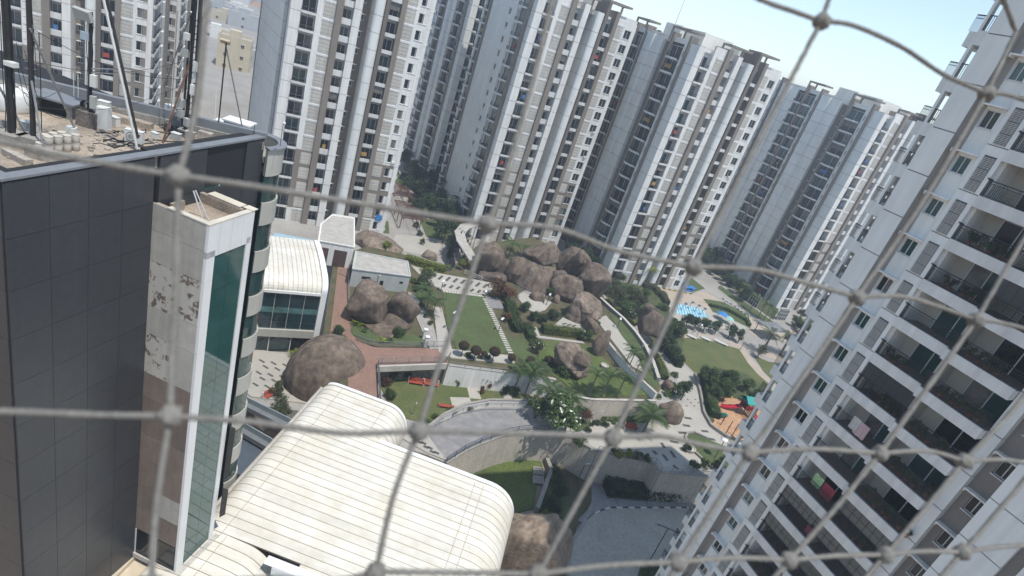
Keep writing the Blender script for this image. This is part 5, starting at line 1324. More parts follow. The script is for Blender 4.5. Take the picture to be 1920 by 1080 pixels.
for x, y, w, l in ((1086, 826, 30, 'overhanging bush at the planter on the curved wall'), (1290, 838, 20, 'dark bush beside the small white planter'), (1305, 872, 26, 'leafy bush at the plaza corner'), (1322, 868, 22, 'leafy bush on the little lawn edge'), (1350, 872, 34, 'dark bush on the little lawn by the close tower'), (1366, 858, 24, 'dark bush behind the round disc lamp')):
    shrub(l, LD if 'dark' in l else LG, x, y, 0, w, 1.5)
# --- sunken lawn
for x, y, w, l, m_ in ((757, 700, 30, 'dark bush against the rubble wall under the bridge', LD), (738, 704, 22, 'grey green bush under the bridge', LO), (727, 716, 22, 'brown shrub at the bridge corner', LB), (730, 738, 28, 'leafy shrub beside the hall roof', LG), (722, 692, 18, 'shrub below the walkway railing', LO), (765, 690, 24, 'hanging shrub at the bridge beam', LG), (826, 692, 18, 'dark shrub at the bridge end', LD)):
    shrub(l, m_, x, y, 0, w, 1.6)
gp = 'shrubs along the foot of the white garden wall'
for x, y, w, m_ in ((846, 708, 26, LG), (858, 714, 18, LG), (872, 708, 14, LG), (884, 712, 24, LD), (908, 714, 16, LO), (918, 722, 18, LR), (932, 716, 14, LO), (952, 730, 24, LD), (966, 734, 20, LD), (905, 730, 12, LR)): shrub('shrub along the foot of the white garden wall', m_, x, y, 0, w, 1.5, gp)
for x, y in ((872, 700), (905, 706), (916, 708), (932, 710)): palm('young plant with a few long leaves before the white garden wall', x, y, 0, 2.0, .9, 7, LG, .04, 'young plants before the white garden wall')
for x, y, w in ((818, 780, 18), (850, 770, 22), (880, 762, 18), (910, 754, 18), (935, 752, 16), (800, 790, 16)): shrub('green bush along the outer side of the curved parapet', LG, x, y, 0, w, .9, 'bushes along the curved parapet')
# --- lower level
hedge('long dark hedge along the foot of the straight wall', [(1132, 922), (1180, 926), (1240, 930), (1300, 932), (1345, 934)], GND, 2.6, 1.9, LD, .2, 34)
for x, y, w, l in ((1044, 888, 34, 'leafy shrub at the head of the planting bed'), (1052, 915, 34, 'dark shrub in the planting bed'), (1040, 945, 40, 'dark shrub in the middle of the planting bed'), (1046, 980, 36, 'dark shrub low in the planting bed'), (1024, 965, 24, 'yellowish shrub beside the faceted boulder'), (1036, 1010, 26, 'grassy shrub beside the faceted boulder')):
    shrub(l, LY if 'yellow' in l else LD if 'dark' in l else LG, x, y, GND, w, 1.4)
for x, y, w in ((1215, 1066, 34), (1245, 1062, 34), (1285, 1060, 30), (1310, 1072, 30)): shrub('shrub in the bed at the near end of the parking court', LG, x, y, GND, w, 1.2, 'shrubs at the near end of the parking court')
for x, y, w in ((520, 735, 26), (528, 752, 28), (518, 768, 26), (536, 770, 22), (524, 720, 20)): shrub('tall grass tuft beside the huge smooth boulder', LO, x, y, 0, w, 1.4, 'grass tufts beside the huge boulder')
palm('small potted palm on the patio before the clubhouse glass', 553, 663, 0, .5, 1.2, 9, LY, .1)

# --- fuller planting round the terraces: scattered in beds, counted later from a landmark
def in_poly(x, y, P):
    c = False
    for i in range(len(P)):
        (x1, y1), (x2, y2) = P[i], P[i - 1]
        if (y1 > y) != (y2 > y) and x < (x2 - x1) * (y - y1) / (y2 - y1) + x1: c = not c
    return c
def scatter(poly, n, z, kinds, group, what, w0, w1, seed):
    rnd = random.Random(seed); k = 0
    xs = [p[0] for p in poly]; ys = [p[1] for p in poly]
    while k < n:
        x, y = rnd.uniform(min(xs), max(xs)), rnd.uniform(min(ys), max(ys))
        if not in_poly(x, y, poly): continue
        kd = rnd.choice(kinds); w = rnd.uniform(w0, w1); k += 1
        if isinstance(kd, str): tree(what, kd, x, y, z, w, None, group)
        else: shrub(what, kd, x, y, z, w, None, group)
scatter([(1085, 455), (1105, 450), (1160, 515), (1200, 538), (1180, 560), (1150, 560), (1110, 520)], 16, .2, ['mid', 'olive', LG, LO, LG], 'planting between boulders and middle tower', 'p', 18, 30, 3)
scatter([(1155, 560), (1215, 545), (1245, 580), (1240, 600), (1200, 600), (1170, 590)], 12, .2, ['olive', 'mid', LO, LG], 'planting round the balanced boulder', 'p', 18, 32, 4)
scatter([(1236, 600), (1262, 595), (1285, 618), (1280, 640), (1262, 680), (1245, 650)], 10, 0, ['mid', 'dark', LG, LD], 'planting between kerb wall and big lawn', 'p', 18, 28, 5)
scatter([(1322, 700), (1400, 700), (1440, 735), (1400, 748), (1350, 735), (1332, 760)], 10, 0, ['mid', 'mid', LG, LD], 'planting between big lawn and playground', 'p', 20, 32, 6)
scatter([(1000, 722), (1045, 722), (1100, 765), (1102, 800), (1075, 800), (1020, 760)], 14, 0, ['mid', 'frangi', LG, LD, LD], 'planting round the frangipanis', 'p', 18, 34, 7)
scatter([(1175, 690), (1210, 690), (1235, 730), (1240, 760), (1215, 740)], 10, 1.0, ['mid', LG, LG, LD], 'planting above the pale broken boulder', 'p', 14, 26, 8)
scatter([(930, 540), (975, 575), (985, 610), (955, 600), (935, 570)], 7, PZ, ['rust', LG, LD, LG], 'planting beside the clipped hedge', 'p', 12, 20, 9)
scatter([(772, 505), (800, 520), (822, 560), (800, 570), (780, 540)], 9, PZ, ['mid', LG, LO, LR], 'planting along the mould stained block', 'p', 12, 22, 10)
scatter([(660, 600), (700, 625), (770, 630), (790, 640), (700, 640)], 6, PZ, [LG, LY, LG], 'planting at the foot of the leaning boulders', 'p', 9, 16, 11)
scatter([(745, 285), (800, 300), (860, 360), (875, 440), (850, 470), (830, 420), (785, 390), (760, 330)], 16, 0, ['dark', 'dark', LD, LG], 'undergrowth of the shaded wood', 'p', 20, 34, 12)
scatter([(1305, 448), (1345, 470), (1440, 570), (1400, 560), (1330, 500)], 12, 0, ['dark', LD, LG], 'undergrowth of the shaded lane', 'p', 16, 26, 13)
scatter([(1460, 590), (1520, 580), (1530, 640), (1480, 640)], 7, 0, ['mid', LG, 'olive'], 'planting at the corner of the last tower', 'p', 16, 26, 14)
scatter([(1025, 880), (1060, 890), (1060, 960), (1040, 1040), (1015, 970)], 10, GND, [LG, LD, LG], 'bushes filling the planting bed', 'p', 20, 34, 15)

scatter([(955, 585), (1030, 590), (1045, 600), (1000, 622), (968, 615)], 9, PZ, [LD, LG, 'round', LG], 'bushes in the curved bed by the steps', 'p', 14, 24, 21)
scatter([(1000, 625), (1012, 640), (1000, 660), (1008, 690), (990, 650)], 5, PZ, [LG, LD], 'bushes at the small lawn corner', 'p', 10, 18, 22)
scatter([(1090, 605), (1125, 600), (1120, 650), (1095, 640)], 5, PZ, [LD, LG], 'bushes under the cracked boulder', 'p', 10, 18, 23)
scatter([(720, 480), (765, 490), (840, 512), (820, 520), (770, 505)], 7, PZ, [LY, LG, LG, LR], 'bushes behind the mould stained block', 'p', 12, 22, 24)
scatter([(1110, 776), (1215, 776), (1212, 792), (1120, 792)], 8, 0, [LG, LV, LD], 'low growth under the pale wall', 'p', 12, 20, 25)
scatter([(1265, 690), (1275, 700), (1262, 740), (1245, 745), (1240, 720)], 6, 0, [LG, LD, LG], 'bushes beside the plaza path', 'p', 14, 24, 26)
# ================================================================ things on the office roof
random.seed(71)
def z_on(p, px, py):
    """height of the plumb line through p where the photograph shows (px, py)"""
    r = ray(px, py); return HEYE + math.hypot(p.x, p.y) * r.z / math.hypot(r.x, r.y)
def roofp(px, py, z=37.2): return at(px, py, z)
CABLE = mat('black_cable', (.018, .018, .018), .6, .1, 2)
GALV = mat('galvanised_steel', (.36, .36, .35), .5, .12, 2, metal=.5)
BOXW = mat('off_white_cabinet', (.66, .66, .62), .5, .06, 2)
GREYP = mat('grey_antenna_cover', (.40, .41, .38), .5, .06, 2)
def _rung():
    b = MB(); b.box(-.22, .22, -.012, .012, 0, .022); return b.mesh('rung', GALV)
def mast(label, base, top, r, rungs=True, cables=4, plinth=.5):
    p = roofp(*base); zt_ = z_on(p, *top) + .5; h = zt_ - p.z
    t = thing('antenna_mast', label, 'antenna mast', p)
    b = MB(); b.tube([(0, 0, 0), (0, 0, h)], r, 8); b.obj('pole', DARKM, t)
    if rungs:
        n = int(h / .33); me = cached('rung', lambda: _rung())
        for i in range(n): put('rung', me, t, (0, 0, .3 + i * .33), .9)
    for i in range(cables):
        a = i * 1.3; b = MB(); q = [(math.cos(a) * r * 1.3 + random.uniform(-.03, .03), math.sin(a) * r * 1.3 + random.uniform(-.03, .03), h * j / 9) for j in range(10)]; b.tube(q, .018, 4); b.obj('cable', CABLE, t)
    b = MB(); b.box(-plinth, plinth, -plinth, plinth, 0, .35); b.obj('plinth', CONC, t, rz=.15)
    return t, h
def box_on(t, name, x, y, z, w, d, h, m_, rz=0.0, tilt=0.0):
    b = MB(); b.box(-w / 2, w / 2, -d / 2, d / 2, 0, h); e = min(w, d) * .08
    b.box(-w / 2 + e, w / 2 - e, -d / 2 - .012, -d / 2 + .001, e, h - e)
    o = b.obj(name, m_, t, loc=(x, y, z), rz=rz); o.rotation_euler = (tilt, 0, rz); return o
m1, h1 = mast('thick dark mast wound with cables at the edge of the picture', (22, 261), (12, 0), .15, False, 8)
m2, h2 = mast('dark ladder mast with rungs beside the cable wound mast', (62, 267), (49, 0), .10, True, 3)
b = MB(); b.tube([(0, 0, 3.2), (1.2, -.7, .1)], .05, 5); b.obj('stay', GALV, m2)
b = MB(); q = depth_at(56, 53, 27.2) - m2.location; e = roofp(145, 252) - m2.location; b.tube([q, e], .055, 5); b.obj('stay', GALV, m2)
b = MB(); q = roofp(52, 255) - m1.location; b.tube([(-.9, .2, 2.6), q], .06, 5); b.obj('stay', GALV, m1)
box_on(m1, 'radio_unit', .25, -.1, 3.6, .5, .3, .22, BOXW)
m3, h3 = mast('antenna pole with a big tilted panel on top, standing on a stained concrete block', (168, 236), (166, 40), .09, False, 6, .01)
b = MB(); b.box(-.48, .48, -.45, .45, -.05, .85); b.obj('concrete_block', mat('stained_block', (.20, .17, .14), .95, .25, 1.2, bump=.4), m3, rz=.15)
box_on(m3, 'panel_antenna', -.32, .0, h3 - .5, 1.05, .22, .55, GREYP, -.15, .35)
box_on(m3, 'radio_unit', -.2, -.12, h3 - 1.5, .42, .12, .42, mat('pale_blue_grey_unit', (.36, .42, .46), .5, .05, 2), .1)
box_on(m3, 'radio_unit', .3, -.1, 2.3, .3, .25, .65, BOXW, .3); box_on(m3, 'radio_unit', .3, -.12, 1.1, .28, .22, .7, GREYP, .3); box_on(m3, 'cabinet', .62, .25, .0, .62, .5, 1.25, BOXW, .2)
b = MB()
for i in range(7): b.tube([(.35 * math.cos(a * .7) * (1 - i * .04) - .1, -.15 + .02 * i, 1.1 + .33 * math.sin(a * .7)) for a in range(10)], .03, 4)
b.obj('cable_coil', CABLE, m3)
b = MB(); b.tube([(0, 0, 3.2), (1.25, .1, 3.55)], .04, 5); b.tube([(0, 0, 3.0), (1.25, .1, 3.3)], .03, 5); b.obj('bracket', GALV, m3)
m4, h4 = mast('leaning lattice mast crowded with radio boxes, a net cord crossing it', (348, 252), (378, 0), .06, False, 9, .35)
for dx, dy in ((.5, 0), (0, .55), (-.45, .3)):
    b = MB(); b.tube([(dx, dy, 0), (dx * .7, dy * .7, h4)], .07, 5); b.obj('leg', DARKM, m4)
for i in range(9):
    b = MB(); z = .5 + i * .75; b.tube([(.46, 0, z), (0, .5, z + .35), (-.42, .28, z), (.46, 0, z)], .03, 4); b.obj('brace', DARKM, m4)
for x, y, z, w, h in ((-.45, -.1, 1.6, .5, .5), (-.35, -.12, 1.0, .4, .45), (.3, -.1, 2.6, .25, .6), (-.4, 0, 4.6, .3, .45), (.35, 0, 4.0, .25, .55), (-.3, -.1, 5.6, .28, .4), (.15, -.2, .6, .35, .5), (.3, .1, 3.3, .2, .7)):
    box_on(m4, 'radio_unit', x, y, z, w, .25, h, random.choice((BOXW, GREYP)), random.uniform(-.4, .4))
b = MB(); b.tube([roofp(305, 268) - m4.location, Vector((-.1, 0, 4.3))], .06, 5); b.obj('stay', RUST, m4)
b = MB(); b.tube([roofp(306, 190) - m4.location + Vector((0, 0, 1.0)), Vector((-.2, 0, 7.2))], .05, 5); b.obj('stay', GALV, m4)
b = MB()
for i in range(16): b.tube([(random.uniform(-1.4, .4), random.uniform(-.9, .4), random.uniform(.03, .3)) for _ in range(4)], .025, 4)
b.obj('cable_tangle', CABLE, m4)
ty = Vector(roofp(258, 283)); tq = depth_at(190, -20, 28.5)
t = thing('stay_bar', 'long white and black stay bar slanting down to the roof deck beside the air conditioner', 'stay bar', ty)
b = MB(); b.tube([(0, 0, 0), tq - ty], .065, 6); b.obj('bar', WPLAST, t)
b = MB(); e = (tq - ty); b.tube([e * .06 + Vector((.09, .05, .25)), e + Vector((.13, .08, 0))], .07, 6); b.obj('dark_bar', DARKM, t)
fp = roofp(407, 259); fh = z_on(fp, 405, 72) - fp.z
t = thing('flood_light', 'thin floodlight pole with a tilted lamp and a long slanting prop', 'floodlight', fp)
b = MB(); b.tube([(0, 0, 0), (0, 0, fh)], .045, 6); b.obj('pole', DARKM, t)
b = MB(); b.tube([roofp(458, 257) - fp, Vector((0, 0, fh - .3))], .04, 5); b.obj('prop', GALV, t)
b = MB(); b.tube([(-.25, .1, 0), (-.55, .3, 2.9)], .035, 5); b.obj('prop', FRAMEW, t)
box_on(t, 'lamp_head', -.05, -.05, fh - .1, .55, .4, .12, mat('sunlit_lamp_cover', (.55, .45, .34), .5, .1, 3), .3, -.6)
b = MB(); b.box(-.35, .35, -.3, .3, 0, .12); b.obj('base', CONCP, t)
def ac_unit(label, px, py, z, rz):
    p = at(px, py, z); t = thing('ac_unit', label, 'air conditioner', p, rz)
    b = MB(); b.box(-.45, .45, -.18, .18, .06, .72); b.box(-.46, .46, -.19, .19, .72, .745); b.obj('casing', BOXW, t)
    b = MB(); b.lathe([(.0, 0), (.25, 0), (.25, .02), (.22, .03), (.0, .03)], 18)
    o = b.obj('fan_guard', DARKM, t, loc=(-.12, -.181, .38)); o.rotation_euler = (math.pi / 2, 0, 0)
    for i in range(4):
        b = MB(); b.lathe([(.05 + .05 * i, 0), (.062 + .05 * i, 0), (.062 + .05 * i, .012)], 16); o = b.obj('guard_ring', BOXW, t, loc=(-.12, -.212, .38)); o.rotation_euler = (math.pi / 2, 0, 0)
    b = MB(); b.box(.26, .36, -.186, -.181, .5, .6); b.obj('badge', mat('red_badge', (.45, .06, .08), .5), t)
    b = MB()
    for i in range(9): b.box(-.452 - .004, -.451, -.14, .14, .12 + i * .06, .15 + i * .06)
    b.obj('side_grille', DARKM, t)
    for x in (-.35, .35): b = MB(); b.box(x - .04, x + .04, -.2, .2, 0, .06); b.obj('foot', DARKM, t)
    return t
ac_unit('white air conditioner unit with round fan guard standing on the roof deck', 252, 268, 37.2, .25)
def drum(label, px, py, z, group, s=1.0):
    p = at(px, py, z)
    me = cached('drum', lambda: drum_mesh()); t = thing('drum', label, 'drum', p, random.uniform(0, 6), group)
    put('body', me[0], t); put('lid', me[1], t, (0, 0, .37))
def drum_mesh():
    b = MB(); b.lathe([(.17, 0), (.185, .02), (.18, .18), (.185, .35), (.175, .37)], 16); c = MB(); c.lathe([(.19, 0), (.19, .035), (.16, .04), (.0, .042)], 16)
    dm = mat('dirty_white_drum', (.58, .53, .45), .7, .15, 2.5)
    return b.mesh('body', dm, True), c.mesh('lid', dm)
dg = 'off white drums stacked in a row on the office roof'
for i, (x, y) in enumerate(((92, 286), (109, 285), (126, 283), (142, 281))):
    drum('off white drum in the lower row of the stack on the office roof', x, y, 37.21, dg); drum('off white drum in the upper row of the stack on the office roof', x, y - 0, 37.62, dg) if False else None
    p = at(x, y, 37.21); t = thing('drum', 'off white drum in the upper row of the stack on the office roof', 'drum', (p.x, p.y, 37.63), .5 * i, dg)
    me = CACHE['drum']; put('body', me[0], t); put('lid', me[1], t, (0, 0, .37))
for x, y in ((84, 266), (100, 263), (116, 261), (76, 282)): drum('off white drum standing behind the stacked row', x, y, 37.21, 'drums behind the stack')
def roof_block(name, label, px, w, d, h, m_, rz, cat, z=37.2):
    p = at(*px, z); b = MB(); b.box(-w / 2, w / 2, -d / 2, d / 2, 0, h); o = b.obj(name, m_, None, loc=p, rz=rz); tag(o, label, cat, None, 'thing'); return o
WHT = mat('mouldy_white_block', (.48, .44, .38), .95, .3, 1.8, col2=(.22, .19, .16), bump=.4)
roof_block('plinth', 'low mouldy plinth in front of the stacked drums', (110, 305), 2.6, .7, .42, WHT, .15, 'plinth')
roof_block('plinth', 'broken low plinth at the foot of the masts', (32, 300), 1.6, .35, .3, WHT, -.25, 'plinth')
roof_block('plinth', 'stained plinth behind the air conditioner under the cables', (238, 232), 2.8, .5, .4, DIRTC, .2, 'plinth')
roof_block('plinth', 'small plinth beside the rusty pipe', (385, 262), .8, .45, .5, WHT, .2, 'plinth')
roof_block('crate', 'white crate beside the stacked drums', (134, 252), .45, .4, .4, BOXW, .3, 'crate')
p = roofp(110, 212); t = thing('roof_hatch', 'roof hatch with dark opening and grey sloping lid', 'roof hatch', p, .15)
b = MB(); b.box(-1.1, -.8, -.6, .6, 0, .85); b.box(.8, 1.1, -.6, .6, 0, .85); b.box(-.8, .8, .3, .6, 0, .85); b.obj('wall', CONC, t)
b = MB(); b.box(-1.25, 1.3, -.8, .8, .85, .95); b.obj('lid', CAP, t); b = MB(); b.box(-.8, .8, -.3, .29, 0, .8); b.obj('opening', DARKIN, t)
p = roofp(25, 205); t = thing('water_tank', 'white plastic water tank at the edge of the picture behind the masts', 'water tank', p)
b = MB(); b.lathe([(.8, 0), (.85, .1), (.85, .9), (.7, 1.15), (.3, 1.25)], 18); b.obj('body', WPLAST, t, True); b = MB(); b.lathe([(.28, 1.24), (.28, 1.34), (.0, 1.35)], 12); b.obj('cap', GREYP, t)
p = at(448, 236, 37.6); t = thing('cooling_cabinet', 'white flat topped cabinet behind the roof corner parapet', 'cabinet', p, .15)
b = MB(); b.box(-.8, .8, -.55, .55, -1.2, .25); b.obj('casing', BOXW, t); b = MB(); b.box(-.9, .95, -.65, .65, .25, .36); b.obj('lid', WPLAST, t); b = MB(); b.box(-1.6, -.85, -.5, .5, -.2, .0); b.obj('duct', WPLAST, t)
p = at(525, 274, 37.8); t = thing('lamp', 'small spherical lamp on a thin post on the rounded corner', 'lamp', p)
b = MB(); b.tube([(0, 0, 0), (0, 0, 1.45)], .02, 5); b.obj('post', DARKM, t); b = MB(); b.lathe([(.02, 0), (.09, .05), (.11, .12), (.08, .2), (.0, .24)], 10); b.obj('globe', mat('pink_white_globe', (.75, .6, .66), .3), t, True, (.06, 0, 1.42))
p = at(475, 256, 37.9); b = MB(); b.tube([(0, 0, 0), (0, 0, .8)], .02, 5); tag(b.obj('post', DARKM, None, loc=p), 'short dark post on the coping near the roof corner', 'post', None, 'thing')
p = at(372, 350, 35.3); t = thing('rusty_pipe', 'rusty pipe running up the dark wall past the shaft roof', 'pipe', p)
b = MB(); b.tube([(0, 0, -.7), (0, 0, 2.9)], .05, 6); b.obj('pipe', RUST, t)
for i in range(16):
    pts = []; x, y = random.uniform(170, 330), random.uniform(245, 275)
    for k in range(5): pts.append(roofp(x + k * random.uniform(8, 22), y + random.uniform(-6, 6)) + Vector((0, 0, .04)))
    b = MB(); b.tube(pts, random.uniform(.02, .04), 4); tag(b.obj('cable', CABLE, None), 'black cable lying across the office roof deck', 'cable', 'cables lying on the office roof', 'thing')

for i, (x0, y0, x1, y1, r, l) in enumerate(((30, 240, 26, 20, .03, 'thin black pipe beside the thick mast'), (78, 250, 72, 60, .025, 'thin black pipe beside the ladder mast'), (318, 250, 333, 20, .03, 'thin grey pipe before the leaning lattice mast'), (362, 248, 372, 30, .05, 'dark pole tied to the leaning lattice mast'), (300, 238, 297, 150, .02, 'short whip aerial near the leaning mast'), (138, 205, 138, 138, .02, 'white whip aerial behind the hatch'), (146, 205, 147, 140, .02, 'second white whip aerial behind the hatch'))):
    p = roofp(x0, y0); h = z_on(p, x1, y1) - p.z; b = MB(); b.tube([(0, 0, 0), (.02, 0, h * .5), (0, 0, h)], r, 5); tag(b.obj('pipe', DARKM if 'black' in l or 'dark' in l else FRAMEW if 'white' in l else GALV, None, loc=p), l, 'pipe', None, 'thing')
for i in range(9):
    q0 = roofp(random.uniform(20, 70), 262) + Vector((0, 0, random.uniform(1.5, 6))); q1 = roofp(random.uniform(330, 350), 250) + Vector((0, 0, random.uniform(.3, 5))) if i % 3 == 0 else roofp(random.uniform(60, 175), 245) + Vector((0, 0, random.uniform(.2, 3)))
    b = MB(); b.tube([q0.lerp(q1, t / 8) - Vector((0, 0, .7 * math.sin(math.pi * t / 8))) for t in range(9)], .014, 4); tag(b.obj('slack_cable', CABLE, None), 'slack black cable hanging between the masts', 'cable', 'slack cables between the masts', 'thing')
b = MB(); rr_ = random.Random(9)
for i in range(150):
    c = roofp(rr_.uniform(15, 360), rr_.uniform(245, 300)); s_ = rr_.uniform(.03, .12)
    b.box(c.x - s_, c.x + s_, c.y - s_ * .7, c.y + s_ * .7, 37.2, 37.2 + s_ * 1.1)
ob = b.obj('rubble', [WHT]); ob['kind'] = 'stuff'; ob['label'] = 'broken bits of concrete scattered on the roof deck'
for x, y, w, h, l in ((330, 262, .5, .4, 'grey battery box under the leaning mast'), (290, 258, .4, .3, 'small box beside the air conditioner'), (215, 235, .5, .5, 'white cabinet behind the air conditioner'), (195, 218, .6, .9, 'tall white cabinet behind the antenna block'), (318, 214, .55, .6, 'white radio cabinet under the leaning mast'), (328, 236, .5, .55, 'grey radio cabinet under the leaning mast'), (48, 246, .45, .5, 'grey box at the foot of the ladder mast'), (356, 262, .5, .5, 'stained block at the foot of the leaning mast')):
    p = roofp(x, y); t = thing('cabinet', l, 'cabinet', p, random.uniform(-.3, .4)); box_on(t, 'casing', 0, 0, 0, w, w * .6, h, WHT if 'stained' in l else GREYP if 'grey' in l else BOXW); b = MB(); b.box(-w * .5 - .02, w * .5 + .02, -w * .3 - .02, w * .3 + .02, h, h + .03); b.obj('lid', BOXW, t)

# ================================================================ city beyond
def far_block(label, px, py, w, d, h, rz, m_, nx, nz, z=GND, ww=1.0, wh=1.2, roofm=None, name='building', group=None, y_only=True):
    p = at(px, py, z); t = thing(name, label, 'building', p, rz, group)
    b = MB(); b.box(-w / 2, w / 2, 0, d, 0, h); b.obj('wall', m_, t)
    b = MB(); b.box(-w / 2 + .2, w / 2 - .2, .2, d - .2, h, h + .05); b.obj('roof', roofm or ROOFC, t)
    b = MB()
    for x0, x1, y0, y1 in ((-w / 2, w / 2, 0, .2), (-w / 2, w / 2, d - .2, d), (-w / 2, -w / 2 + .2, .2, d - .2), (w / 2 - .2, w / 2, .2, d - .2)): b.box(x0, x1, y0 + .001, y1, h, h + .9)
    b.obj('parapet', m_, t)
    me = cached(('fw', ww, wh), lambda: farwin(ww, wh))
    for i in range(nx):
        for k in range(nz):
            put('window', me, t, (-w / 2 + w * (i + .5) / nx, 0, h * (k + .42) / nz))
    for i in range(max(1, int(d / 4))):
        for k in range(nz): put('window', me, t, (w / 2, d * (i + .5) / max(1, int(d / 4)), h * (k + .42) / nz), R(90))
    b = MB(); b.box(-w * .2, w * .15, d * .4, d * .7, h + .06, h + 2.6); b.obj('stair_head', m_, t)
    return t
def farwin(w, h):
    b = MB(); b.box(-w / 2, w / 2, -.06, .05, 0, h, 0); b.box(-w / 2 - .12, w / 2 + .12, -.25, -.061, h, h + .12, 1); b.box(-.03, .03, -.08, -.061, 0, h, 1); return b.mesh('window', [mat('brown_framed_glass', (.10, .07, .055), .3), FRAMEW])
CREAMB = mat('cream_building', (.66, .58, .42), .9, .06, .2, streak=.1); GREYB = mat('blue_grey_building', (.50, .52, .52), .9, .06, .2, streak=.1); PINKB = mat('beige_tower_paint', (.62, .52, .40), .9, .06, .2, streak=.1)
far_block('cream block of flats with brown windows seen past the floodlight pole', 432, 158, 11, 10, 16, R(25), CREAMB, 2, 4)
far_block('blue grey house behind the cream block of flats', 452, 74, 14, 11, 12, R(25), GREYB, 1, 3)
far_block('low white house left of the cream block', 402, 95, 12, 12, 8, R(30), WHITE, 2, 2)
far_block('small beige house below the brown field', 417, 62, 13, 10, 9, R(15), CREAMB, 2, 2)
far_block('pale building tight against the grey wing of the near tower', 456, 150, 8, 10, 11, R(25), GREYB, 1, 3)
far_block('flat white house at the edge of the brown field', 440, 42, 16, 12, 8, R(20), WHITE, 3, 2)
far_block('grey house far out before the brown field', 404, 40, 14, 12, 9, R(20), GREYB, 3, 2)
far_block('tall beige tower seen through the slot between two white towers', 768, 262, 8.5, 14, 62, R(30), PINKB, 2, 20, 0, 1.3, 1.4)
far_block('white apartment block far behind the slot between the towers', 796, 40, 30, 20, 20, R(30), WHITE, 6, 6, GND)
rnd = random.Random(5); k = 0
for i in range(46):
    px, py = rnd.uniform(330, 480), rnd.uniform(-55, 35)
    t = None; p = at(px, py, GND)
    if p.y < 200 or p.y > 2500: continue
    w, d, h = rnd.uniform(8, 18), rnd.uniform(8, 16), rnd.uniform(5, 13)
    b = MB(); b.box(-w / 2, w / 2, -d / 2, d / 2, 0, h); b.box(-w / 2 + .3, w / 2 - .3, -d / 2 + .3, d / 2 - .3, h, h + .05)
    tag(b.obj('house', rnd.choice((WHITE, CREAMB, GREYB, CONCP)), None, loc=p, rz=R(rnd.choice((15, 25, 30)))), 'small flat roofed house far out towards the brown field', 'house', 'far houses of the city', 'thing')
for i, (x, y, w) in enumerate(((395, 118, 20), (408, 108, 16), (446, 104, 14), (392, 60, 14), (428, 45, 12), (445, 58, 12), (398, 80, 12), (460, 92, 12), (415, 28, 10), (450, 26, 10))):
    tree('small tree among the far houses', 'olive', x, y, GND, w, None, 'trees among the far houses')
p = at(412, 192, GND + 3.2); t = thing('canopy', 'grey pyramid canopy in the yard below the cream block', 'canopy', (p.x, p.y, GND), R(20))
b = MB(); c_ = [(-6, -4.5, 3.0), (6, -4.5, 3.0), (6, 4.5, 3.0), (-6, 4.5, 3.0)]
for i in range(4): b.quad([c_[i], c_[(i + 1) % 4], (0, 0, 5.4)])
b.obj('roof', mat('grey_canopy_cloth', (.27, .28, .30), .8, .08, .5), t)
for x, y, _ in c_: b = MB(); b.tube([(x * .95, y * .95, 0), (x * .95, y * .95, 3.05)], .12, 6); b.obj('post', DARKM, t)
b = MB(); a, c = at(440, 200, GND), at(447, 165, GND); b.obox(a, c, .15, GND, GND + 3); tag(b.obj('fence', mat('green_hoarding', (.03, .13, .09), .7, .1, .5), None), 'green hoarding fence beside the grey pyramid canopy', 'fence', None, 'thing')

# ================================================================ garden furniture and play things
TEALP = mat('teal_plastic', (.03, .34, .30), .45); REDP = mat('red_plastic', (.55, .03, .06), .4); BLUEC = mat('bright_blue_sheet', (.04, .22, .55), .6, .1, 2); YELP = mat('yellow_plastic', (.7, .42, .03), .5)
REDB = mat('red_bench_paint', (.40, .075, .045), .6, .08, 2); DBLUE = mat('dark_blue_pole', (.05, .07, .10), .5, .1, 2)
def bench(label, px, py, z, l, rz, back=True, group=None):
    t = thing('bench', label, 'bench', at(px, py, z), rz, group)
    for i in range(4): b = MB(); b.box(-l / 2, l / 2, -.25 + i * .14, -.13 + i * .14, .44, .49); b.obj('seat_slat', REDB, t)
    if back:
        for i in range(3): b = MB(); b.box(-l / 2, l / 2, .34 + i * .03, .38 + i * .03, .56 + i * .15, .68 + i * .15); b.obj('back_slat', REDB, t)
    for x in (-l / 2 + .03, l / 2 - .03):
        b = MB(); b.box(x - .05, x + .05, -.26, .42, 0, .439); b.box(x - .05, x + .05, .3, .44, .44, 1.02 if back else .5); b.obj('end_frame', WPLAST if back else CONC, t)
    return t
bench('red slatted bench under the footbridge, the one nearer the bridge corner', 779, 722, 0, 2.3, .3); bench('red slatted bench under the footbridge, the one nearer the white wall', 806, 725, 0, 2.3, .3)
for x, y, l in ((777, 733, 'the bench nearer the corner'), (804, 735, 'the bench nearer the white wall')):
    b = MB(); b.box(-1.0, 1.0, -.3, .3, 0, .05); tag(b.obj('footing', CONCP, None, loc=at(x, y, .05), rz=.3), 'pale slab before ' + l, 'slab', None, 'thing')
bench('backless red bench by the curved parapet', 836, 766, 0, 2.2, .3, False); bench('red bench in the plaza bed below the pale wall', 1182, 806, 0, 2.2, .25); bench('red bench on the patio steps beside the huge boulder', 506, 745, 0, 1.8, 1.3)
bench('white garden bench on the arc path, first from the trees', 1296, 634, 0, 2.0, -.3, True); bench('white garden bench on the arc path, second from the trees', 1322, 638, 0, 2.0, -.3, True); bench('long white garden bench on the arc path, farthest along', 1350, 645, 0, 3.0, -.35, True)
for o in bpy.data.objects:
    if o.name.startswith('bench') and o.get('label', '').find('white garden') >= 0 or o.get('label', '').find('long white garden') >= 0:
        for c in o.children: c.data = c.data.copy(); c.data.materials[0] = WPLAST
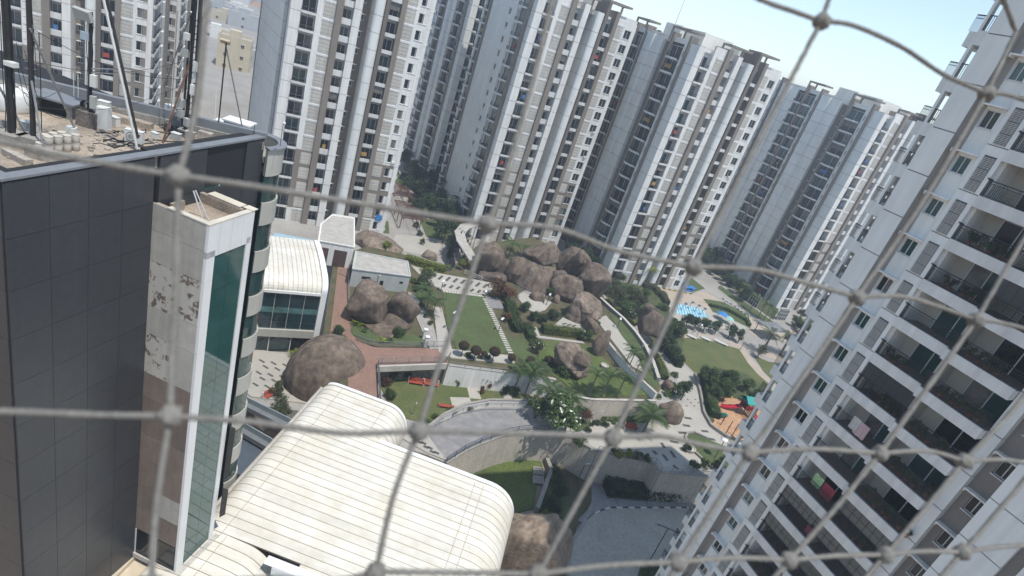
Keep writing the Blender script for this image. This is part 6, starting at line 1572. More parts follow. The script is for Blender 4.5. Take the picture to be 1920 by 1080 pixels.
def lamp(label, base, top, z, kind='bar', m_=None, group=None):
    p = at(*base, z); h = z_on(p, *top) - z; t = thing('lamp_post', label, 'lamp post', p, random.uniform(-.3, .3), group); m_ = m_ or DBLUE
    b = MB(); b.tube([(0, 0, 0), (0, 0, h)], .06, 6); b.obj('pole', m_, t); b = MB(); b.lathe([(.14, 0), (.14, .12), (.07, .2)], 8); b.obj('base', m_, t)
    if kind == 'bar': b = MB(); b.box(-.16, .16, -.5, .5, h, h + .07); b.obj('lamp_head', WPLAST, t)
    elif kind == 'disc': b = MB(); b.lathe([(.02, 0), (.62, .03), (.66, .08), (.3, .16), (.0, .2)], 20); b.obj('lamp_head', WPLAST, t, True, (0, 0, h))
    elif kind == 'tee': b = MB(); b.box(-1.4, 1.4, -.05, .05, h, h + .08); b.obj('arm', m_, t); b = MB(); b.box(-1.7, -1.0, -.14, .14, h - .06, h - .001); b.box(1.0, 1.7, -.14, .14, h - .06, h - .001); b.obj('lamp_head', GALV, t)
    elif kind == 'arm': b = MB(); b.tube([(0, 0, h), (.5, .2, h + .15)], .04, 5); b.box(.3, .8, .1, .3, h + .12, h + .18); b.obj('lamp_head', WPLAST, t)
    else: b = MB(); b.lathe([(.03, 0), (.08, .02), (.08, .25), (.0, .3)], 8); b.obj('lamp_head', WPLAST, t, False, (0, 0, h))
    return t
lamp('round disc lamp on a dark pole on the little lawn by the playground', (1340, 858), (1360, 826), 0, 'disc')
lamp('double armed lamp post in the parking court', (1217, 1053), (1251, 990), GND, 'tee')
lamp('lamp post with flat white head on the square lawn edge nearest the palms', (842, 622), (850, 585), PZ, 'bar'); lamp('lamp post with flat white head at the stepping stones', (934, 622), (942, 598), PZ, 'bar')
lamp('lamp post at the corner of the patterned terrace', (826, 546), (831, 527), PZ, 'bar'); lamp('lamp post between terrace and rust red tree', (908, 556), (911, 546), PZ, 'bar'); lamp('lamp post standing in the seating steps', (1024, 572), (1030, 552), PZ, 'bar')
lamp('lamp post beside the slab stair, upper one', (1156, 616), (1164, 598), PZ, 'bar'); lamp('tall lamp post before the slanting wall', (1172, 690), (1192, 660), PZ - 2, 'post'); lamp('lamp post on the lawn strip near the kerb wall', (1196, 668), (1206, 650), PZ - .5, 'post')
lamp('street lamp on the island of the sandy road', (1346, 592), (1362, 565), 0, 'arm'); lamp('lamp post with white head on the arc path before the pool', (1306, 630), (1317, 610), 0, 'bar'); lamp('lamp post at the end of the arc path', (1388, 655), (1394, 640), 0, 'post')
lamp('white headed lamp by the straight wall', (1081, 905), (1100, 873), GND, 'arm'); lamp('white headed wall lamp beside the green sign', (1128, 905), (1133, 886), GND, 'arm')
lamp('thin pole in the sunken lawn near the hall roof', (774, 780), (778, 757), 0, 'post', GALV)
# white posts behind the bridge
for x, y, z, l in ((797, 650, PZ, 'white gate post behind the footbridge, nearer one'), (794, 636, PZ, 'white gate post behind the footbridge, farther one')):
    p = at(x, y, z); t = thing('gate_post', l, 'post', p, .4); b = MB(); b.box(-.25, .25, -.25, .25, 0, 1.7); b.obj('shaft', WPLAST, t); b = MB(); b.box(-.32, .32, -.32, .32, 1.7, 1.8); b.obj('cap', WPLAST, t)
b = MB(); b.prism(poly_at([(776, 566), (786, 570), (815, 620), (822, 652), (812, 655), (800, 620)], PZ), PZ + .05, PZ + .12); tag(b.obj('ramp', PAVEG, None), 'grey sloping ramp between the tall boulder and the gravel strip', 'ramp', None, 'thing')
# covered walkway and stair tower
def stair_tower():
    p = at(893, 418, 0); t = thing('stair_tower', 'white stair tower in front of the tower corner, dark roof', 'stair tower', p, R(30)); h = 11.5
    b = MB(); b.box(-2.2, 2.2, 0, 4.5, 0, h); b.obj('wall', WHITE, t); b = MB(); b.box(-2.0, 2.0, .2, 4.3, h, h + .05); b.obj('roof', mat('brown_roof_felt', (.20, .16, .12), .9, .2, 1), t)
    b = MB()
    for x0, x1, y0, y1 in ((-2.2, 2.2, -.001, .2), (-2.2, 2.2, 4.3, 4.5), (-2.2, -2.0, .2, 4.3), (2.0, 2.2, .2, 4.3)): b.box(x0, x1, y0, y1, h, h + .5)
    b.obj('parapet', WHITE, t); b = MB(); b.box(-.5, .6, -.03, .02, h - 4.2, h - 1.6); b.obj('window', [GLASS], t); b = MB(); b.box(-1.6, 1.4, -.03, .02, h - 7.2, h - 5.2); b.obj('opening', [DARKIN], t)
    b = MB(); b.box(-.9, 1.0, -.55, -.031, h - 4.45, h - 4.25); b.obj('ledge', SLABW, t)
stair_tower()
CWZ = 6.0
px_ = [(893, 418), (872, 424), (862, 436), (866, 452), (880, 474), (888, 486)]
P_ = line_px(px_, CWZ); t = thing('covered_walkway', 'bent covered walkway with grey flat roof leading down from the stair tower', 'covered walkway', (P_[0].x, P_[0].y, 0))
b = MB(); Q = [p - Vector((P_[0].x, P_[0].y, 0)) for p in P_]
for i in range(len(Q) - 1): b.obox(Q[i] - (Q[i + 1] - Q[i]).normalized() * .5, Q[i + 1] + (Q[i + 1] - Q[i]).normalized() * .5, 2.2, CWZ - .25 + .01 * i, CWZ + .01 * i)
b.obj('roof', ROOFC, t)
for i in range(len(Q) - 1):
    d = (Q[i + 1] - Q[i]); n = Vector((-d.y, d.x, 0)).normalized()
    for j in range(3):
        for s_ in (-1, 1):
            b = MB(); c = Q[i].lerp(Q[i + 1], j / 3) + n * s_ * .95; b.tube([(c.x, c.y, -2), (c.x, c.y, CWZ - .24)], .07, 5); b.obj('post', DARKM, t)
    b = MB(); a, c = Q[i] - n * .95, Q[i + 1] - n * .95; b.tube([(a.x, a.y, 3.5), (c.x, c.y, CWZ - .3)], .05, 4); b.tube([(a.x, a.y, CWZ - .3), (c.x, c.y, 3.5)], .05, 4); b.tube([(a.x, a.y, 3.5), (c.x, c.y, 3.5)], .06, 4); b.obj('bracing', DARKM, t)
b = MB(); 
for i in range(len(Q) - 1): b.obox(Q[i], Q[i + 1], 1.9, 2.6, 2.75)
b.obj('deck', CONC, t)
# pergola of rusty beams
def pergola(label, px0, px1, w, h, n):
    a, c = at(*px0, 0), at(*px1, 0); d = (c - a).normalized(); nn = Vector((-d.y, d.x, 0)); L_ = (c - a).length
    t = thing('pergola', label, 'pergola', a); e = c - a; RB = mat('rust_red_beam', (.17, .085, .065), .8, .2, 2)
    for s_ in (-1, 1):
        b = MB(); p = nn * s_ * w / 2; b.obox(p, p + e, .18, h, h + .25); b.obj('beam', RB, t)
    for i in range(n):
        p = e * (i + .5) / n; b = MB(); b.obox(p - nn * (w / 2 + .4), p + nn * (w / 2 + .4), .12, h + .26, h + .44); b.obj('slat', RB, t)
    for i in range(max(2, n // 4)):
        for s_ in (-1, 1): p = e * (i + .5) / max(2, n // 4) + nn * s_ * w / 2; b = MB(); b.tube([(p.x, p.y, 0), (p.x, p.y, h)], .1, 5); b.obj('post', RB, t)
pergola('rust red pergola on the path in the gap, farther stretch', (735, 362), (752, 392), 4.5, 2.8, 10); pergola('rust red pergola on the path in the gap, nearer stretch', (754, 400), (770, 436), 4.5, 2.8, 12)
# pool
WATER = bpy.data.materials.new('pool_water'); WATER.use_nodes = True
nt = WATER.node_tree; bs = nt.nodes['Principled BSDF']; bs.inputs['Roughness'].default_value = .08
wv = nt.nodes.new('ShaderNodeTexWave'); wv.inputs['Scale'].default_value = .42; wv.inputs['Distortion'].default_value = 3.5; wv.inputs['Detail'].default_value = 1
gg = nt.nodes.new('ShaderNodeNewGeometry'); nt.links.new(gg.outputs['Position'], wv.inputs['Vector'])
cr = nt.nodes.new('ShaderNodeValToRGB'); cr.color_ramp.elements[0].color = (.14, .42, .56, 1); cr.color_ramp.elements[1].color = (.48, .68, .76, 1); cr.color_ramp.elements[0].position = .35; cr.color_ramp.elements[1].position = .6
nt.links.new(wv.outputs['Fac'], cr.inputs['Fac']); nt.links.new(cr.outputs[0], bs.inputs['Base Color'])
sheet('pool_surround', [(1253, 566), (1300, 571), (1332, 584), (1362, 596), (1400, 614), (1395, 624), (1330, 614), (1270, 602), (1255, 590)], 0, PAVE)
sheet('pool_water', [(1266, 577), (1272, 571), (1300, 576), (1318, 583), (1328, 596), (1310, 597), (1285, 593), (1267, 588)], 0, WATER)
sheet('pool_water', [(1300, 602), (1318, 602), (1340, 608), (1345, 614), (1322, 613)], 0, WATER)
def umbrella(label, px, py, z, r, h, m_):
    p = at(px, py, z); t = thing('parasol', label, 'parasol', p); b = MB(); b.tube([(0, 0, 0), (0, 0, h)], .05, 5); b.obj('pole', WPLAST, t)
    b = MB(); b.lathe([(r, -.5), (r * .6, -.2), (.05, .1)], 8); b.obj('canopy', m_, t, False, (0, 0, h))
umbrella('blue parasol by the pool, under the round trees', 1350, 600, 0, 1.5, 2.2, BLUEC); umbrella('pale parasol by the pool edge behind the tree row', 1362, 607, 0, 1.3, 2.0, mat('pale_teal_cloth', (.30, .52, .50), .8, .1, 2))
for x, y in ((1277, 583), (1290, 580), (1302, 586), (1313, 592)):
    p = at(x, y, 0); b = MB(); b.tube([(0, 0, 0), (0, 0, 1.6), (.4, .2, 2.0)], .07, 6); b.box(.1, .7, -.1, .5, 1.95, 2.15); tag(b.obj('water_spout', mat('dark_blue_spout', (.04, .12, .22), .4), None, loc=p), 'blue water spout standing in the play pool', 'water spout', 'water spouts in the play pool', 'thing')
for (x, y, l) in ((1278, 531, 'blue tarpaulin spread on bushes at the foot of the middle tower, upper one'), (1291, 541, 'blue tarpaulin spread on bushes at the foot of the middle tower, lower one')):
    p = at(x, y, .6); b = MB(); n = 6
    for i in range(n):
        for j in range(3): b.quad([((i + di) * .55 - 1.6, (j + dj) * .6 - .9, .5 + .35 * noise.noise(Vector(((i + di) * .9, (j + dj) * .9, x)))) for di, dj in ((0, 0), (1, 0), (1, 1), (0, 1))])
    b.box(-1.4, 1.3, -.7, .7, -.6, .1); tag(b.obj('tarpaulin', BLUEC, None, loc=p, rz=.5), l, 'tarpaulin', None, 'thing')
# gazebo by the date palms
p = at(1440, 632, 0); t = thing('gazebo', 'grey roofed gazebo on dark posts by the date palms', 'gazebo', p, R(30))
b = MB(); c_ = [(-3.2, -2.2, 3), (3.2, -2.2, 3), (3.2, 2.2, 3), (-3.2, 2.2, 3)]
for i in range(4): b.quad([c_[i], c_[(i + 1) % 4], (0, 0, 3.5)])
b.box(-3.2, 3.2, -2.2, 2.2, 2.85, 2.999); b.obj('roof', mat('grey_gazebo_roof', (.20, .21, .22), .8, .1, 1), t)
for x, y, _ in c_: b = MB(); b.tube([(x * .92, y * .9, 0), (x * .92, y * .9, 2.86)], .09, 5); b.obj('post', DARKM, t)
# white lattice gate boxes at the foot of the towers
for x, y, l in ((1410, 572, 'white framed lattice entrance at the foot of the last tower, farther'), (1463, 600, 'white framed lattice window box at the corner of the last tower')):
    p = at(x, y, 0); t = thing('entrance_frame', l, 'entrance', p, R(-60 if x < 1450 else 30)); b = MB(); b.box(-1.6, 1.6, 0, .3, 0, 3.2); b.obj('backing', DARKIN, t)
    for i in range(5): b = MB(); b.box(-1.65 + i * .8, -1.5 + i * .8, -.12, -.001, 0, 3.2); b.obj('bar', FRAMEW, t)
    for z in (1.0, 2.1, 3.1): b = MB(); b.box(-1.66, 1.7, -.14, -.121, z, z + .14); b.obj('bar', FRAMEW, t)
# playground
p = at(1393, 775, 0); t = thing('play_tower', 'play tower with teal roof and two red slides', 'play tower', p, R(20))
for x in (-.8, .8):
    for y in (-.8, .8): b = MB(); b.tube([(x, y, 0), (x, y, 3.0)], .07, 6); b.obj('post', mat('maroon_post', (.16, .05, .05), .6), t)
b = MB(); b.box(-.95, .95, -.95, .95, 1.4, 1.52); b.obj('deck', RUST, t)
for s_ in (-1, 1): b = MB(); b.box(-.9, .9, s_ * .82 - .03, s_ * .82 + .03, 1.53, 2.2); b.obj('side_panel', REDP, t)
b = MB(); b.quad([(-1.3, -1.3, 2.9), (1.3, -1.3, 2.9), (1.3, 0, 3.7), (-1.3, 0, 3.7)]); b.quad([(-1.3, 1.3, 2.9), (-1.3, 0, 3.7), (1.3, 0, 3.7), (1.3, 1.3, 2.9)]); b.box(-1.3, 1.3, -1.3, 1.3, 2.8, 2.89); b.obj('roof', TEALP, t)
def slide(pts, w):
    b = MB()
    for i in range(len(pts) - 1):
        a, c = Vector(pts[i]), Vector(pts[i + 1]); d = (c - a); n = Vector((-d.y, d.x, 0)).normalized() * w / 2; up = Vector((0, 0, .22))
        b.quad([a + n, c + n, c - n, a - n]); 
        for s_ in (-1, 1): b.quad([a + n * s_, c + n * s_, c + n * s_ + up, a + n * s_ + up]); b.quad([a + n * s_ * 1.12, a + n * s_ * 1.12 + up, c + n * s_ * 1.12 + up, c + n * s_ * 1.12])
    return b
slide([(-.9, .1, 1.5), (-2.0, .3, .95), (-3.1, .6, .5), (-4.2, 1.0, .25)], .8).obj('slide', REDP, t); slide([(.5, -.9, 1.5), (.9, -1.8, .95), (1.2, -2.8, .45), (1.4, -3.4, .2)], .75).obj('slide', REDP, t)
p = at(1422, 765, 0); t = thing('play_palm', 'teal plastic palm standing in the playground', 'play palm', p); b = MB(); b.tube([(0, 0, 0), (0, 0, 2.6)], .09, 6); b.obj('pole', mat('brown_pole', (.15, .08, .05), .7), t)
for i in range(6): b = MB(); b.quad([(0, -.1, 2.6), (.7, -.3, 2.9), (1.2, 0, 2.5), (.7, .3, 2.9)]); b.quad([(0, -.1, 2.55), (.7, .3, 2.85), (1.2, 0, 2.45), (.7, -.3, 2.85)]); b.obj('leaf', TEALP, t, rz=i * 1.05)
p = at(1353, 783, 0); t = thing('spring_rider', 'dark teal spring rider in the sand', 'spring rider', p, .5); b = MB(); b.lathe([(.12, 0), (.12, .35)], 8); b.obj('spring', DARKM, t); b = MB(); b.prism([(-.8, -.3), (.8, -.3), (1.0, 0), (.8, .3), (-.8, .3), (-.6, 0)], .36, .7); b.box(-.5, .5, -.2, .2, .701, .95); b.obj('body', mat('dark_teal_plastic', (.02, .16, .12), .5), t)
for (x0, y0), (x1, y1), l in (((1351, 797), (1361, 780), 'shortest'), ((1360, 814), (1374, 790), 'middle'), ((1373, 816), (1386, 795), 'farthest out')):
    p = at(x0, y0, 0); h = z_on(p, x1, y1); t = thing('climbing_pole', l + ' of the three rusty climbing poles in the sand', 'climbing pole', p); b = MB(); b.tube([(0, 0, 0), (0, 0, h)], .07, 6); b.obj('pole', RUST, t)
    b = MB(); b.tube([(.25 * math.cos(a), .25 * math.sin(a), h * .55) for a in [i * .7 for i in range(10)]], .03, 4); b.obj('ring', RUST, t)
for i, (x, y) in enumerate(((1350, 742), (1357, 744), (1370, 746), (1344, 741))):
    p = at(x, y, 0); b = MB(); b.lathe([(.05, 0), (.28, .08), (.3, .22), (.15, .38), (.0, .4)], 10); tag(b.obj('play_stone', YELP, None, loc=p), 'yellow half ball set in the sand by the hedge', 'play stone', 'yellow half balls in the sand', 'thing')
p = at(1396, 818, 0); t = thing('sign_board', 'black board beside the playground against the close tower', 'board', p, R(60)); b = MB(); b.box(-1.6, 1.6, -.05, .05, .4, 2.2); b.obj('panel', [mat('black_board', (.03, .025, .03), .6)], t)
for x in (-1.4, 1.4): b = MB(); b.tube([(x, .1, 0), (x, .1, 2.2)], .05, 5); b.obj('post', DARKM, t)
b = MB(); b.tube([(-.9, -.06, .9), (-.3, -.06, 1.4), (.2, -.06, 1.2), (.7, -.06, 1.8), (1.2, -.06, 1.7)], .03, 4); b.obj('drawn_line', mat('pale_chalk', (.5, .5, .48), .8), t)
# green sign on the straight wall
a, c = at(1106, 846, 0), at(1150, 853, 0)
p = at(1118, 900, GND); wv_ = (c - a).normalized(); rz = math.atan2(wv_.y, wv_.x); zz = 2.9
wp = a.lerp(c, .55); wp = Vector((wp.x, wp.y, 0)) - Vector((-wv_.y, wv_.x, 0)) * .25
t = thing('exit_sign', 'green sign with white running figure on the straight cream wall', 'sign', (wp.x, wp.y, -3.2), rz)
b = MB(); b.box(-.55, .55, -.04, .04, 0, .9); b.obj('panel', mat('dark_green_sign', (.01, .10, .06), .5), t)
b = MB(); b.box(-.2, -.05, -.052, -.041, .55, .72); b.box(-.22, .02, -.052, -.041, .32, .53); b.box(-.3, -.16, -.052, -.041, .1, .3); b.box(-.02, .14, -.052, -.041, .14, .3); b.box(.18, .42, -.052, -.041, .25, .65); b.obj('pictogram', WPLAST, t)
# white planter boxes, small things
for x, y, z, l, s_ in ((1013, 655, PZ, 'white stone planter at the lawn corner under the frangipani', .6), (1132, 690, PZ, 'round white planter at the foot of the egg boulder', .7), (1012, 785, 0, 'white box planter at the end of the slate terrace', 1.0), (1292, 845, 0, 'pale planter beside the plaza edge', .9)):
    p = at(x, y, z); t = thing('planter', l, 'planter', p); b = MB(); b.lathe([(.8 * s_, 0), (1.0 * s_, .5), (1.0 * s_, .62), (.85 * s_, .62), (.8 * s_, .45), (.0, .45)], 8 if 'box' not in l else 4); b.obj('bowl', CONCP, t)
b = MB(); a, c = at(1118, 822, 0), at(1145, 850, 0)
p = at(1172, 918, GND); t = thing('chair', 'red chair half sunk in the long dark hedge', 'chair', p, .3)
b = MB(); b.box(-.35, .35, -.35, .35, 1.5, 1.6); b.obj('seat', REDP, t); b = MB(); b.box(-.35, .35, .28, .36, 1.61, 2.4); b.obj('backrest', REDP, t)
for x in (-.3, .3):
    for y in (-.3, .3): b = MB(); b.tube([(x, y, 0), (x, y, 1.5)], .03, 5); b.obj('leg', DARKM, t)
for x, y, l in ((1008, 888, 'pale frame seat on the low lawn edge, farther one'), (1008, 905, 'pale frame seat on the low lawn edge, nearer one')):
    p = at(x, y, GND); t = thing('bench', l, 'bench', p, .2); b = MB(); b.box(-.7, .7, -.55, .55, .3, .4); b.obj('seat', CONC, t); b = MB(); b.box(-.75, .75, .5, .6, 0, .7); b.box(-.75, -.65, -.6, .5, 0, .5); b.box(.65, .75, -.6, .5, 0, .5); b.obj('frame', CONCP, t)
# steps and blue roofs left, below the patio
p = at(490, 722, 0); t = thing('steps', 'wide dark steps leading down from the patio', 'steps', p, R(-42))
for i in range(5): b = MB(); b.box(-3.4, 2.4, -.38 - i * .38, -.0 - i * .38, -.3 - i * .17, -.02 - i * .17); b.obj('step', PAVEG, t)
for (pa, pb_, l) in (((440, 742), (580, 812), 'blue grey glazed parapet below the patio, upper one'), ((440, 792), (540, 850), 'blue grey glazed parapet below the patio, lower one')):
    a, c = at(*pa, 1.0), at(*pb_, 1.0); b = MB(); a.z = c.z = 0; b.obox(a, c, 1.4, .4, 1.0, 0); b.obox(a, c, .1, 1.0, 1.7, 1); tag(b.obj('parapet', [mat('blue_grey_coping', (.19, .205, .22), .5, .1, 1), mat('pale_glass', (.30, .36, .38), .15, .1, 1)], None), l, 'parapet', None, 'thing')
b = MB(); a, c = at(455, 850, 0), at(500, 870, 0); b.prism(poly_at([(430, 810), (520, 850), (470, 900), (420, 880)], 0), .05, .12); tag(b.obj('pool_cover', mat('dark_blue_cover', (.09, .11, .135), .3, .1, 1), None), 'dark blue pool cover below the glazed shaft', 'cover', None, 'thing')

# washing and plants on the close tower
def on6(k, s_, out, dz): 
    q = Vector((P6.x, P6.y, 0)) + V * s_ + Vector((-U.x, -U.y, 0)) * out; return Vector((q.x, q.y, Z6 + FH * k + dz))
def cloth(label, k, s_, w, h, m_, out=.2, dz=.9):
    b = MB(); n = 8
    for i in range(n):
        x0, x1 = -w / 2 + w * i / n, -w / 2 + w * (i + 1) / n; y0, y1 = .05 * math.sin(i * 1.7), .05 * math.sin((i + 1) * 1.7)
        b.quad([(x0, y0, 0), (x1, y1, 0), (x1, y1 * .3, h), (x0, y0 * .3, h)]); b.quad([(x0, y0 + .012, 0), (x0, y0 * .3 + .012, h), (x1, y1 * .3 + .012, h), (x1, y1 + .012, 0)])
    o = b.obj('laundry', m_, None, loc=on6(k, s_, out, dz - h * .5), rz=R(-60)); tag(o, label, 'laundry', None, 'thing')
cloth('pink bed sheet hung over a balcony rail of the close tower', 12, -4.6, .9, 1.1, mat('pink_sheet', (.50, .36, .36), .9, .08, 3), .4, .8); cloth('white cloth hung beside the pink bed sheet', 12, -4.0, .6, 1.0, mat('greyish_cloth', (.50, .49, .47), .9, .08, 3), .4, .9)
def checks():
    mt = mat('green_checked_cloth', (.20, .42, .16), .9); nt = mt.node_tree; ck = nt.nodes.new('ShaderNodeTexChecker'); ck.inputs['Scale'].default_value = 6; ck.inputs['Color1'].default_value = (.16, .42, .14, 1); ck.inputs['Color2'].default_value = (.45, .52, .36, 1)
    tc = nt.nodes.new('ShaderNodeTexCoord'); nt.links.new(tc.outputs['Generated'], ck.inputs['Vector']); nt.links.new(ck.outputs['Color'], nt.nodes['Principled BSDF'].inputs['Base Color']); return mt
cloth('green checked cloth drying behind a balcony rail of the close tower', 10, -4.0, .8, 1.0, checks(), .1, 1.2); cloth('dark red cloth drying beside the green checked one', 10, -5.0, 1.0, 1.1, mat('dark_red_cloth', (.26, .04, .06), .9, .1, 3), .1, 1.1); cloth('maroon cloth folded over a low balcony rail', 9, -5.6, .5, .7, mat('maroon_cloth', (.16, .04, .06), .9, .1, 3), .42, .8)
def pot_mesh():
    b = MB(); b.lathe([(.11, 0), (.16, .28), (.17, .3), (.14, .3), (.0, .26)], 10); return b.mesh('pot', mat('terracotta', (.26, .11, .07), .8, .1, 3))
ORD = ['first', 'second', 'third', 'fourth', 'fifth', 'sixth', 'seventh', 'eighth', 'ninth', 'tenth', 'eleventh', 'twelfth', 'thirteenth', 'fourteenth', 'fifteenth', 'sixteenth', 'seventeenth']
NUM = ['no', 'one', 'two', 'three', 'four', 'five', 'six', 'seven', 'eight']
for k, s0, n_ in ((17, -4.2, 5), (15, -7.4, 5), (16, -4.0, 4), (14, -8.2, 5), (12, -8.0, 6), (13, -7.6, 4), (11, -8.6, 6), (13, -4.6, 3), (7, -4.2, 4), (6, -3.4, 3), (8, -3.6, 3), (14, -3.2, 3), (17, -8.6, 4), (5, -8.0, 3), (18, -8.0, 4), (10, -9.0, 4)):
    for i in range(n_):
        s_ = s0 + (i - n_ / 2) * .62 + random.uniform(-.15, .15); out = (.05 if s_ > -6.2 else .45) - random.uniform(0, .25)
        if -6.35 < s_ < -5.95: continue
        dk = k - 12; row = 'on the row of the pink bed sheet' if dk == 0 else '%s row%s %s the pink bed sheet' % (NUM[abs(dk)], 's' if abs(dk) > 1 else '', 'above' if dk > 0 else 'below')
        q = on6(k, s_, out, -.05); t = thing('potted_plant', '%s potted plant on the %s balcony %s' % (ORD[n_ - 1 - i], 'outer' if s_ > -6.2 else 'inner', row), 'potted plant', q, random.uniform(0, 6), 'potted plants on the balconies of the close tower')
        put('pot', cached('pot', lambda: pot_mesh()), t); c = random.choice((LG, LD, LD, LO)); r = random.uniform(.28, .5)
        put('foliage', cached(('pp', c.name), lambda: crown_mesh('p', c, 1.0, 1.1, 130, .22, 3, 5)), t, (0, 0, .3 + r * .8), 0, (r, r, r * 1.2))
# blue sheet in a low window of the tower behind the clubhouse
q = T2.matrix_basis @ Vector((22.5, -.12, 3.2)); b = MB(); b.box(-.62, .62, -.05, .05, -.4, .9); tag(b.obj('blue_sheet', BLUEC, None, loc=q, rz=R(30)), 'blue sheet hung in a low window of the tower behind the clubhouse', 'sheet', None, 'thing')

# ================================================================ bird net close to the lens
NETM = mat('net_cord', (.19, .18, .16), .85, .1, 60, fine=.2, bscale=900)
def nd(x, y): return .128 / (1 - .34 * (x - 335) / 1500)
def np_(x, y): return depth_at(x, y, nd(x, y))
KN = {'a3': (1540, 40), 'a4': (1850, 175), 'b1': (335, 330), 'b2': (915, 420), 'b3': (1300, 500), 'b4': (1607, 557), 'b5': (1830, 600), 'b6': (2010, 640), 'c1': (320, 780), 'c2': (785, 808), 'c3': (1150, 820), 'c4': (1405, 848), 'c5': (1650, 850), 'c6': (1808, 865), 'c7': (1945, 872), 'd1': (284, 1100), 'd2': (705, 1072), 'd3': (1010, 1076), 'd4': (1272, 1054), 'd5': (1480, 1050), 'd6': (1660, 1040), 'd7': (1805, 1035)}
STR = ['-170,232 0,266 160,300 b1', 'b1 480,350 700,386 b2', 'b2 1040,428 1165,472 b3', 'b3 1420,506 1510,530 b4', 'b4 1690,556 1760,575 b5', 'b5 1880,606 b6', '1180,-120 1410,-8 1490,22 a3', 'a3 1600,48 1690,88 1770,140 a4', 'a4 1890,178 1990,210',
       '-170,768 0,771 190,778 c1', 'c1 480,792 640,812 c2', 'c2 960,812 1060,815 c3', 'c3 1240,818 1320,835 c4', 'c4 1530,842 c5', 'c5 1740,846 c6', 'c6 1880,862 c7', 'd1 500,1085 620,1090 d2', 'd2 860,1074 d3', 'd3 1140,1060 d4', 'd4 1380,1046 d5', 'd5 1570,1042 d6', 'd6 1730,1034 d7', 'd7 1870,1026 1960,1020',
       '400,-120 383,60 366,210 b1', 'b1 330,550 322,680 c1', 'c1 300,900 288,1010 d1', '1060,-110 1000,150 945,340 b2', 'b2 868,560 815,710 c2', 'c2 738,930 d2', '1575,-60 a3', 'a3 1420,268 b3', 'b3 1225,660 c3', 'c3 1078,950 d3', 'a4 1735,370 b4', '1905,60 a4', 'b4 1510,700 c4', 'c4 1340,950 d4', '1960,380 b5', 'b5 1748,715 c5', 'c5 1560,960 d5', '2000,600 1920,742 c6', 'c6 1725,965 d6', 'd6 1600,1110', '1990,810 1900,925 d7', 'd7 1740,1110', 'd5 1420,1120', 'd4 1240,1110', 'd3 980,1130', 'd2 690,1130', '1840,-110 1905,60']
net = thing('bird_net', 'slack grey cord net stretched across the whole view just before the lens', 'net', np_(960, 540))
def smooth(pts, n=6):
    out = []
    for i in range(len(pts) - 1):
        p0, p1, p2, p3 = pts[max(i - 1, 0)], pts[i], pts[i + 1], pts[min(i + 2, len(pts) - 1)]
        for j in range(n):
            t = j / n; out.append(.5 * ((2 * p1) + (p2 - p0) * t + (2 * p0 - 5 * p1 + 4 * p2 - p3) * t * t + (3 * p1 - p0 - 3 * p2 + p3) * t ** 3))
    return out + [pts[-1]]
o0 = net.location.copy()
def cord_tube(b, q, r):
    """three strands laid round each other"""
    q = smooth(q, 3); n = 9; base = len(b.v); run = 0.0
    for i, p in enumerate(q):
        d = (q[min(i + 1, len(q) - 1)] - q[max(i - 1, 0)]).normalized(); a = d.cross(Vector((.3, .2, 1))).normalized(); c = d.cross(a)
        if i: run += (p - q[i - 1]).length
        fz = 1 + .10 * noise.noise(Vector((run * 900, i * .01, 1)))
        for j in range(n):
            t = 2 * math.pi * j / n; rr = r * fz * (1 + .16 * math.cos(3 * (t + run * 1500))); b.v.append(tuple(p + a * rr * math.cos(t) + c * rr * math.sin(t)))
    for i in range(len(q) - 1):
        for j in range(n):
            j2 = (j + 1) % n; b.f.append((base + i * n + j, base + i * n + j2, base + (i + 1) * n + j2, base + (i + 1) * n + j)); b.m.append(0)
for s_ in STR:
    pts = []
    for w in s_.split():
        x, y = KN[w] if w in KN else tuple(float(v) for v in w.split(','))
        pts.append(np_(x, y) - o0)
    q = smooth(pts, 8)
    b = MB()
    cord_tube(b, q, .0007) if True else b.tube([p + Vector((.00006 * noise.noise(p * 900), .00006 * noise.noise(p * 900 + Vector((5, 0, 0))), 0)) for p in q], .0007, 8); b.obj('cord', NETM, net, True)
for k, (x, y) in KN.items():
    b = MB(); c = np_(x, y) - o0; rnd = random.Random(x)
    bm = bmesh.new(); bmesh.ops.create_icosphere(bm, subdivisions=3, radius=1)
    for v in bm.verts:
        n = v.co.normalized(); n = Vector((n.x, n.y, n.z)); v.co = n * (.0022 * (1 + .16 * abs(math.sin(4 * n.x + 5 * n.y + 3 * n.z)) + .28 * noise.noise(n * 1.8 + Vector((x, 0, 0))) + .1 * math.sin(n.x * 9 + n.y * 7)))
    me = bpy.data.meshes.new('knot'); bm.to_mesh(me); bm.free(); me.materials.append(NETM); me.polygons.foreach_set('use_smooth', [True] * len(me.polygons))
    put('knot', me, net, c)
# ================================================================ haze
HZ = bpy.data.materials.new('haze_air'); HZ.use_nodes = True; nt = HZ.node_tree
for n in list(nt.nodes):
    if n.type == 'BSDF_PRINCIPLED': nt.nodes.remove(n)
pv_ = nt.nodes.new('ShaderNodeVolumePrincipled'); pv_.inputs['Color'].default_value = (.80, .88, 1.0, 1); pv_.inputs['Density'].default_value = .0010; pv_.inputs['Anisotropy'].default_value = .25
nt.links.new(pv_.outputs[0], nt.nodes['Material Output'].inputs['Volume'])
b = MB(); b.box(-3050, 3050, -1550, 3050, GND - 1.2, 78); hz = b.obj('haze', [HZ]); hz['kind'] = 'stuff'

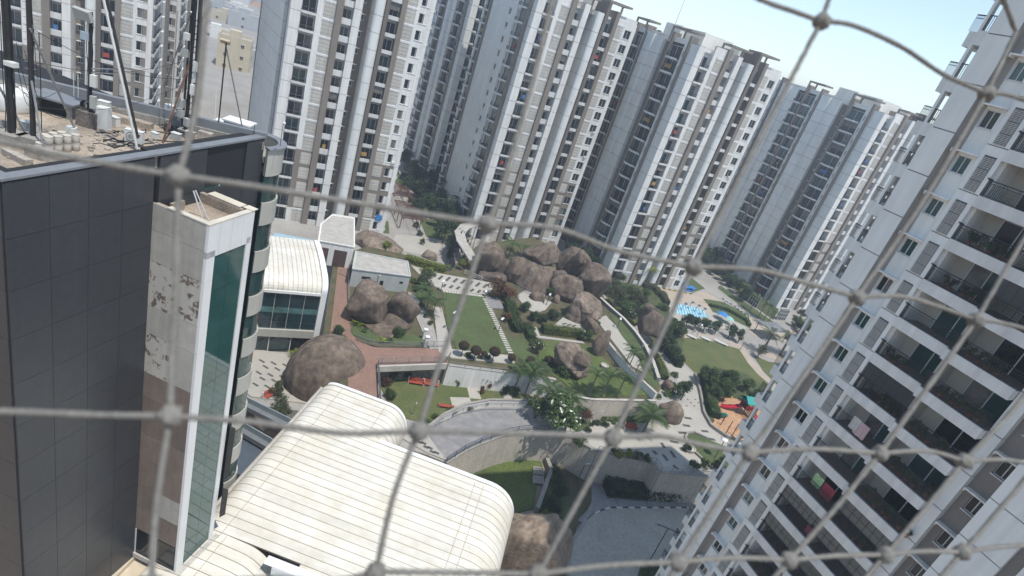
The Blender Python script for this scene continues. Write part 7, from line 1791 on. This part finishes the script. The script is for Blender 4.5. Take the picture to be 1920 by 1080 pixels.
# ================================================================ labels of rows: counted along from a landmark
def pixel(p):
    d = p - Vector((0, 0, HEYE)); x = AX.x * d.x + AY.x * d.y + AZ.x * d.z; return 960 + FPX * x / dep(p)
ROWS = {   # group: (what one is called, landmark at which the count starts, count from the far side)
 'dark trees massed in the shaded gap between the towers': ('dark tree in the shaded wood', 'the pergola', 0),
 'dark palms in the shaded gap': ('dark palm in the shaded wood', 'the pergola', 0),
 'bushes along the pergola': ('bright bush beside the rusty pergola', 'the near tower', 0),
 'trees in the shade behind the boulder pile': ('dark tree behind the boulder pile', 'the crowning boulder', 0),
 'bushes on the slope behind the boulders': ('green bush on the slope behind the long boulder', 'the boulders', 0),
 'trees in the shaded lane between the two last towers': ('dark tree in the shaded lane', 'the middle tower', 0),
 'palms at the foot of the last tower': ('slim palm at the foot of the last tower', 'the shaded lane', 0),
 'round trees in a row along the pool': ('round dark tree in the row along the pool', 'the bulky boulder', 0),
 'trees beside the close tower': ('tree squeezed beside the close tower', 'the last tower', 0),
 'shrubs on the bank above the plaza': ('green shrub on the bank above the plaza', 'the slanting wall', 0),
 'palms along the gravel strip': ('palm along the gravel strip', 'the mould stained block', 0),
 'shrubs beside the gravel strip': ('low shrub beside the gravel strip', 'the mould stained block', 0),
 'bushes under the ball trees': ('low green bush under the ball trees', 'the footbridge', 0),
 'shrubs in the plaza beds': ('dark shrub in the plaza bed', 'the frangipani', 0),
 'bushes in the planter on the straight wall': ('bush in the planter on the straight wall', 'the green sign', 0),
 'shrubs along the foot of the white garden wall': ('shrub along the white garden wall', 'the footbridge', 0),
 'young plants before the white garden wall': ('young leafy plant before the white garden wall', 'the footbridge', 0),
 'bushes along the curved parapet': ('green bush along the curved parapet', 'the hall roof', 0),
 'shrubs at the near end of the parking court': ('shrub at the near end of the parking court', 'the faceted boulder', 0),
 'grass tufts beside the huge boulder': ('tall grass tuft beside the huge boulder', 'the patio', 0),
 'planting between boulders and middle tower': ('green growth on the slope behind the boulders', 'the covered walkway', 0),
 'planting round the balanced boulder': ('grey green growth round the balanced boulder', 'the boulder pile', 0),
 'planting between kerb wall and big lawn': ('green growth between kerb wall and big lawn', 'the bulky boulder', 0),
 'planting between big lawn and playground': ('green growth between big lawn and playground', 'the plaza path', 0),
 'planting round the frangipanis': ('green growth round the frangipanis', 'the slate terrace', 0),
 'planting above the pale broken boulder': ('green growth above the pale broken boulder', 'the slanting wall', 0),
 'planting beside the clipped hedge': ('low growth by the rust red tree', 'the square lawn', 0),
 'planting along the mould stained block': ('low growth by the mould stained block', 'the leaning boulders', 0),
 'planting at the foot of the leaning boulders': ('small plant under the leaning boulders', 'the agave', 0),
 'undergrowth of the shaded wood': ('undergrowth in the shaded wood', 'the near tower', 0),
 'undergrowth of the shaded lane': ('undergrowth in the shaded lane', 'the middle tower', 0),
 'planting at the corner of the last tower': ('green growth at the last tower corner', 'the gazebo', 0),
 'bushes filling the planting bed': ('bush filling the brown planting bed', 'the faceted boulder', 0),
 'bushes in the curved bed by the steps': ('glossy bush in the curved bed', 'the square lawn', 0),
 'bushes at the small lawn corner': ('bush at the small lawn corner', 'the square lawn', 0),
 'bushes under the cracked boulder': ('bush under the cracked boulder', 'the clipped hedge', 0),
 'bushes behind the mould stained block': ('bush behind the mould stained block', 'the flat rock dome', 0),
 'low growth under the pale wall': ('low plant under the pale wall', 'the slate terrace', 0),
 'bushes beside the plaza path': ('bush beside the plaza path', 'the slanting wall', 0),
 'far houses of the city': ('small far house of the city', 'the masts', 0),
 'off white drums stacked in a row on the office roof': None,
 'drums behind the stack': ('white drum behind the stacked row', 'the ladder mast', 0),
 'yellow half balls in the sand': ('yellow half ball in the sand', 'the kerb wall', 0),
 'water spouts in the play pool': ('blue water spout in the play pool', 'the bulky boulder', 0),
 'cables lying on the office roof': None, 'trees among the far houses': ('small tree among the far houses', 'the leaning mast', 0),
}
groups = {}
for o in list(scene.objects):
    if o.parent is None and o.get('group') in ROWS: groups.setdefault(o['group'], []).append(o)
bpy.context.view_layer.update()
for g_, os_ in groups.items():
    if not ROWS[g_]: continue
    what, mark, _ = ROWS[g_]
    for i, o in enumerate(sorted(os_, key=lambda o: pixel(o.location))): o['label'] = '%s %s, counting from %s' % (ORD[i] if i < 17 else str(i + 1) + 'th', what, mark)
rows_ = [o for o in groups.get('off white drums stacked in a row on the office roof', [])]
for up_ in (0, 1):
    for i, o in enumerate(sorted([o for o in rows_ if (o.location.z > 37.4) == bool(up_)], key=lambda o: pixel(o.location))): o['label'] = '%s drum in the %s row of the stack, counting from the ladder mast' % (ORD[i], 'upper' if up_ else 'lower')
